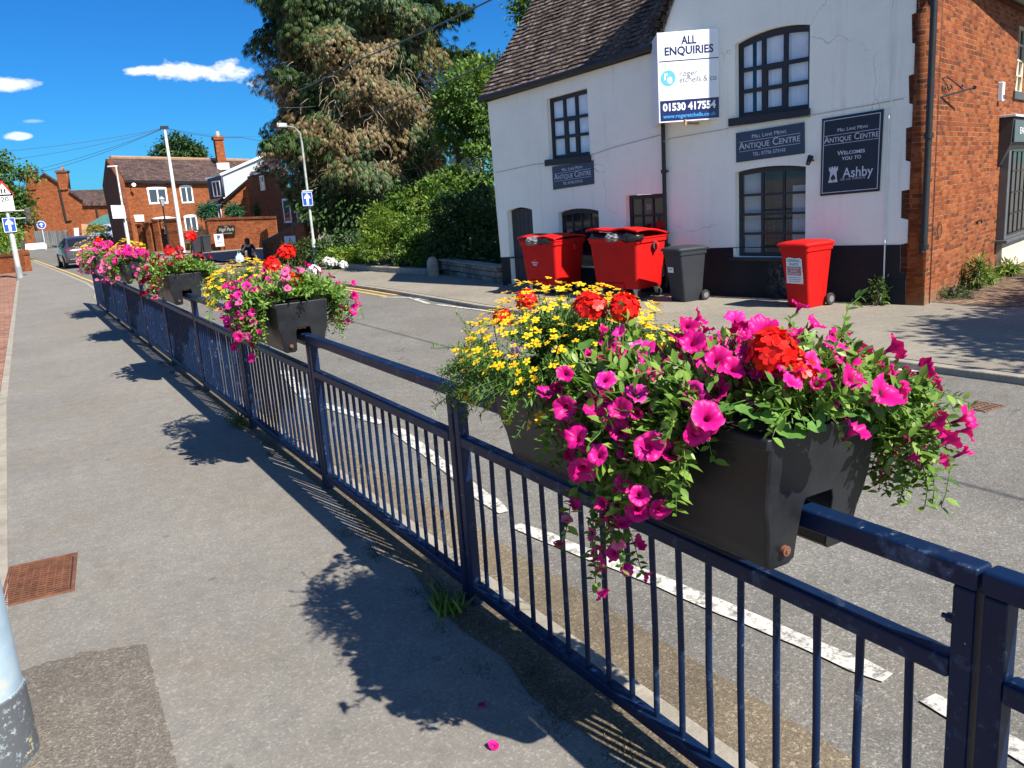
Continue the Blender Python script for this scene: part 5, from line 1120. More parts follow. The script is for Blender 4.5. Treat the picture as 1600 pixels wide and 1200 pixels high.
def foliage(name, blobs, nclump, nper, spread, size, mat, parent, rmin=.72, tv=LEAF6_V, tf=LEAF6_F, wide=.8, droop=.2, floor=None):
    P, O, ii = blob_pts(blobs, nclump, nper, spread, rmin)
    if floor is not None: m = P[:, 2] > floor; P, O, ii = P[m], O[m], ii[m]
    n = len(P); ax = unit(O + rng.normal(0, .55, (n, 3)) + np.array([0, 0, -droop])); up = unit(O * .5 + np.array([0, 0, 1.0]) + rng.normal(0, .5, (n, 3)))
    s_ = size * rng.uniform(.55, 1.3, n); tint = np.clip(rng.normal(.5, .16, n) + rng.normal(0, .22, ii.max() + 1)[ii], 0, 1)
    return leaf_mesh(name, tv, tf, P, rotmats(ax, up), np.stack([s_ * wide, s_, s_], 1), mat, parent, tint, True)
def trunk(parent, base, top, r0, r1, limbs=(), name='trunk', mat=None):
    mb = MB(); base, top = Vector(base), Vector(top); pts = [base.lerp(top, i / 6) + Vector((random.uniform(-.06, .06), random.uniform(-.06, .06), 0)) * (i > 0) for i in range(7)]
    mb.tube(pts, [r0 * (1 - i / 6) + r1 * i / 6 + (r0 * .35 if i == 0 else 0) for i in range(7)], 10)
    for a, b, r in limbs:
        a, b = Vector(a), Vector(b); m_ = a.lerp(b, .5) + Vector((random.uniform(-.1, .1), random.uniform(-.1, .1), random.uniform(.05, .25))); mb.tube([a, m_, b], [r, r * .7, r * .3], 6)
    return mb.build(name, mat or M_bark, parent, True, smooth=60)
def spray_template(n=7, seed=1):
    """flat drooping fan of narrow scale-leaf strips"""
    r_ = random.Random(seed); vs, fs = [], []
    for i in range(n):
        a = (i / (n - 1) - .5) * 1.7; L = (1 - abs(a) * .35) * r_.uniform(.75, 1.05); b0 = .12 + .35 * r_.random() if i else .05; w = .055; s_, c_ = math.sin(a), math.cos(a); k = len(vs)
        p0 = (0, b0, -.05 * b0); p1 = (s_ * L * .55, b0 + c_ * (L - b0) * .55, -.12 - .1 * r_.random()); p2 = (s_ * L * .85, b0 + c_ * (L - b0), -.38 - .25 * r_.random())
        vs += [(p0[0] - w * c_, p0[1], p0[2]), (p0[0] + w * c_, p0[1], p0[2]), (p1[0] + w * 1.3 * c_, p1[1] - w * s_, p1[2]), (p1[0] - w * 1.3 * c_, p1[1] + w * s_, p1[2]), (p2[0] + .012, p2[1], p2[2]), (p2[0] - .012, p2[1], p2[2])]
        fs += [(k, k + 1, k + 2, k + 3), (k + 3, k + 2, k + 4, k + 5)]
    return vs, fs
SPV, SPF = spray_template()
def sprays(name, P, O, size, mat, parent, droop=.45):
    n = len(P); ax = unit(O + rng.normal(0, .35, (n, 3)) + np.array([0, 0, -droop])); up = unit(O * .6 + np.array([0, 0, 1.0]) + rng.normal(0, .35, (n, 3)))
    return leaf_mesh(name, SPV, SPF, P, rotmats(ax, up), size * rng.uniform(.55, 1.35, n), mat, parent, np.clip(rng.normal(.5, .25, n), 0, 1), True)
# --- the big half-dead conifer
TX, TY, TS = 12.45, 31.6, 1.12
t = thing('conifer_tree', 'huge conifer with a wide brown dead patch across its lower crown', 'tree', (TX, TY, 0))
levels = []; 
def crown_r(z):           # radius of the crown at a height
    zs = [0.6, 1.6, 2.6, 3.8, 5, 6.5, 8, 9.5, 11, 12.5, 13.5]; rs = [1.0, 2.0, 2.6, 2.85, 2.75, 2.75, 2.8, 2.6, 2.2, 1.3, .1]
    return TS * float(np.interp((z - 1.9) / TS + 1.9, zs, rs))
N = 66000; zz = 1.0 + 13.5 * rng.random(N) ** 1.05; th = rng.random(N) * 2 * PI
rr_ = np.array([crown_r(z) for z in zz]) * (1 + .14 * np.sin(th * 5 + zz * 1.7) + .10 * np.sin(th * 9 - zz * 3.1) + .10 * np.sin(zz * 4.2 + th * 2)) * (1 - .42 * rng.random(N) ** 2.2)
P = np.stack([TX + rr_ * np.cos(th), TY + rr_ * np.sin(th), zz], 1); O = np.stack([np.cos(th), np.sin(th), np.full(N, -.1)], 1)
# boughs sticking out
def TQ(p): return (TX + (p[0] - 11.2) * TS * .93, TY + (p[1] - 28.6) * TS, 1.9 + (p[2] - 1.9) * TS)
def bough(p, d, L, n, w=.35):
    d = unit(np.array(d, float)); t_ = rng.random(n) ** .8; q = np.array(p) + d * (t_ * L)[:, None] + rng.normal(0, 1, (n, 3)) * (w * (1.1 - t_))[:, None] * np.array([1, 1, .55]) - np.array([0, 0, 1]) * (t_ ** 2 * L * .12)[:, None]
    return q, unit(np.tile(d, (n, 1)) + rng.normal(0, .5, (n, 3)))
cam_side = -((P[:, 0] - TX) * .35 + (P[:, 1] - TY) * .94)
nz_ = np.sin(P[:, 0] * 1.9 + P[:, 2] * .7) + np.sin(P[:, 2] * 2.3 - P[:, 0] * .8) * .8 + np.sin(P[:, 0] * 4.1 + 1) * .5 + rng.normal(0, .55, N)
top_edge = 8.0 + .35 * np.sin(P[:, 0] * 2.1) + rng.normal(0, .35, N)
dead = (cam_side > -.9) & (P[:, 2] < top_edge) & (P[:, 2] > 2.7 + rng.normal(0, .5, N)) & (nz_ > -.9) & (P[:, 0] < TX + 3.3)
# ivy-green wedge climbing the middle right
ivy = (np.abs(P[:, 0] - (TX + 1.0 + (3.4 - P[:, 2]) * .12)) < .55 * (1 - (P[:, 2] - 1) / 5.2)) & (P[:, 2] < 5.0); dead &= ~ivy
olive = ~dead & (rng.random(N) < .22)
sprays('dead_foliage', P[dead], O[dead], .19, L_dead, t, .6); sprays('green_foliage', P[~dead & ~olive], O[~dead & ~olive], .25, L_conf, t, .55); sprays('olive_foliage', P[olive], O[olive], .24, L_olive, t, .6)
bl = []
for (p, d, L, n, w_) in (((8.7, 27.0, 3.9), (-1.0, -.5, .12), 1.9, 420, .38), ((8.6, 27.2, 5.9), (-.9, -.5, .25), 1.0, 130, .2), ((13.8, 27.4, 6.6), (1, -.3, .15), 1.6, 340, .42), ((13.8, 27.2, 7.9), (1, -.2, .3), 1.3, 300, .4), ((13.6, 27.3, 5.3), (1, -.4, .0), 1.3, 220, .32), ((8.9, 27, 8.4), (-.9, -.3, .35), .8, 160, .3)):
    q, o = bough(TQ(p), d, L * TS, n * 2, w_ * TS); bl.append((q, o))
sprays('bough_foliage', np.concatenate([b[0] for b in bl]), np.concatenate([b[1] for b in bl]), .27, L_conf, t, .5)
q, o = bough(TQ((8.1, 26.7, 3.75)), (-1, -.4, .05), 1.5, 260, .3); sprays('russet_foliage', q, o, .24, L_dead, t, .3)
q, o = bough(TQ((8.75, 26.9, 8.3)), (-.5, -.3, 1), .9, 200, .22); sprays('golden_foliage', q, o, .22, L_gold, t, .1)
lim = []
for i in range(46):
    z = random.uniform(1.8, 9); a = random.random() * 2 * PI; r = crown_r(z) * random.uniform(.75, 1.02); lim.append(((TX, TY, z + .5), (TX + r * math.cos(a), TY + r * math.sin(a), z - random.uniform(-.1, .5)), random.uniform(.03, .07)))
trunk(t, (TX, TY, -.1), (TX + .1, TY, 13), .36, .04, lim)
# bare dead twigs hanging on the camera side
mb = MB()
for i in range(420):
    z = random.uniform(2.2, 7.3); a = -PI / 2 + random.uniform(-1.25, 1.15) - .35; r = crown_r(z) * random.uniform(.86, 1.03); p = Vector((TX + r * math.cos(a), TY + r * math.sin(a), z)); d = Vector((math.cos(a) + random.uniform(-.7, .7), math.sin(a) * .5, random.uniform(-.8, .15))); pts = [p]
    for j in range(4): d = (d + Vector((random.uniform(-.5, .5), random.uniform(-.3, .3), random.uniform(-.55, .15)))).normalized(); p = p + d * random.uniform(.10, .2); pts.append(p)
    mb.tube(pts, [.013, .011, .009, .007, .004], 4)
mb.build('dead_twigs', simple('grey_twig', (.24, .19, .13), .9, .3, 4), t, True)
# shade inside the crown put into dark leaf colour: dense foliage close to the trunk
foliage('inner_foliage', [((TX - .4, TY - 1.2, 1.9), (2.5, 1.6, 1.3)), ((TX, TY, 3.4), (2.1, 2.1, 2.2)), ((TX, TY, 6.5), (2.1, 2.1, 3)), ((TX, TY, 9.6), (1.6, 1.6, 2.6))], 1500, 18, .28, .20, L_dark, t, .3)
# --- ivy up its trunk side and the broadleaf tree behind the hedge
def shrub(name, label, cat, base, blobs, nclump, nper, spread, size, mat, group=None, stems=5, wide=.8, rmin=.6, droop=.2, tv=LEAF6_V, tf=LEAF6_F):
    t = thing(name, label, cat, base, 0, group); foliage('foliage', blobs, nclump, nper, spread, size, mat, t, rmin, tv, tf, wide, droop, floor=-.02)
    mb = MB(); b = Vector(base)
    for i in range(stems):
        c, r = random.choice(blobs); q = Vector(c) + Vector((random.uniform(-.5, .5) * r[0], random.uniform(-.5, .5) * r[1], random.uniform(0, .6) * r[2])); mb.tube([b + Vector((random.uniform(-.1, .1), random.uniform(-.1, .1), -.05)), b.lerp(q, .5) + Vector((0, 0, .1)), q], [.03, .02, .008], 5)
    mb.build('stem', M_bark, t, True); return t
def bl(px, py, Y, rx, ry, rz): return (tuple(at(px, py, Y)), (rx, ry, rz))
t = thing('broadleaf_tree', 'bright green broadleaf tree close beside the white building', 'tree', (13.4, 25.5, 0))
foliage('crown', [bl(712, 285, 24.6, .4, .5, .4), bl(752, 245, 24.6, .55, .6, .4), bl(735, 300, 24, .5, .5, .35), bl(735, 150, 25, 1.0, 1.0, .9), bl(760, 190, 24.5, .8, 1, 1.0), bl(725, 205, 25.5, .75, .9, .7), bl(758, 260, 24, .7, .9, .8), bl(762, 330, 23.5, .7, .8, .8), bl(745, 120, 26, .7, .8, .5), bl(765, 120, 26, .6, .8, .5), bl(700, 165, 26, .5, .6, .5)], 430, 34, .20, .17, L_decid, t, .5)
trunk(t, (13.3, 25.5, -.1), (13.3, 25.4, 4.6), .14, .03, [((13.3, 25.5, 2 + i * .4), tuple(at(720 + 10 * i, 220 - 14 * i, 25)), .04) for i in range(5)])
shrub('garden_tree', 'leafy treetop showing over the tiled roof', 'tree', tuple(at(835, 330, 33)), [bl(838, 12, 33, 1.1, 1, .8), bl(850, 40, 33, 1.0, 1, 1.0), bl(845, 90, 33, .8, 1, 1.5)], 190, 34, .25, .2, L_decid, stems=4)
gS = 'shrubs on the bank below the conifer'
shrub('shrub', 'tall lime green shrub at the top of the bank under the conifer', 'shrub', (11.3, 24.2, .0), [bl(655, 318, 24.0, .85, .6, .5), bl(690, 300, 24.2, .6, .6, .45), bl(625, 345, 24, .55, .5, .4), bl(665, 350, 23.6, .8, .5, .5), bl(712, 290, 24.5, .45, .5, .5)], 230, 26, .15, .14, L_mid, gS)
shrub('shrub', 'feathery yellow green shrub with upright plumes in the middle of the bank', 'shrub', (10.0, 23.6, .0), [bl(598, 362, 23.4, .55, .5, .50), bl(622, 370, 23.2, .45, .4, .40), bl(585, 385, 23.2, .40, .4, .35), bl(590, 340, 23.5, .22, .3, .35), bl(612, 345, 23.5, .2, .3, .3)], 260, 28, .10, .11, L_lime, gS, wide=.45)
shrub('shrub', 'low rounded yellow tinged shrub at the kerb beside the lamp post', 'shrub', (9.35, 25.6, .0), [bl(540, 402, 25.5, .50, .45, .26), bl(522, 402, 25.7, .35, .4, .24), bl(560, 398, 25.3, .3, .4, .28)], 180, 26, .08, .09, L_lime, gS)
shrub('shrub', 'mid green shrub between the plumed shrub and the ivy', 'shrub', (10.3, 21.8, .0), [bl(655, 385, 22, .5, .4, .4), bl(668, 405, 21.6, .35, .3, .3), bl(640, 400, 22.2, .4, .35, .32), bl(683, 375, 22, .35, .4, .4), bl(648, 362, 22.6, .45, .4, .35)], 200, 26, .11, .12, L_mid, gS)
shrub('shrub', 'dark shrub behind the lamp post, deep shade put into its leaf colour', 'shrub', (10.4, 27.2, .0), [bl(520, 392, 27, .5, .5, .32), bl(560, 388, 26, .5, .5, .36), bl(500, 396, 27.5, .4, .4, .26), bl(545, 378, 27, .45, .5, .34)], 170, 26, .12, .12, L_dark, gS)  # the shade under the conifer is put into the dark leaf colour
shrub('shrub', 'grassy spiky shrub beside the dark garden wall', 'shrub', (8.95, 29.0, .0), [bl(462, 402, 29, .42, .4, .30), bl(478, 394, 29, .45, .4, .34)], 170, 26, .09, .19, L_olive, gS, wide=.2)
t = thing('ivy_hedge', 'dark ivy hedge in the shadow beside the white building', 'hedge', (10.9, 19.6, 0))
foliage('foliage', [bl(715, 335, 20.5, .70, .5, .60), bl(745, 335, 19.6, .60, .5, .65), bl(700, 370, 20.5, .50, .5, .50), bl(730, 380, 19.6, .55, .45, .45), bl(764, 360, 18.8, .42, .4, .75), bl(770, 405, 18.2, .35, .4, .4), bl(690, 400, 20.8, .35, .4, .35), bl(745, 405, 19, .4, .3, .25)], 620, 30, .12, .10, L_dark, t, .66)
trunk(t, (11.0, 19.4, -.1), (11.0, 19.4, 1.6), .10, .05, name='stem')
t = thing('garden_wall', 'low pale stone wall below the ivy beside the white building', 'wall', (10.0, 18.6, 0))
mm = MB(); M_stone = brick('rubble_stone', ((.16, .14, .11), (.24, .21, .17), (.30, .27, .22)), (.10, .085, .06), .34, .13, .012)
pw = [(9.75, 20.0), (9.25, 16.2), (9.5, 16.1), (10.0, 20.0)]; mm.prism(pw, -.1, .34); mm.build('wall', M_stone, t, True, bevel=.03)
mm = MB(); mm.prism([(9.70, 20.05), (9.20, 16.15), (9.54, 16.05), (10.05, 20.05)], .338, .38); mm.build('coping', M_kerb, t, True, bevel=.02)
t = thing('bank_kerb', 'low stone edging holding the earth bank behind the far pavement', 'kerb', (8.95, 24, 0))
mm = MB(); ed = [(8.75, 28.9), (8.95, 25.8), (9.02, 22.6), (9.35, 20.1)]; mm.prism(ed + [(x + .16, y) for x, y in ed[::-1]], -.1, .15); mm.build('edging', M_kerb, t, True, bevel=.02)
sheet('bank', [(8.9, 29), (9.1, 25.8), (9.15, 22.6), (9.5, 20.1), (9.6, 16), (15, 16), (17, 32), (9, 32)], .13, M_soilg)
t = thing('stone_bollard', 'short rounded stone bollard at the pavement edge by the ivy', 'bollard', (9.28, 19.55, 0)); mm = MB(); mm.lathe([(.15, -.1), (.155, .1), (.15, .32), (.13, .42), (.08, .485), (.0, .50)], 14, (9.28, 19.55, 0)); mm.build('post', M_kerb, t, True, smooth=50)
# pale rounded shape glimpsed through the leaves
t = thing('pale_tank', 'pale rounded tank glimpsed through the leaves above the ivy hedge', 'tank', at(722, 300, 26.5)); c = at(730, 262, 26.5); mm = MB(); mm.loft([[c + Vector((.62 * q * math.cos(a), .4 * q * math.sin(a), z)) for a in [2 * PI * i / 20 for i in range(20)]] for q, z in ((.75, -.6), (.98, -.4), (1, 0), (.92, .25), (.7, .42), (.35, .5), (.02, .52))]); mm.build('shell', simple('pale_plastic', (.45, .48, .50), .4, .15, 3), t, True, smooth=60)
mm = MB(); mm.bb(tuple(c + Vector((-.5, -.3, -.66))), tuple(c + Vector((.5, .3, -.58)))); 
for sx in (-.4, .4): mm.bb(tuple(c + Vector((sx - .05, -.1, -2.6))), tuple(c + Vector((sx + .05, .1, -.66))))
mm.build('stand', M_bark, t, True)
# weeds by the brick corner
gW = 'weeds along the foot of the corner building'
def weed(label, x, y, h, r, n, mat, size, wide=.4, z=0):
    shrub('weed', label, 'weed', (x, y, z), [((x, y, z + h * .45), (r, r, h * .5)), ((x + r * .3, y, z + h * .75), (r * .6, r * .6, h * .3))], n, 12, .05, size, mat, gW, 4, wide, .2)
p = B0 + bd * 1.9 + bn * .22; weed('tall weed with large leaves against the brick side wall', p.x, p.y, .52, .10, 26, L_mid, .12, .35)
p = B0 + bd * 2.35 + bn * .28; weed('clump of pale weeds at the foot of the brick side wall', p.x, p.y, .24, .18, 50, L_lime, .06, .4)
p = B0 + bd * 3.6 + bn * .3; weed('fresh green weed near the shop window base', p.x, p.y, .20, .16, 40, L_lime, .09, .45)
p = B0 + bd * .85 + bn * .18; weed('dark low weeds beside the brick corner', p.x, p.y, .13, .26, 60, L_dark, .055, .35)
p = F3(.30, 0, .14); weed('small upright weed in front of the black plinth', p.x, p.y, .36, .07, 30, L_decid, .075, .5)
# grass tufts and dirt under the railings
def tuft(nm, spots, h, n, mat, label, cat, z=0.0):
    P = []; A = []
    for x, y, r in spots:
        for i in range(n): P.append((x + random.gauss(0, r), y + random.gauss(0, r * 1.6), z)); A.append((random.gauss(0, .5), random.gauss(0, .5), 1))
    P = np.array(P); A = unit(np.array(A)); o = leaf_mesh(nm, [(-.08, 0, 0), (.08, 0, 0), (.05, .6, .05), (0, 1, .2), (-.05, .6, .05)], [(0, 1, 2, 4), (4, 2, 3)], P, rotmats(A, rdir(len(P))), h * rng.uniform(.4, 1.3, len(P)), mat, None, None, True)
    return tag(o, label, cat)
tag(tuft('grass_tuft', [(1.50, 3.32, .035)], .11, 60, L_decid, 'small grass tuft at the foot of the post by the nearest planter', 'grass'))
tag(tuft('grass_tuft', [(1.56, 7.72, .04)], .12, 60, L_olive, 'dry grass tuft at the foot of a post by the second planter', 'grass'))
sp_ = [(random.uniform(1.38, 1.58), random.uniform(1.5, 4.6), .03) for i in range(26)] + [(random.uniform(1.52, 1.62), random.uniform(4.6, 20), .03) for i in range(40)]
tag(tuft('moss', sp_, .018, 90, leafmat('moss_leaf', ((.02, .02, .008), (.05, .05, .015)), .1), 'moss and crumbs of dirt along the foot of the railings', 'moss'), kind='stuff')
# fallen petals
def petal(x, y, m, label):
    me = random.choice(VIOM if m == 'v' else PETM); o = bpy.data.objects.new('fallen_flower', me); COL.objects.link(o); o.location = (x, y, .012); o.rotation_euler = (random.uniform(-.5, .5), random.uniform(-.5, .5), random.random() * 6); o.scale = (.6, .6, .6); tag(o, label, 'flower')
petal(1.26, 2.55, 'p', 'fallen magenta flower in the shade near the railings'); petal(1.17, 2.31, 'p', 'fallen magenta flower at the edge of the planter shadow')

# ------------------------------------------------------------------ the far end of the street
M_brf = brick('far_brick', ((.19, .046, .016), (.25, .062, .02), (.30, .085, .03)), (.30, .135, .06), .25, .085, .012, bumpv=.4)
M_brs = brick('shaded_dark_brick', ((.13, .034, .016), (.17, .045, .02), (.21, .06, .028)), (.16, .085, .05), .25, .085, .012, bumpv=.4)  # darker copy of the far brick: shade put into wall colour; copings too
M_slate = brick('slate_roof', ((.05, .035, .032), (.085, .055, .05), (.12, .075, .065)), (.03, .02, .02), .3, .2, .012, bumpv=.5)
M_pvc = simple('white_window_frame', (.75, .77, .80), .4, .04, 4); M_fgl = glass('far_glass', (.03, .045, .07), .08); M_lead = simple('pale_slate_cheek', (.45, .50, .56), .55, .12, 1.2)
class WP:
    """vertical wall through two ground points; px() reads a point of the photograph off that wall"""
    def __init__(s, x0, Y0, x1, Y1):
        a, b = at(x0, 390, Y0), at(x1, 390, Y1); a.z = b.z = 0; s.o = a; s.x = (b - a).normalized(); s.n = s.x.cross(UP).normalized(); s.M = frame(a, s.x, UP, s.n)
    def px(s, x, y):
        r = ray(x, y); c = Vector((0, 0, CAM_H)); t = (s.o - c).dot(s.n) / r.dot(s.n); p = c + r * t - s.o; return (p.dot(s.x), p.z)
    def poly(s, pts): return [s.px(*p) for p in pts]
    def w(s, x, y, out=0): a, b = s.px(x, y); return s.M @ Vector((a, b, out))
def wbox(mb, wp, x0, y0, z0, x1, y1, z1): fbox(mb, x0, y0, z0, x1, y1, z1, wp.M)
def far_window(parent, wp, x0, y0, x1, y1, panes=2, arched=True, frame_m=None, out=.03):
    (u0, v1), (u1, v0) = wp.px(x0, y0), wp.px(x1, y1); u0, u1 = min(u0, u1), max(u0, u1); v0, v1 = min(v0, v1), max(v0, v1); f = .12 * min(1, (u1 - u0) / 1.4); ris = .08 * (v1 - v0) if arched else 0
    holes = [rect(u0 + f + (u1 - u0 - f) * i / panes, v0 + f, u0 + (u1 - u0 - f) * (i + 1) / panes, v1 - f) for i in range(panes)]
    w = plate('window', [arch(u0, v0, u1, v1, ris)] + holes, .06, wp.M, frame_m or M_pvc, parent, z0=out)
    plate('pane', [rect(u0 + .03, v0 + .03, u1 - .03, v1 - .03)], .01, wp.M, M_fgl, w, z0=out - .018); return w
# --- two storey brick house with white windows
hs_ = thing('brick_house', 'two storey orange brick house with white arched windows and a long slate roof', 'house', at(211, 392, 58))
fw = WP(203, 58, 330, 62); gw = WP(203, 58, 180, 67)
plate('front_wall', [fw.poly([(212, 393), (340, 393), (326, 283), (194, 281)])], .3, fw.M, M_brf, hs_, z0=0)
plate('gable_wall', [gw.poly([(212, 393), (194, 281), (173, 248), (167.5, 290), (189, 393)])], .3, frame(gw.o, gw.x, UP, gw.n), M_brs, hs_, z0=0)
e0 = fw.w(191.5, 282.5, .25); e1 = fw.w(330, 284.5, .25); r0 = at(172.5, 247.5, 61.5); r1 = at(390, 252, 68); 
mm = MB(); mm.add([e0, e1 + (e1 - e0) * .30, r1, r0], [(0, 1, 2, 3)]); dn = Vector((0, 0, -.12)); mm.add([e0 + dn, e1 + (e1 - e0) * .30 + dn, r1 + dn, r0 + dn], [(3, 2, 1, 0)])
mm.add([e0, e1 + (e1 - e0) * .3, e1 + (e1 - e0) * .3 + dn, e0 + dn, r0, r0 + dn], [(0, 3, 2, 1), (0, 4, 5, 3)]); mm.build('roof', M_slate, hs_, True, fix=False)
back = Vector((.2, 6, 0)); mm = MB(); mm.add([r0, r1, r1 + back + Vector((0, 0, -2)), r0 + back + Vector((0, 0, -2))], [(0, 1, 2, 3)]); mm.build('rear_roof', M_slate, hs_, True, fix=False)
mm = MB(); mm.tube([r0 + UP * .06, r1 + UP * .06], .12, 6); mm.build('ridge', simple('ridge_tile', (.30, .18, .12), .8, .2, 3), hs_, True)
mm = MB(); mm.tube([fw.w(193, 284, .2), fw.w(330, 286, .2)], .10, 6); mm.build('gutter', M_blk, hs_, True)
for q in ((229, 293.5, 263, 318), (280, 291.5, 303, 317), (287, 338, 310, 362)): far_window(hs_, fw, *q)
plate('door_canopy', [fw.poly([(236, 344), (236.5, 341), (252, 338.5), (268, 341), (268.5, 343)])], .5, fw.M, M_pvc, hs_, z0=.5)
far_window(hs_, fw, 243, 345, 259, 372, 1, False)
for q in ((179, 292, 189, 315), (189, 343, 199, 366)): far_window(hs_, gw, *q, panes=1)
chp = at(346, 255, 65); mm = MB(); k2 = .0385
mm.box(chp + UP * .7, (.60, .60, 2.2)); mm.box(chp + UP * 1.75, (.78, .78, .22)); ch = mm.build('chimney', M_brf, hs_, True)
mm = MB(); mm.cyl(chp + UP * 1.85, chp + UP * 2.25, .17, .13, 10); mm.build('chimney_pot', simple('buff_pot', (.45, .33, .2), .9, .2, 4), ch, True)
mm = MB(); mm.box(chp - UP * .25, (.9, .9, .5)); mm.build('flashing', M_lead, ch, True)
t = thing('satellite_dish', 'small white dish under the eaves at the corner of the brick house', 'dish', fw.w(200, 290, .4)); mm = MB(); c = fw.w(201, 290, .45); mm.lathe([(.02, -.01), (.07, .01), (.12, .05)], 14); mm.v = [tuple(c + Matrix.Rotation(R(70), 3, 'X') @ Vector(v)) for v in mm.v]; mm.build('dish', M_pvc, t, True, smooth=50); mm = MB(); mm.tube([c, fw.w(203, 294, 0)], .03, 6); mm.build('arm', M_blk, t, True)
t = thing('wall_plaque', 'small white plaque on the front of the brick house', 'sign', fw.w(216, 341)); plate('board', [fw.poly([(208.5, 336), (223, 335.5), (224.5, 346), (210.5, 346.5)])], .05, fw.M, M_pvc, t, z0=.07)
# --- house with the pale dormer cheek
h3 = thing('dormer_house', 'brick house with a pale dormer side and a catslide roof', 'house', at(395, 388, 53)); d3 = WP(345, 52.5, 402, 52)
plate('gable_wall', [d3.poly([(349, 392), (346, 318), (395, 274), (404, 345), (410, 392)])], .25, d3.M, M_brf, h3)
plate('dormer_cheek', [d3.poly([(344.5, 275), (410, 245.5), (415, 250), (396, 272), (350, 311), (347, 306)])], .15, d3.M, M_lead, h3, z0=.16)
mm = MB(); a_, b_ = d3.w(321, 279, -.2), d3.w(413, 245, .25); mm.tube([d3.w(321, 278.5, -1.2), d3.w(345, 273.5, .2), d3.w(412, 244, .25)], .10, 4); mm.build('dormer_fascia', M_pvc, h3, True)
df = WP(325, 54, 347, 52.6); plate('dormer_front', [df.poly([(323.5, 280), (345, 274), (349.5, 308), (328, 312)])], .12, df.M, simple('dark_blue_cladding', (.03, .035, .06), .6, .2, 3), h3, z0=.0)
far_window(h3, df, 331, 283.5, 346.5, 307, 2, False, simple('grey_window_frame', (.45, .47, .52), .5, .1, 4))
mm = MB(); mm.add([d3.w(313.5, 324, -.6), d3.w(346, 319.5, .3), d3.w(396, 274, .3), d3.w(412, 246, -3), d3.w(330, 308, -3)], [(0, 1, 4), (1, 2, 3, 4)]); mm.build('roof', M_slate, h3, True, fix=False)
lw = WP(317, 54, 347, 52.7); plate('lobby_wall', [lw.poly([(316, 324), (346, 320), (352, 392), (322, 392)])], .1, lw.M, M_brs, h3, z0=-.1)
far_window(h3, lw, 340, 322, 347, 340, 1, False)
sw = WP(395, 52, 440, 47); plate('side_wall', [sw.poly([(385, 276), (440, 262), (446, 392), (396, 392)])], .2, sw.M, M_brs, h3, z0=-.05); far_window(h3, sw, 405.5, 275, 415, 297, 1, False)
mm = MB(); mm.add([sw.w(394, 274, .2), sw.w(445, 261, .2), at(440, 240, 58), at(405, 246, 58)], [(0, 1, 2, 3)]); mm.build('side_roof', M_slate, h3, True, fix=False)
h4 = thing('shaded_house', 'brick house end with a tall white window in the shade of the conifer', 'house', at(450, 385, 44)); s4 = WP(429, 46, 480, 41)
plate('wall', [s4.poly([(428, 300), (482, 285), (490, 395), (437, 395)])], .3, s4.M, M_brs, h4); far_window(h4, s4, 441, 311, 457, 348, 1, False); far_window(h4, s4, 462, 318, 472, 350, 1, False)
# --- forecourt wall with signs
yw = thing('forecourt_wall', 'orange brick forecourt wall carrying a black pub sign', 'wall', at(380, 391, 48)); y1_ = WP(329, 48.5, 432, 46.5)
plate('wall', [y1_.poly([(331.5, 396), (323, 344), (431, 341), (437, 395)])], .25, y1_.M, M_brf, yw)
mm = MB(); a_, b_ = y1_.px(322, 343), y1_.px(432, 340); mm.prism([(a_[0], -.32), (b_[0], -.32), (b_[0], .07), (a_[0], .07)], 0, .001); mm = MB(); mm.loft([[y1_.M @ Vector((u, v + dv, w_)) for dv, w_ in ((-.04, .06), (.08, .06), (.08, -.31), (-.04, -.31))] for u, v in (a_, b_)]); mm.build('coping', M_brs, yw, True)
t = thing('pub_sign', 'black pub sign with cream lettering on the forecourt wall', 'sign', y1_.w(355, 360)); bpoly = y1_.poly([(342, 367.5), (368.5, 366), (368, 352), (341.5, 352.5)]); plate('board', [bpoly], .08, y1_.M, M_blk, t, z0=.14)
cx, cy = sum(p[0] for p in bpoly) / 4, sum(p[1] for p in bpoly) / 4; lettering([("The", cx, cy + .19, .10, .16), ("Vigil Park", cx, cy + .03, .26, .84, dict(shear=.25)), ("forecourt parking", cx, cy - .17, .09, .6)], y1_.M, simple('cream_letter', (.5, .46, .34), .6, .1, 9), t, 'lettering', .145)
t = thing('parking_sign', 'white parking board with a dark letter P against the forecourt wall', 'sign', y1_.w(346, 386)); pp = y1_.poly([(341.5, 385), (355, 384), (352, 365), (338, 365.5)]); plate('board', [pp], .05, y1_.M, M_pvc, t, z0=.40)
cx, cy = sum(p[0] for p in pp) / 4, sum(p[1] for p in pp) / 4; lettering([("P", cx, cy + .13, .32, .16, dict(bold=.012)), ("CUSTOMERS ONLY", cx, cy - .14, .07, .34)], y1_.M, M_bblue, t, 'lettering', .405)
mm = MB(); 
for u in (pp[0][0] + .05, pp[1][0] - .05): mm.tube([y1_.M @ Vector((u, .45, .36)), y1_.M @ Vector((u, 0, .30))], .03, 6)
mm.build('stand', M_blk, t, True)
# green parasol tops behind the wall
for (x, y, lab) in ((324, 331, 'leftmost of the green plants behind the forecourt wall'), (364, 330, 'spiky green plant in front of the brick gable behind the wall'), (411, 331, 'green plant in the dark gap behind the forecourt wall')):
    b_ = at(x, y, 50.3); shrub('potted_palm', lab, 'plant', (b_.x, b_.y, .2), [(tuple(b_), (.34, .3, .34))], 60, 10, .10, .34, leafy(((.02, .10, .05), (.06, .20, .10)), 'palm_leaf', .2), 'green plants behind the forecourt wall', 2, .2, .2)
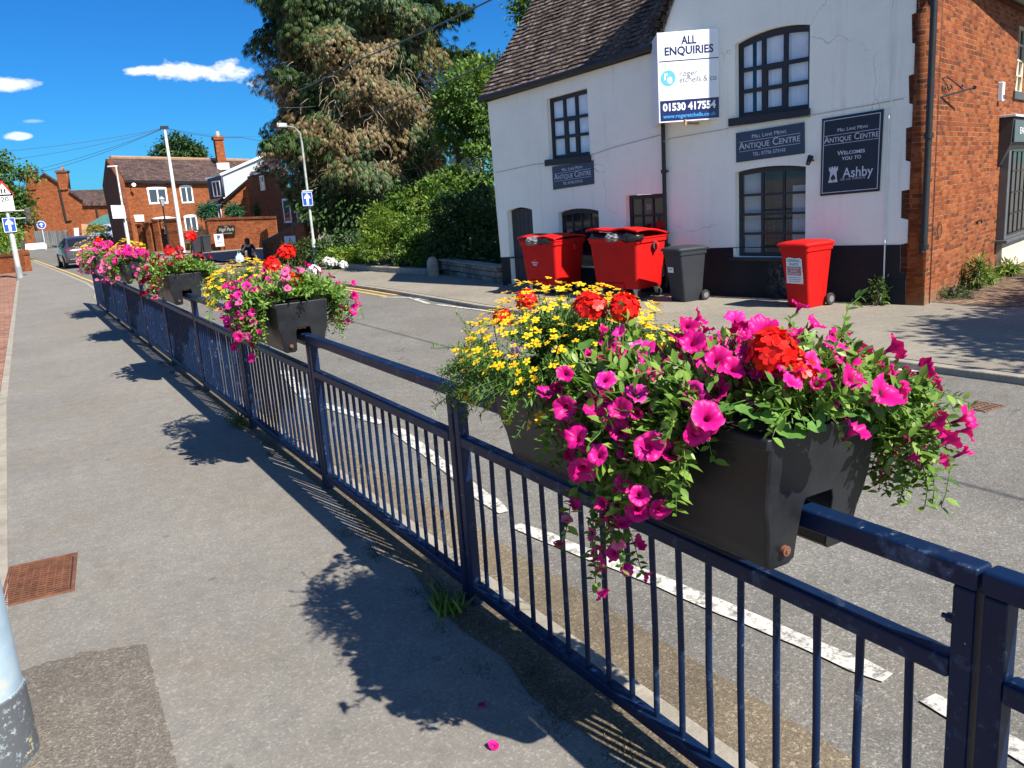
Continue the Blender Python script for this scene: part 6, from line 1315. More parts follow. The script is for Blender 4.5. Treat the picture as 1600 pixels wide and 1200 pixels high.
# --- dark sloping garden wall in the shade, notice on it
gw_ = thing('sloping_wall', 'dark brick garden wall with a sloping coping in the shade', 'wall', at(425, 408, 34.5)); g1 = WP(412, 35.2, 475, 31.5)
plate('wall', [g1.poly([(413, 412), (410, 381), (440, 366), (474, 347), (484, 412)])], .3, g1.M, M_brs, gw_)
mm = MB(); mm.tube([g1.w(409, 380, -.1), g1.w(440, 365, -.1), g1.w(475, 346, -.1)], .12, 4); mm.build('coping', simple('dark_coping', (.06, .05, .05), .9, .2, 3), gw_, True)
t = thing('notice_board', 'pale blue notice half hidden by plants on the sloping dark wall', 'sign', g1.w(455, 380)); plate('board', [g1.poly([(448, 388), (464, 388), (463, 368), (446, 369)])], .04, g1.M, simple('pale_blue_board', (.35, .48, .58), .5, .1, 5), t, z0=.06)
lettering([("P", *g1.px(455.5, 376), .3, .14)], g1.M, M_bblue, t, 'lettering', .062)
# --- piers, gates, low wall and railing before the house
gp = 'brick gate piers before the brick house'; pf = WP(214, 56, 330, 51)
for (x0, x1, yt, lab) in ((214.5, 221, 353, 'slim brick gate pier nearest the gable corner'), (226, 234, 351, 'slim brick gate pier second from the gable corner'), (238.5, 247, 346, 'slim brick gate pier next to the broad pier'), (258, 279, 345, 'broad tall brick gate pier beside the white telegraph pole')):
    t = thing('gate_pier', lab, 'pier', pf.w(x0, 392), 0, gp); a_ = pf.px(x0, yt); b_ = pf.px(x1, yt); mm = MB(); fbox(mm, a_[0], -.1, -.35, b_[0], a_[1], .05, pf.M); mm.build('pier', M_brf, t, True); mm = MB(); fbox(mm, a_[0] - .05, a_[1] + .001, -.40, b_[0] + .05, a_[1] + .12, .10, pf.M); mm.build('cap', M_brs, t, True)
for (x0, x1, lab) in ((221.3, 225.7, 'dark conifer hedge plant between the two slimmest piers'), (234.5, 238, 'dark hedge plant between the second and third pier'), (247.5, 257.5, 'dark hedge plant behind the iron gate')):
    a_ = pf.w(x0, 390, -.5); b_ = pf.w(x1, 390, -.5); m_ = (a_ + b_) / 2; rx = (b_ - a_).length / 2 + .1
    shrub('hedge_plant', lab, 'hedge', (m_.x, m_.y, 0), [((m_.x, m_.y, .8), (rx, .3, .85))], 90, 14, .10, .12, L_dark, 'dark hedge plants between the piers', 2, .8, .3)
t = thing('iron_gate', 'black iron gate between the third and the broad pier', 'gate', pf.w(252, 392)); mm = MB(); a_ = pf.px(247.3, 368); b_ = pf.px(257.7, 368)
for i in range(9): u = a_[0] + (b_[0] - a_[0]) * i / 8; fbox(mm, u - .015, .05, -.1, u + .015, a_[1] + .2 * math.sin(i / 8 * PI), -.07, pf.M)
for v in (.1, a_[1] * .6, a_[1]): fbox(mm, a_[0], v - .02, -.0695, b_[0], v + .02, -.05, pf.M)
mm.build('bars', M_blk, t, True)
t = thing('low_brick_wall', 'low brick wall with a spiked railing behind the telegraph pole', 'wall', pf.w(300, 394)); a_ = pf.px(279.5, 381); b_ = pf.px(330, 380); mm = MB(); fbox(mm, a_[0], -.1, -.3, b_[0], a_[1], .0, pf.M); mm.build('wall', M_brf, t, True)
mm = MB(); n = 26
for i in range(n): u = a_[0] + (b_[0] - a_[0]) * (i + .5) / n; mm.tube([pf.M @ Vector((u, a_[1], -.15)), pf.M @ Vector((u, a_[1] + .75 + .2 * math.sin(i * .8), -.15)), pf.M @ Vector((u + .03, a_[1] + .95 + .2 * math.sin(i * .8), -.15))], [.03, .03, .004], 5)
for v in (.15, .7): mm.tube([pf.M @ Vector((a_[0], a_[1] + v, -.15)), pf.M @ Vector((b_[0], a_[1] + v, -.15))], .03, 5)
mm.build('railing', simple('weathered_rail', (.22, .17, .11), .8, .3, 5), t, True)
t = thing('garden_lamp', 'black lantern on a thin post before the upstairs window', 'lamp', pf.w(258, 392)); b_ = at(258, 345, 53.5); a_ = at(250, 322, 53.5); mm = MB(); mm.cyl((b_.x, 53.5, 0), (b_.x, 53.5, a_.z), .045, n=8); mm.build('post', M_blk, t, True); mm = MB(); mm.lathe([(.08, 0), (.19, .36), (.22, .38), (.06, .52), (.0, .56)], 6, (b_.x, 53.5, a_.z)); mm.build('lantern', simple('lantern_glass', (.35, .36, .38), .3, .1, 5), t, True)
# --- grey wheelie bins by the wall
def far_bin(name, label, x, y, k_, mat, group, rz=0):
    t = thing(name, label, 'bin', (x, y, 0), rz, group)
    mb = MB(); mb.loft([rr(w * k_, d * k_, r * k_, 3, z * k_) for z, w, d, r in ((0, .42, .46, .05), (.86, .54, .64, .05), (.98, .58, .68, .05))]); mb.build('body', mat, t); mb = MB(); mb.loft([rr(w * k_, d * k_, r * k_, 3, z * k_) for z, w, d, r in ((.985, .60, .72, .05), (1.03, .60, .72, .05), (1.07, .48, .58, .07))]); mb.build('lid', mat, t)
    for sx in (-1, 1): mb = MB(); mb.cyl((sx * .24 * k_, .3 * k_, .1 * k_), (sx * .30 * k_, .3 * k_, .1 * k_), .1 * k_, n=14); mb.build('wheel', M_tyre, t)
p = at(308, 394, 47.2); far_bin('wheelie_bin', 'left of the two black wheelie bins beside the forecourt wall', p.x, 47.2, .85 * 1.0, M_greyb, 'pair of black wheelie bins by the forecourt')
p = at(324, 394, 47.4); far_bin('wheelie_bin', 'right of the two black wheelie bins beside the forecourt wall', p.x, 47.4, .85 * 1.0, M_greyb, 'pair of black wheelie bins by the forecourt')

# --- poles, lamps, signs
M_galv = simple('galvanised_pole', (.50, .52, .50), .55, .22, 3, .3); M_galvd = simple('mottled_pole', (.30, .33, .31), .6, .4, 5, .2); M_wpole = simple('pale_pole', (.62, .61, .58), .7, .12, 2); M_bsign = simple('road_sign_blue', (.012, .07, .42), .4, .08, 3)
def arrow(w, h): return [(-.11 * w, -.40 * h), (.11 * w, -.40 * h), (.11 * w, .05 * h), (.30 * w, .02 * h), (.30 * w, .14 * h), (0, .42 * h), (-.30 * w, .14 * h), (-.30 * w, .02 * h), (-.11 * w, .05 * h)]
def road_sign(t, c, w, h, face, name='sign_plate', z0=0.0):
    """blue one way plate with a white upward arrow; face = direction it looks in"""
    n = Vector(face).normalized(); x = UP.cross(n).normalized(); M = frame(Vector(c), x, UP, n)
    s_ = plate(name, [rect(-w / 2, -h / 2, w / 2, h / 2)], .03, M, M_bsign, t, z0=z0); plate('arrow', [arrow(w, h)], .006, M, M_pvc, s_, z0=z0 + .006)
    plate('border', [rect(-w / 2 * .97, -h / 2 * .97, w / 2 * .97, h / 2 * .97), rect(-w / 2 * .88, -h / 2 * .9, w / 2 * .88, h / 2 * .9)], .006, M, M_pvc, s_, z0=z0 + .006); return M
lx, ly = 8.70, 27.3
t = thing('street_lamp', 'tall galvanised lamp post carrying a blue one way sign before the conifer', 'street lamp', (lx, ly, 0))
mm = MB(); mm.tube([(lx, ly, -.05), (lx, ly, .9), (lx, ly, .93), (lx, ly, 4.0), (lx - .04, ly - .02, 4.3), (lx - .22, ly - .1, 4.46), (lx - .55, ly - .25, 4.50)], [.075, .07, .045, .036, .03, .026, .022], 12); mm.build('post', M_galvd, t, True, smooth=50)
mm = MB(); mm.loft([[Vector((lx - .5 - x, ly - .23 - x * .45, 4.51 + z)) + Vector((-.41, .91, 0)) * y for y, z in ((-w, 0), (-w * .7, .07), (w * .7, .07), (w, 0), (w * .6, -.05), (-w * .6, -.05))] for x, w in ((0, .03), (.06, .055), (.25, .06), (.34, .02))]); mm.build('lamp_head', M_galv, t, True, smooth=50)
c = at(481, 311, 27.2); road_sign(t, (c.x - .02, 27.18, c.z), .33, .44, (-.35, -.94, 0)); mm = MB(); mm.bb((lx - .19, ly - .06, c.z + .24), (lx + .16, ly + .06, c.z + .28)); mm.build('sign_lamp', M_galv, t, True)
# white telegraph pole
tb = at(287, 396, 50.0); tt = at(258, 200, 50.0); t = thing('telegraph_pole', 'tall white painted telegraph pole with wires fanning from its top', 'pole', (tb.x, 50, 0)); mm = MB(); mm.tube([(tb.x, 50, -.1), (tb.x, 50, 3), (tb.x, 50, tt.z)], [.125, .105, .07], 12); mm.build('post', M_wpole, t, True, smooth=60); mm = MB(); mm.bb((tb.x - .2, 49.9, tt.z - .06), (tb.x + .2, 50.1, tt.z + .10)); mm.build('wire_head', M_blk, t, True)
TT = Vector((tb.x, 50, tt.z))
# street lamp with a white board
lb = at(203, 391, 54.0); t = thing('street_lamp', 'slim grey lamp post with a white board fixed half way up', 'street lamp', (lb.x, 54, 0)); lt = at(178, 261, 54); mm = MB(); lm = at(195, 346, 54)
mm.tube([(lb.x, 54, -.1), (lb.x, 54, lm.z), (lb.x, 54, lm.z + .05), (lb.x, 54, lt.z)], [.11, .10, .06, .05], 10); mm.build('post', M_galv, t, True, smooth=50); mm = MB(); mm.loft([[(lb.x - x, 54 + y, lt.z + .02 + z) for y, z in ((-w, 0), (0, .06), (w, 0), (0, -.04))] for x, w in ((-.08, .04), (.12, .09), (.36, .08), (.45, .02))]); mm.build('lamp_head', M_galv, t, True)
ws = WP(174, 53.75, 198, 53.7); t = thing('white_board', 'white board with faint lettering fixed to the slim lamp post', 'sign', ws.w(185, 335)); wp_ = ws.poly([(176.5, 341.5), (197.5, 341), (193.5, 320.5), (173, 321)]); plate('board', [wp_], .04, ws.M, M_pvc, t)
cx, cy = sum(p[0] for p in wp_) / 4, sum(p[1] for p in wp_) / 4; lettering([("WELCOME TO", cx, cy + .2, .12, .6), ("ASHBY", cx, cy, .16, .5), ("PLEASE DRIVE CAREFULLY", cx, cy - .25, .1, .7)], ws.M, simple('faint_letter', (.42, .46, .55), .6, .1, 4), t, 'lettering', .003)
# left hand sign pole
sb = Vector((.24, 38.6, 0)); t = thing('sign_post', 'grey sign post with warning triangle, twenty plate and blue arrow on the pavement edge', 'sign post', sb); tp = at(6, 285, 38.6)
mm = MB(); mm.tube([sb - UP * .1, sb + UP * 2.2, sb + UP * 2.22, sb + UP * (tp.z)], [.105, .10, .065, .06], 12); mm.build('post', M_galv, t, True, smooth=50); mm = MB(); mm.cyl(sb - UP * .05, sb + UP * .45, .125, .12, 12); mm.build('sleeve', simple('grey_sleeve', (.25, .27, .28), .6, .2, 4), t, True, smooth=50)
face = Vector((-.0, -1, 0)); c = at(6.2, 298, 38.5); Mt = frame(Vector((sb.x, 38.47, c.z)), Vector((1, 0, 0)), UP, Vector((0, -1, 0))); 
def tri(r, dy=0): return [(-r * .95, -r * .52 + dy), (-r * .9, -r * .56 + dy), (r * .9, -r * .56 + dy), (r * .95, -r * .52 + dy), (.05 * r, r * 1.02 + dy), (-.05 * r, r * 1.02 + dy)]
s_ = plate('warning_triangle', [tri(.37)], .03, Mt, simple('sign_red', (.48, .015, .02), .4, .1, 3), t, z0=0); plate('triangle_face', [tri(.255, .0)], .006, Mt, M_pvc, s_, z0=.006)
def kid(x, h): return [(q * .72, w_ * .72) for q, w_ in [(x - .035, -.17), (x - .01, -.17), (x, -.08), (x + .02, -.17), (x + .045, -.17), (x + .03, -.03), (x + .05, h * .35), (x + .02, h * .5), (x + .035, h * .75), (x + .015, h), (x - .015, h), (x - .035, h * .75), (x - .015, h * .5), (x - .05, h * .35)]]
plate('children_symbol', [kid(-.075, .15), kid(.075, .11)], .004, Mt, M_blk, s_, z0=.010)
c = at(12, 315, 38.5); Mp = frame(Vector((sb.x - .0, 38.47, c.z)), Vector((1, 0, 0)), UP, Vector((0, -1, 0))); s_ = plate('twenty_plate', [rect(-.28, -.36, .28, .36)], .03, Mp, M_pvc, t); lettering([("REDUCE", 0, .25, .1, .36), ("20", 0, .08, .24, .27, dict(bold=.004)), ("WHEN", 0, -.08, .1, .3), ("LIGHTS", 0, -.18, .1, .3), ("FLASH", 0, -.28, .1, .3)], Mp, M_blk, s_, 'lettering', .002)
c = at(16.5, 351.5, 38.5); road_sign(t, (sb.x - .01, 38.45, c.z), .44, .56, (0, -1, 0))
mm = MB(); 
for py in (329.5, 341.5): c = at(25, py, 38.6); mm.tube([(sb.x, 38.6, c.z), (sb.x + .62, 38.6, c.z)], .022, 6)
mm.build('bracket', M_galv, t, True); c = at(39, 336, 38.6); mm = MB(); mm.bb((sb.x + .60, 38.5, c.z - .26), (sb.x + .80, 38.7, c.z + .27)); lp = mm.build('signal_box', simple('dark_box', (.03, .035, .04), .5, .2, 4), t, True, bevel=.02)
mm = MB(); 
for dz in (.12, -.12): mm.cyl((sb.x + .70, 38.48, c.z + dz), (sb.x + .70, 38.505, c.z + dz), .075, n=14)
mm.build('lens', simple('amber_off', (.10, .06, .02), .3, .1, 5), lp, True)
# thick light blue post in the foreground
def fgpost():
    tm = NT('flaking_post_paint'); co = tm.n("ShaderNodeNewGeometry").outputs['Position']; sp_ = tm.n("ShaderNodeSeparateXYZ"); tm.l(co, sp_.inputs[0]); f = tm.noise(16, 7, .75, co)
    g = tm.ramp(tm.noise(28, 8, .8, co), ((.56, (.085, .095, .108)), (.585, (.25, .29, .32)), (.70, (.38, .40, .40))))
    yl = tm.ramp(tm.noise(20, 6, .7, co), ((.60, G3(0)), (.63, G3(1)))); g = tm.mix(tm.mix(1, yl, tm.ramp(sp_.outputs[2], ((.06, G3(1)), (.14, G3(0)))), 'MULTIPLY'), g, (.5, .42, .2))
    bl_ = tm.ramp(tm.noise(5, 5, .7, co), ((.35, (.24, .33, .42)), (.6, (.31, .41, .50)), (.75, (.44, .45, .38)))); bl_ = tm.mix(tm.ramp(f, ((.66, G3(0)), (.70, G3(.5)))), bl_, (.25, .3, .34))
    k_ = tm.ramp(sp_.outputs[2], ((.275, G3(0)), (.278, G3(1)))); tm.l(tm.mix(k_, g, bl_), tm.b.inputs['Base Color']); tm.b.inputs['Roughness'].default_value = .45; tm.bump(f, .25, .006); return tm.m
t = thing('lamp_column', 'thick pale blue painted post with a flaking dark foot in the left foreground', 'post', (-.375, 3.355, 0)); mm = MB(); mm.tube([(-.375, 3.355, -.1), (-.375, 3.355, .27), (-.375, 3.355, .278), (-.375, 3.355, 1.3), (-.375, 3.355, 1.4), (-.375, 3.355, 5)], [.162, .160, .152, .15, .07, .05], 40); mm.build('column', fgpost(), t, True, smooth=40)
# wires
M_wire = simple('wire', (.05, .07, .10), .6, .1, 3)
def wire(label, pts, sag, r=.016):
    P = [];
    for a, b in zip(pts, pts[1:]):
        a, b = Vector(a), Vector(b); P += [a.lerp(b, i / 14) - UP * (sag * 4 * (i / 14) * (1 - i / 14)) for i in range(14)]
    P.append(Vector(pts[-1])); mb = MB(); mb.tube(P, r, 6); o = mb.build('overhead_wire', M_wire, smooth=80); tag(o, label, 'wire', 'overhead wires'); return o
gl = [('highest wire running left from the telegraph pole', at(-70, 242, 52), .2), ('second wire running left from the telegraph pole', at(-60, 258, 52), .25), ('third wire running left from the telegraph pole', at(-60, 290, 56), .3), ('lowest wire running left from the telegraph pole', at(-40, 292, 58), .35)]
for l_, p, sg in gl: wire(l_, [TT, p], sg, .011)
wire('wire sagging right from the telegraph pole into the conifer', [TT, at(380, 215, 46), at(460, 217, 44)], .15, .013)
wire('thin wire running right from the telegraph pole behind the conifer', [TT, at(420, 213, 60)],   .2, .009)
wire('thick cable rising past the conifer and along the road overhead', [(11.0, 31, 5.6), (8.3, 27.5, 5.1), (6.5, 21, 4.65), (5.98, 15, 4.45), (5.97, 9, 4.42), (5.95, 2, 4.42), (5.95, -14, 4.5)], .03, .012)
wire('service wire from the conifer to the tiled roof of the white building', [at(560, 184, 25.5), at(625, 157, 23), F3(7.6, 4.95, -.75)], .03, .016)

# --- far brick house with two chimneys and what stands round it
h1 = thing('chimney_house', 'far orange brick gable house with two tall chimney stacks', 'house', at(90, 386, 96)); f1 = WP(36, 98, 170, 95)
plate('gable_wall', [f1.poly([(40, 392), (37, 350), (43, 348), (38, 292), (44, 295), (55, 284), (70, 271), (90, 284), (93, 290), (104.5, 290), (109.5, 299), (129.5, 312), (131, 321), (176, 321), (184, 392)])], .35, f1.M, M_brf, h1)
for x0, x1, xb0, xb1 in ((38.8, 53, 43, 57), (88, 103.5, 92, 107)):
    c_ = plate('chimney', [f1.poly([(x0, 268), (x1, 267.5), (xb1, 296), (xb0, 297)])], .9, f1.M, M_brf, h1, z0=.16); plate('chimney_cap', [f1.poly([(x0 - 1.6, 270), (x0 - 1.4, 266.5), (x1 + .8, 266), (x1 + 1, 269.5)])], 1.1, f1.M, simple('sooty_cap', (.09, .06, .05), .9, .3, 2), c_, z0=.26)
    plate('chimney_pot', [f1.poly([((x0 + x1) / 2 - 1.3, 267), ((x0 + x1) / 2 - 1.5, 261), ((x0 + x1) / 2 + 1.5, 261), ((x0 + x1) / 2 + 1.6, 267)])], .4, f1.M, simple('red_pot', (.40, .13, .07), .8, .2, 2), c_, z0=-.1)
mm = MB(); q = [f1.w(70, 270.5, .2), f1.w(92, 285.5, .2), f1.w(92, 285.5, .2) + Vector((0, 9, 0)), f1.w(70, 270.5, .2) + Vector((0, 9, 0)), f1.w(40, 297, .2), f1.w(40, 297, .2) + Vector((0, 9, 0))]; mm.add(q, [(0, 1, 2, 3), (4, 0, 3, 5)]); mm.build('roof', M_slate, h1, True, fix=False)
mm = MB(); mm.add([f1.w(109, 297.5, .1), f1.w(130.5, 312.5, .25), f1.w(131, 321.5, .3), f1.w(178, 321, .3), f1.w(178, 294, -3.5), f1.w(113, 296, -3.5)], [(0, 1, 2, 3, 4, 5)]); mm.build('low_roof', M_slate, h1, True, fix=False)
mm = MB(); mm.tube([f1.w(91, 286, .1), f1.w(98, 318, .1), f1.w(104, 346, .1)], .10, 5); mm.tube([f1.w(104, 346, .1), f1.w(112, 345, .1)], .08, 5); mm.tube([f1.w(52, 338, .1), f1.w(58, 361, .1)], .09, 5); mm.tube([f1.w(150, 322, .1), f1.w(153, 338, .1)], .08, 5); mm.build('drainpipe', M_blk, h1, True)
mm = MB(); mm.tube([f1.w(109, 298, .2), f1.w(130, 312.5, .2)], .1, 4); mm.tube([f1.w(70, 271, .2), f1.w(91, 285, .2)], .1, 4); mm.tube([f1.w(70, 271, .2), f1.w(55, 284, .2)], .1, 4); mm.build('verge', M_slate, h1, True)
fp_ = WP(53, 92, 106, 88); fe = thing('panel_fence', 'weathered grey panel fence at the foot of the chimney house', 'fence', fp_.w(80, 388)); M_gfence = brick('grey_boards', ((.20, .20, .19), (.28, .28, .26), (.33, .32, .30)), (.12, .12, .11), .28, 3, .02)
for i in range(5):
    x0, x1 = 53 + 10.6 * i, 53 + 10.6 * i + 10.2; plate('panel', [fp_.poly([(x0 + 2.2, 388), (x1 + 2.2, 388), (x1, 361), (x0, 361)])], .08, fp_.M, M_gfence, fe)
sh = thing('green_roof_shed', 'tan walled outbuilding with a green roof', 'shed', at(150, 385, 88)); s1 = WP(127, 88, 180, 86); plate('wall', [s1.poly([(130, 388), (127, 350), (181, 351), (186, 388)])], .4, s1.M, simple('tan_wall', (.55, .30, .17), .9, .1, 1.5), sh)
mm = MB(); mm.add([s1.w(138.5, 351, .3), s1.w(181, 350, .3), s1.w(176, 337, -2.2), s1.w(143, 336, -2.2), s1.w(140, 350, -4)], [(0, 1, 2, 3), (0, 3, 4)]); mm.build('roof', simple('green_felt', (.04, .14, .13), .8, .15, 2), sh, True, fix=False)
t = thing('white_gate', 'narrow white gate beside a brick pier at the far corner', 'gate', at(119, 380, 87)); g2 = WP(110, 87.5, 124, 87); plate('panel', [g2.poly([(118, 388), (124.5, 388), (122, 356), (115.5, 356.5)])], .08, g2.M, M_pvc, t); plate('pier', [g2.poly([(109, 388), (117, 388), (113, 357), (105, 357.5)])], .4, g2.M, M_brf, t)
t = thing('board_fence', 'short brown upright board fence behind the dark car', 'fence', at(150, 388, 70)); b2 = WP(137, 72, 164, 68)
for i in range(9): x0 = 137 + 3 * i; plate('board', [b2.poly([(x0 + 2, 390), (x0 + 4.6, 390), (x0 + 2.6, 368 + (i % 3)), (x0, 368.5 + (i % 2))])], .06, b2.M, simple('brown_board', (.16, .08, .045), .9, .3, 2), t)
shrub('shrub', 'small golden bush over the brown board fence', 'shrub', tuple(at(152, 388, 73)), [(tuple(at(152, 366, 73)), (.7, .5, .6))], 60, 16, .14, .16, L_gold, None, 2)
shrub('shrub', 'yellow green grass clump at the end of the brown board fence', 'shrub', tuple(at(168, 388, 68)), [(tuple(at(167, 378, 68)), (.4, .4, .6))], 60, 16, .10, .2, L_olive, None, 2, .3)
t = thing('round_sign', 'small round blue road sign on a thin pole before the grey fence', 'sign', at(72, 386, 86)); c = at(64.5, 351.5, 86); pb = at(71.5, 388, 86); mm = MB(); mm.cyl((pb.x - .0, 86, -.1), (pb.x - .0, 86, c.z + .3), .05, n=8); mm.build('post', M_galv, t, True)
Mr = frame(Vector((pb.x - .0, 85.9, c.z)), Vector((1, 0, 0)), UP, Vector((0, -1, 0))); plate('disc', [[(.36 * math.cos(i * PI / 14), .36 * math.sin(i * PI / 14)) for i in range(28)]], .04, Mr, simple('pale_rim', (.6, .6, .75), .4, .05, 3), t); plate('disc_face', [[(.30 * math.cos(i * PI / 14), .30 * math.sin(i * PI / 14)) for i in range(28)]], .01, Mr, M_bsign, t, z0=.012); plate('arrow', [arrow(.45, .45)], .006, Mr, M_pvc, t, z0=.018)
t = thing('white_barrier', 'low white block at the kerb before the chimney house', 'barrier', at(48, 388, 90)); mm = MB(); c = at(48, 386, 90); mm.loft([[(c.x + x, 90 + y, z) for x, y in ((-1.3 * q, -.25 * q), (1.3 * q, -.25 * q), (1.3 * q, .25 * q), (-1.3 * q, .25 * q))] for z, q in ((-.05, 1), (.35, 1), (.5, .9))]); mm.build('block', M_pvc, t, True)
# trees at the left and behind the house
t = thing('street_tree', 'green tree leaning over the sign post at the left edge', 'tree', tuple(at(-10, 392, 60)))
foliage('crown', [bl(-14, 320, 60, 1.5, 1.4, 1.4), bl(12, 315, 60, 1.0, 1.1, .9), bl(28, 330, 60, .85, 1, .8), bl(4, 350, 60, 1.3, 1.2, .8), bl(-25, 275, 60, 1.3, 1.3, 1.2), bl(-4, 252, 60, .55, .7, .6), bl(20, 270, 60, .8, .5, .22), bl(44, 272, 60, .6, .5, .25), bl(44, 310, 60, .5, .5, .25), bl(-30, 320, 60, 1.5, 1.5, 1.8)], 400, 28, .26, .24, L_decid, t, .4)
trunk(t, at(-12, 392, 60) - UP * .1, at(-8, 300, 60), .16, .05, [(at(-10, 350, 60), at(20 + 8 * i, 330 - 16 * i, 60), .05) for i in range(4)])
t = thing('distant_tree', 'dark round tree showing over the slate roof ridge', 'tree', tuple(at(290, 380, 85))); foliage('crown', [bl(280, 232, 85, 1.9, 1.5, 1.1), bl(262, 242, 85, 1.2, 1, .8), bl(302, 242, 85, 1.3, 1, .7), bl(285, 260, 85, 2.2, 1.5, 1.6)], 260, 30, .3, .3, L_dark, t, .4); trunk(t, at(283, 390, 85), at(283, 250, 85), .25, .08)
shrub('hedge', 'clipped green hedge behind the low wall at the left edge', 'hedge', tuple(at(0, 392, 55)), [bl(2, 372, 55, .9, .8, .75), bl(-14, 372, 55, .9, .8, .8), bl(10, 385, 54, .6, .5, .4)], 220, 26, .13, .13, L_lime, None)
t = thing('dark_gate', 'dark timber gate beside the hedge at the left edge', 'gate', tuple(at(30, 390, 80))); g3 = WP(18, 80, 38, 80); plate('panel', [g3.poly([(22, 390), (40, 390), (37, 351), (20, 351)])], .1, g3.M, simple('dark_timber', (.035, .03, .03), .8, .3, 2), t)
t = thing('low_brick_wall', 'low weathered brick wall at the left edge behind the sign post', 'wall', tuple(at(18, 425, 44))); l1 = WP(-40, 45.5, 39, 43.8); mm = MB(); a_ = l1.px(-40, 400); b_ = l1.px(38, 399); fbox(mm, a_[0], -.1, -.25, b_[0], b_[1], 0, l1.M); mm.build('wall', M_brf, t, True); mm = MB(); fbox(mm, a_[0], b_[1] + .001, -.3, b_[0] + .05, b_[1] + .1, .05, l1.M); mm.build('coping', M_brs, t, True)
mm = MB(); fbox(mm, b_[0] - .35, -.1, -.3, b_[0] + .02, b_[1] + .25, .06, l1.M); mm.build('end_pier', M_brf, t, True)

# ------------------------------------------------------------------ cars
def car(name, label, loc, rz, k_, paint, dark_glass=True, hatch=True):
    """car looking along +y; origin on the ground in the middle"""
    M = Matrix.Translation(loc) @ Matrix.Rotation(rz, 4, 'Z') @ Matrix.Scale(k_, 4); t = thing(name, label, 'car', M=M)
    # stations from the tail: y, half width low, half width belt, belt height, roof height, roof half width
    st = [(-2.16, .62, .66, .78, .80, .60), (-2.12, .78, .80, .86, .90, .66), (-2.0, .84, .87, .93, 1.0, .68), (-1.75, .87, .90, .96, 1.16, .64), (-1.35, .88, .915, .96, 1.36, .60), (-.9, .885, .92, .95, 1.43, .60), (-.2, .89, .92, .94, 1.45, .61), (.3, .89, .92, .93, 1.38, .60), (.75, .885, .915, .92, 1.15, .60), (1.05, .88, .90, .90, .97, .62), (1.5, .87, .88, .84, .88, .60), (1.95, .82, .82, .74, .77, .55), (2.15, .66, .68, .60, .62, .45)]
    rings = []
    for y, wl, wb, hb, hr, wr in st:
        zl = .24 if abs(y) < 2.1 else .34
        half = [(wl * .9, zl), (wl, zl + .06), (wb, hb * .62), (wb * .985, hb * .9), (wb * .93, hb), (wr + (wb - wr) * .42, hb + (hr - hb) * .5), (wr, hb + (hr - hb) * .93), (wr * .8, hr), (0, hr + .015)]
        rings.append([Vector((x, y, z)) for x, z in half] + [Vector((-x, y, z)) for x, z in half[-2::-1]])
    mb = MB(); mb.loft(rings); b = mb.build('body', paint, t, smooth=38, bevel=0)
    g_ = M_glsd; up = lambda y0, y1, wr0, wr1, z0, z1: None
    # glazing a few mm proud of the shell
    def quad(nm, pts, mat, par=t): mb = MB(); mb.add(pts, [tuple(range(len(pts)))]); return mb.build(nm, mat, par, fix=False)
    quad('rear_window', [(-.66, -2.005, 1.005), (.66, -2.005, 1.005), (.60, -1.46, 1.345), (.35, -1.40, 1.37), (-.35, -1.40, 1.37), (-.60, -1.46, 1.345)], g_)
    quad('windscreen', [(-.60, .42, 1.35), (.60, .42, 1.35), (.72, 1.07, .98), (-.72, 1.07, .98)], g_)
    for sx in (-1, 1):
        for y0, y1 in ((-1.5, -.85), (-.8, .0), (.05, .62)):
            z0 = lambda y: .99; zt = lambda y: float(np.interp(y, [-1.5, -1.1, -.2, .3, .65], [1.17, 1.33, 1.39, 1.32, 1.16]))
            f = lambda y, z: (sx * (.90 - (z - .95) * .66 + .012), y, z); quad('side_window', [f(y0, z0(y0)), f(y1, z0(y1)), f(y1, zt(y1)), f(y0, zt(y0))], g_)
        for y in (-1.32, 1.30):
            mb = MB(); mb.cyl((sx * .74, y, .32), (sx * .93, y, .32), .325, n=24); w_ = mb.build('wheel', M_tyre, t, bevel=.03); mb = MB(); mb.cyl((sx * .92, y, .32), (sx * .937, y, .32), .21, n=18); mb.build('rim', M_galv, w_)
        mb = MB(); mb.loft([[Vector((sx * x, y, z)) for x, z in ((x0, .80), (x1, .82), (x1, .90), (x0, .90))] for y, x0, x1 in ((-2.13, .50, .80), (-1.93, .80, .892))]); mb.build('tail_light', simple('tail_red', (.30, .008, .01), .25, .1, 5), t)
        mb = MB(); mb.loft([[Vector((sx * x, y + .02, z)) for x, z in ((.90, .98), (1.08, 1.0), (1.08, 1.12), (.92, 1.10))] for y in (.58, .72)]); mb.build('mirror', M_blk, t, bevel=.02)
    mb = MB(); mb.bb((-.26, -2.185, .60), (.26, -2.15, .71)); mb.build('number_plate', simple('plate_yellow', (.55, .42, .06), .4, .05, 5), t)
    mb = MB(); mb.bb((-.72, -2.17, .28), (.72, -2.05, .46)); mb.build('bumper', M_blk, t, bevel=.03)
    return t
def carpaint(nm, col):
    t = NT(nm); t.b.inputs['Base Color'].default_value = (*col, 1); t.b.inputs['Roughness'].default_value = .25; t.b.inputs['Coat Weight'].default_value = .8; t.b.inputs['Metallic'].default_value = .3; return t.m
p = at(128, 416, 45.0); car('car', 'dark grey hatchback driving away past the flower rail', (p.x + .12, 46.2, RZ), R(2), 1.0, carpaint('dark_paint', (.06, .055, .075)))
p = at(182, 384, 78); car('car', 'white car parked beside the gable of the brick house', (p.x + .1, 81, 0), R(24), 1.25, carpaint('white_paint', (.75, .76, .78)))
p = at(109, 384, 92); car('car', 'silver car half hidden behind the dark hatchback', (p.x, 92, 0), R(-15), 1.0, carpaint('silver_paint', (.50, .54, .58)))

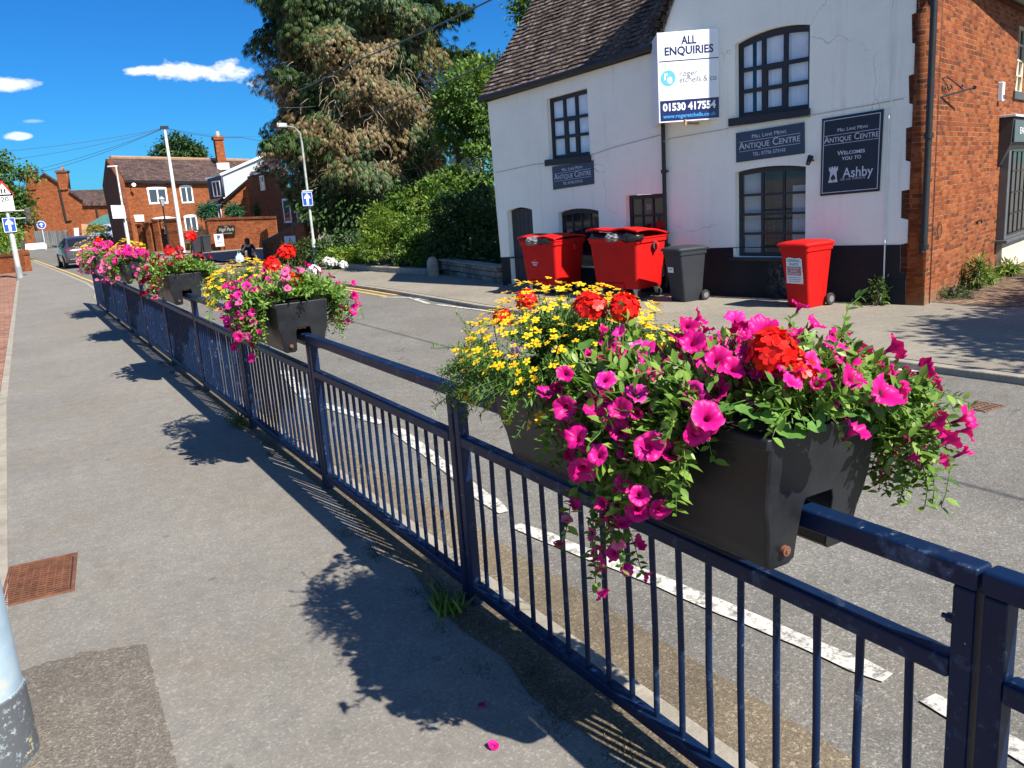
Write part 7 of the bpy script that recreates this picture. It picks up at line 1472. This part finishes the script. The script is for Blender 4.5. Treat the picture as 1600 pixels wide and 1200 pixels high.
# ------------------------------------------------------------------ seated person
def skin_body(name, joints, bones, mat, parent, sub=1):
    me = bpy.data.meshes.new(name); me.from_pydata([j[0] for j in joints], bones, []); o = link(name, me, parent); me.materials.append(mat)
    m = o.modifiers.new("skin", 'SKIN'); sv = me.skin_vertices[0].data if me.skin_vertices else None
    if sv is None:
        bm = bmesh.new(); bm.from_mesh(me); bm.verts.layers.skin.verify(); bm.to_mesh(me); bm.free(); sv = me.skin_vertices[0].data
    for v, j in zip(sv, joints): v.radius = (j[1], j[1])
    sv[0].use_root = True
    s_ = o.modifiers.new("sub", 'SUBSURF'); s_.levels = s_.render_levels = sub; m.use_smooth_shade = True; return o
pp_ = at(391, 411, 35.0); per = thing('person', 'person in dark clothes sitting on the kerb with knees drawn up, hand to face', 'person', (pp_.x, 35, 0), R(-8))
M_skin = simple('skin', (.55, .33, .24), .6, .1, 8); M_cloth = simple('navy_cloth', (.012, .014, .04), .9, .3, 6); M_hair = simple('dark_hair', (.035, .018, .012), .6, .3, 9)
J = [((0, .18, .14), .15), ((0, .16, .36), .13), ((0, .08, .58), .13), ((0, .04, .68), .055), ((0, .0, .80), .095),
     ((-.17, .08, .60), .06), ((-.24, -.06, .42), .045), ((-.08, -.16, .66), .035), ((.17, .08, .60), .06), ((.25, -.06, .40), .045), ((.12, -.26, .40), .035),
     ((-.11, -.02, .16), .085), ((-.12, -.30, .42), .065), ((-.12, -.26, .06), .045), ((-.13, -.42, .03), .035), ((.11, -.02, .16), .085), ((.20, -.32, .34), .065), ((.24, -.40, .06), .045), ((.26, -.56, .03), .035)]
body = skin_body('body', J, [(0, 1), (1, 2), (2, 3), (3, 4), (2, 5), (5, 6), (6, 7), (2, 8), (8, 9), (9, 10), (0, 11), (11, 12), (12, 13), (13, 14), (0, 15), (15, 16), (16, 17), (17, 18)], M_skin, per, 2)
Jc = [(j[0], j[1] * 1.14 + .012) for j in J]
skin_body('jacket', [Jc[0], Jc[1], Jc[2], Jc[5], Jc[6], Jc[8], Jc[9]], [(0, 1), (1, 2), (2, 3), (3, 4), (2, 5), (5, 6)], M_cloth, per, 2)
skin_body('shorts', [Jc[0], Jc[11], (tuple((Vector(J[11][0]) * .45 + Vector(J[12][0]) * .55)), .085), Jc[15], (tuple((Vector(J[15][0]) * .45 + Vector(J[16][0]) * .55)), .085)], [(0, 1), (1, 2), (0, 3), (3, 4)], M_cloth, per, 2)
mm = MB(); mm.loft([[Vector((.108 * q * math.cos(a), .035 + .105 * q * math.sin(a), z)) for a in [2 * PI * i / 14 for i in range(14)]] for z, q in ((.66, .75), (.74, .95), (.82, 1.0), (.88, .85), (.915, .4), (.92, .02))]); mm.build('hair', M_hair, per, smooth=70)
for sx in (-.128, .25): mm = MB(); mm.loft([[Vector((sx + .045 * q * math.cos(a), -.47 - (.1 if sx > 0 else 0) + .11 * q * math.sin(a), z)) for a in [2 * PI * i / 12 for i in range(12)]] for z, q in ((0, 1), (.04, 1), (.075, .75), (.08, .1))]); mm.build('shoe', M_blk, per, smooth=60)
t = thing('carrier_bag', 'pale blue carrier bag standing beside the seated person', 'bag', (pp_.x - .42, 34.9, 0)); mm = MB(); mm.loft([[Vector((.16 * q * math.cos(a) * (1.15 if i_ % 2 else .95), .11 * q * math.sin(a), z)) for i_, a in enumerate([2 * PI * i / 12 for i in range(12)])] for z, q in ((0, .9), (.08, 1.1), (.22, .9), (.30, .45), (.34, .5))]); mm.build('bag', simple('pale_blue_plastic', (.35, .52, .62), .4, .15, 9), t, smooth=50); mm = MB(); mm.tube([(-.06, 0, .32), (-.03, 0, .43), (.03, 0, .43), (.06, 0, .32)], .012, 5); mm.build('handle', simple('pale_blue_plastic', (.35, .52, .62)), t)

# ------------------------------------------------------------------ alley and the trees across it, whose shade falls on the pavement
sheet('alley_paving', [(B0 + bd * .35 + bn * -.0)[:2], (B0 + bd * 9)[:2], (24, 4), (12.0, 4.6), (11.2, 6.2)], .005, brick('alley_brick_paving', ((.13, .085, .06), (.22, .14, .10), (.28, .19, .13)), (.07, .06, .04), .21, .10, .012, bumpv=.6))
def shade_tree(label, x, y, blobs):
    t = thing('alley_tree', label, 'tree', (x, y, 0), 0, 'trees across the alley'); foliage('crown', blobs, 420, 26, .22, .17, L_decid, t, .3); trunk(t, (x, y, -.1), (x, y, 4), .13, .04)
shade_tree('green tree across the alley outside the picture, spiky at its roadside', 11.4, .2, [((10.9, .9, 4.4), (.9, .6, .35)), ((11.6, .2, 5.0), (1.3, .8, .7)), ((10.2, .3, 4.5), (1.0, .25, .2)), ((10.0, -.35, 4.9), (.9, .22, .16)), ((10.3, 1.1, 4.2), (.8, .2, .15)), ((11.2, -.1, 4.2), (1.0, .7, .5)), ((12.6, .3, 4.9), (1.2, .9, .7))])
shade_tree('broad green tree further down the alley outside the picture', 14.3, 1.4, [((14.2, 1.4, 4.2), (1.6, 1.0, .8)), ((16.3, 2.6, 4.0), (1.6, 1.1, .8)), ((12.8, 1.9, 3.6), (.8, .8, .6)), ((18, 3, 4), (1.5, 1.2, .8))])
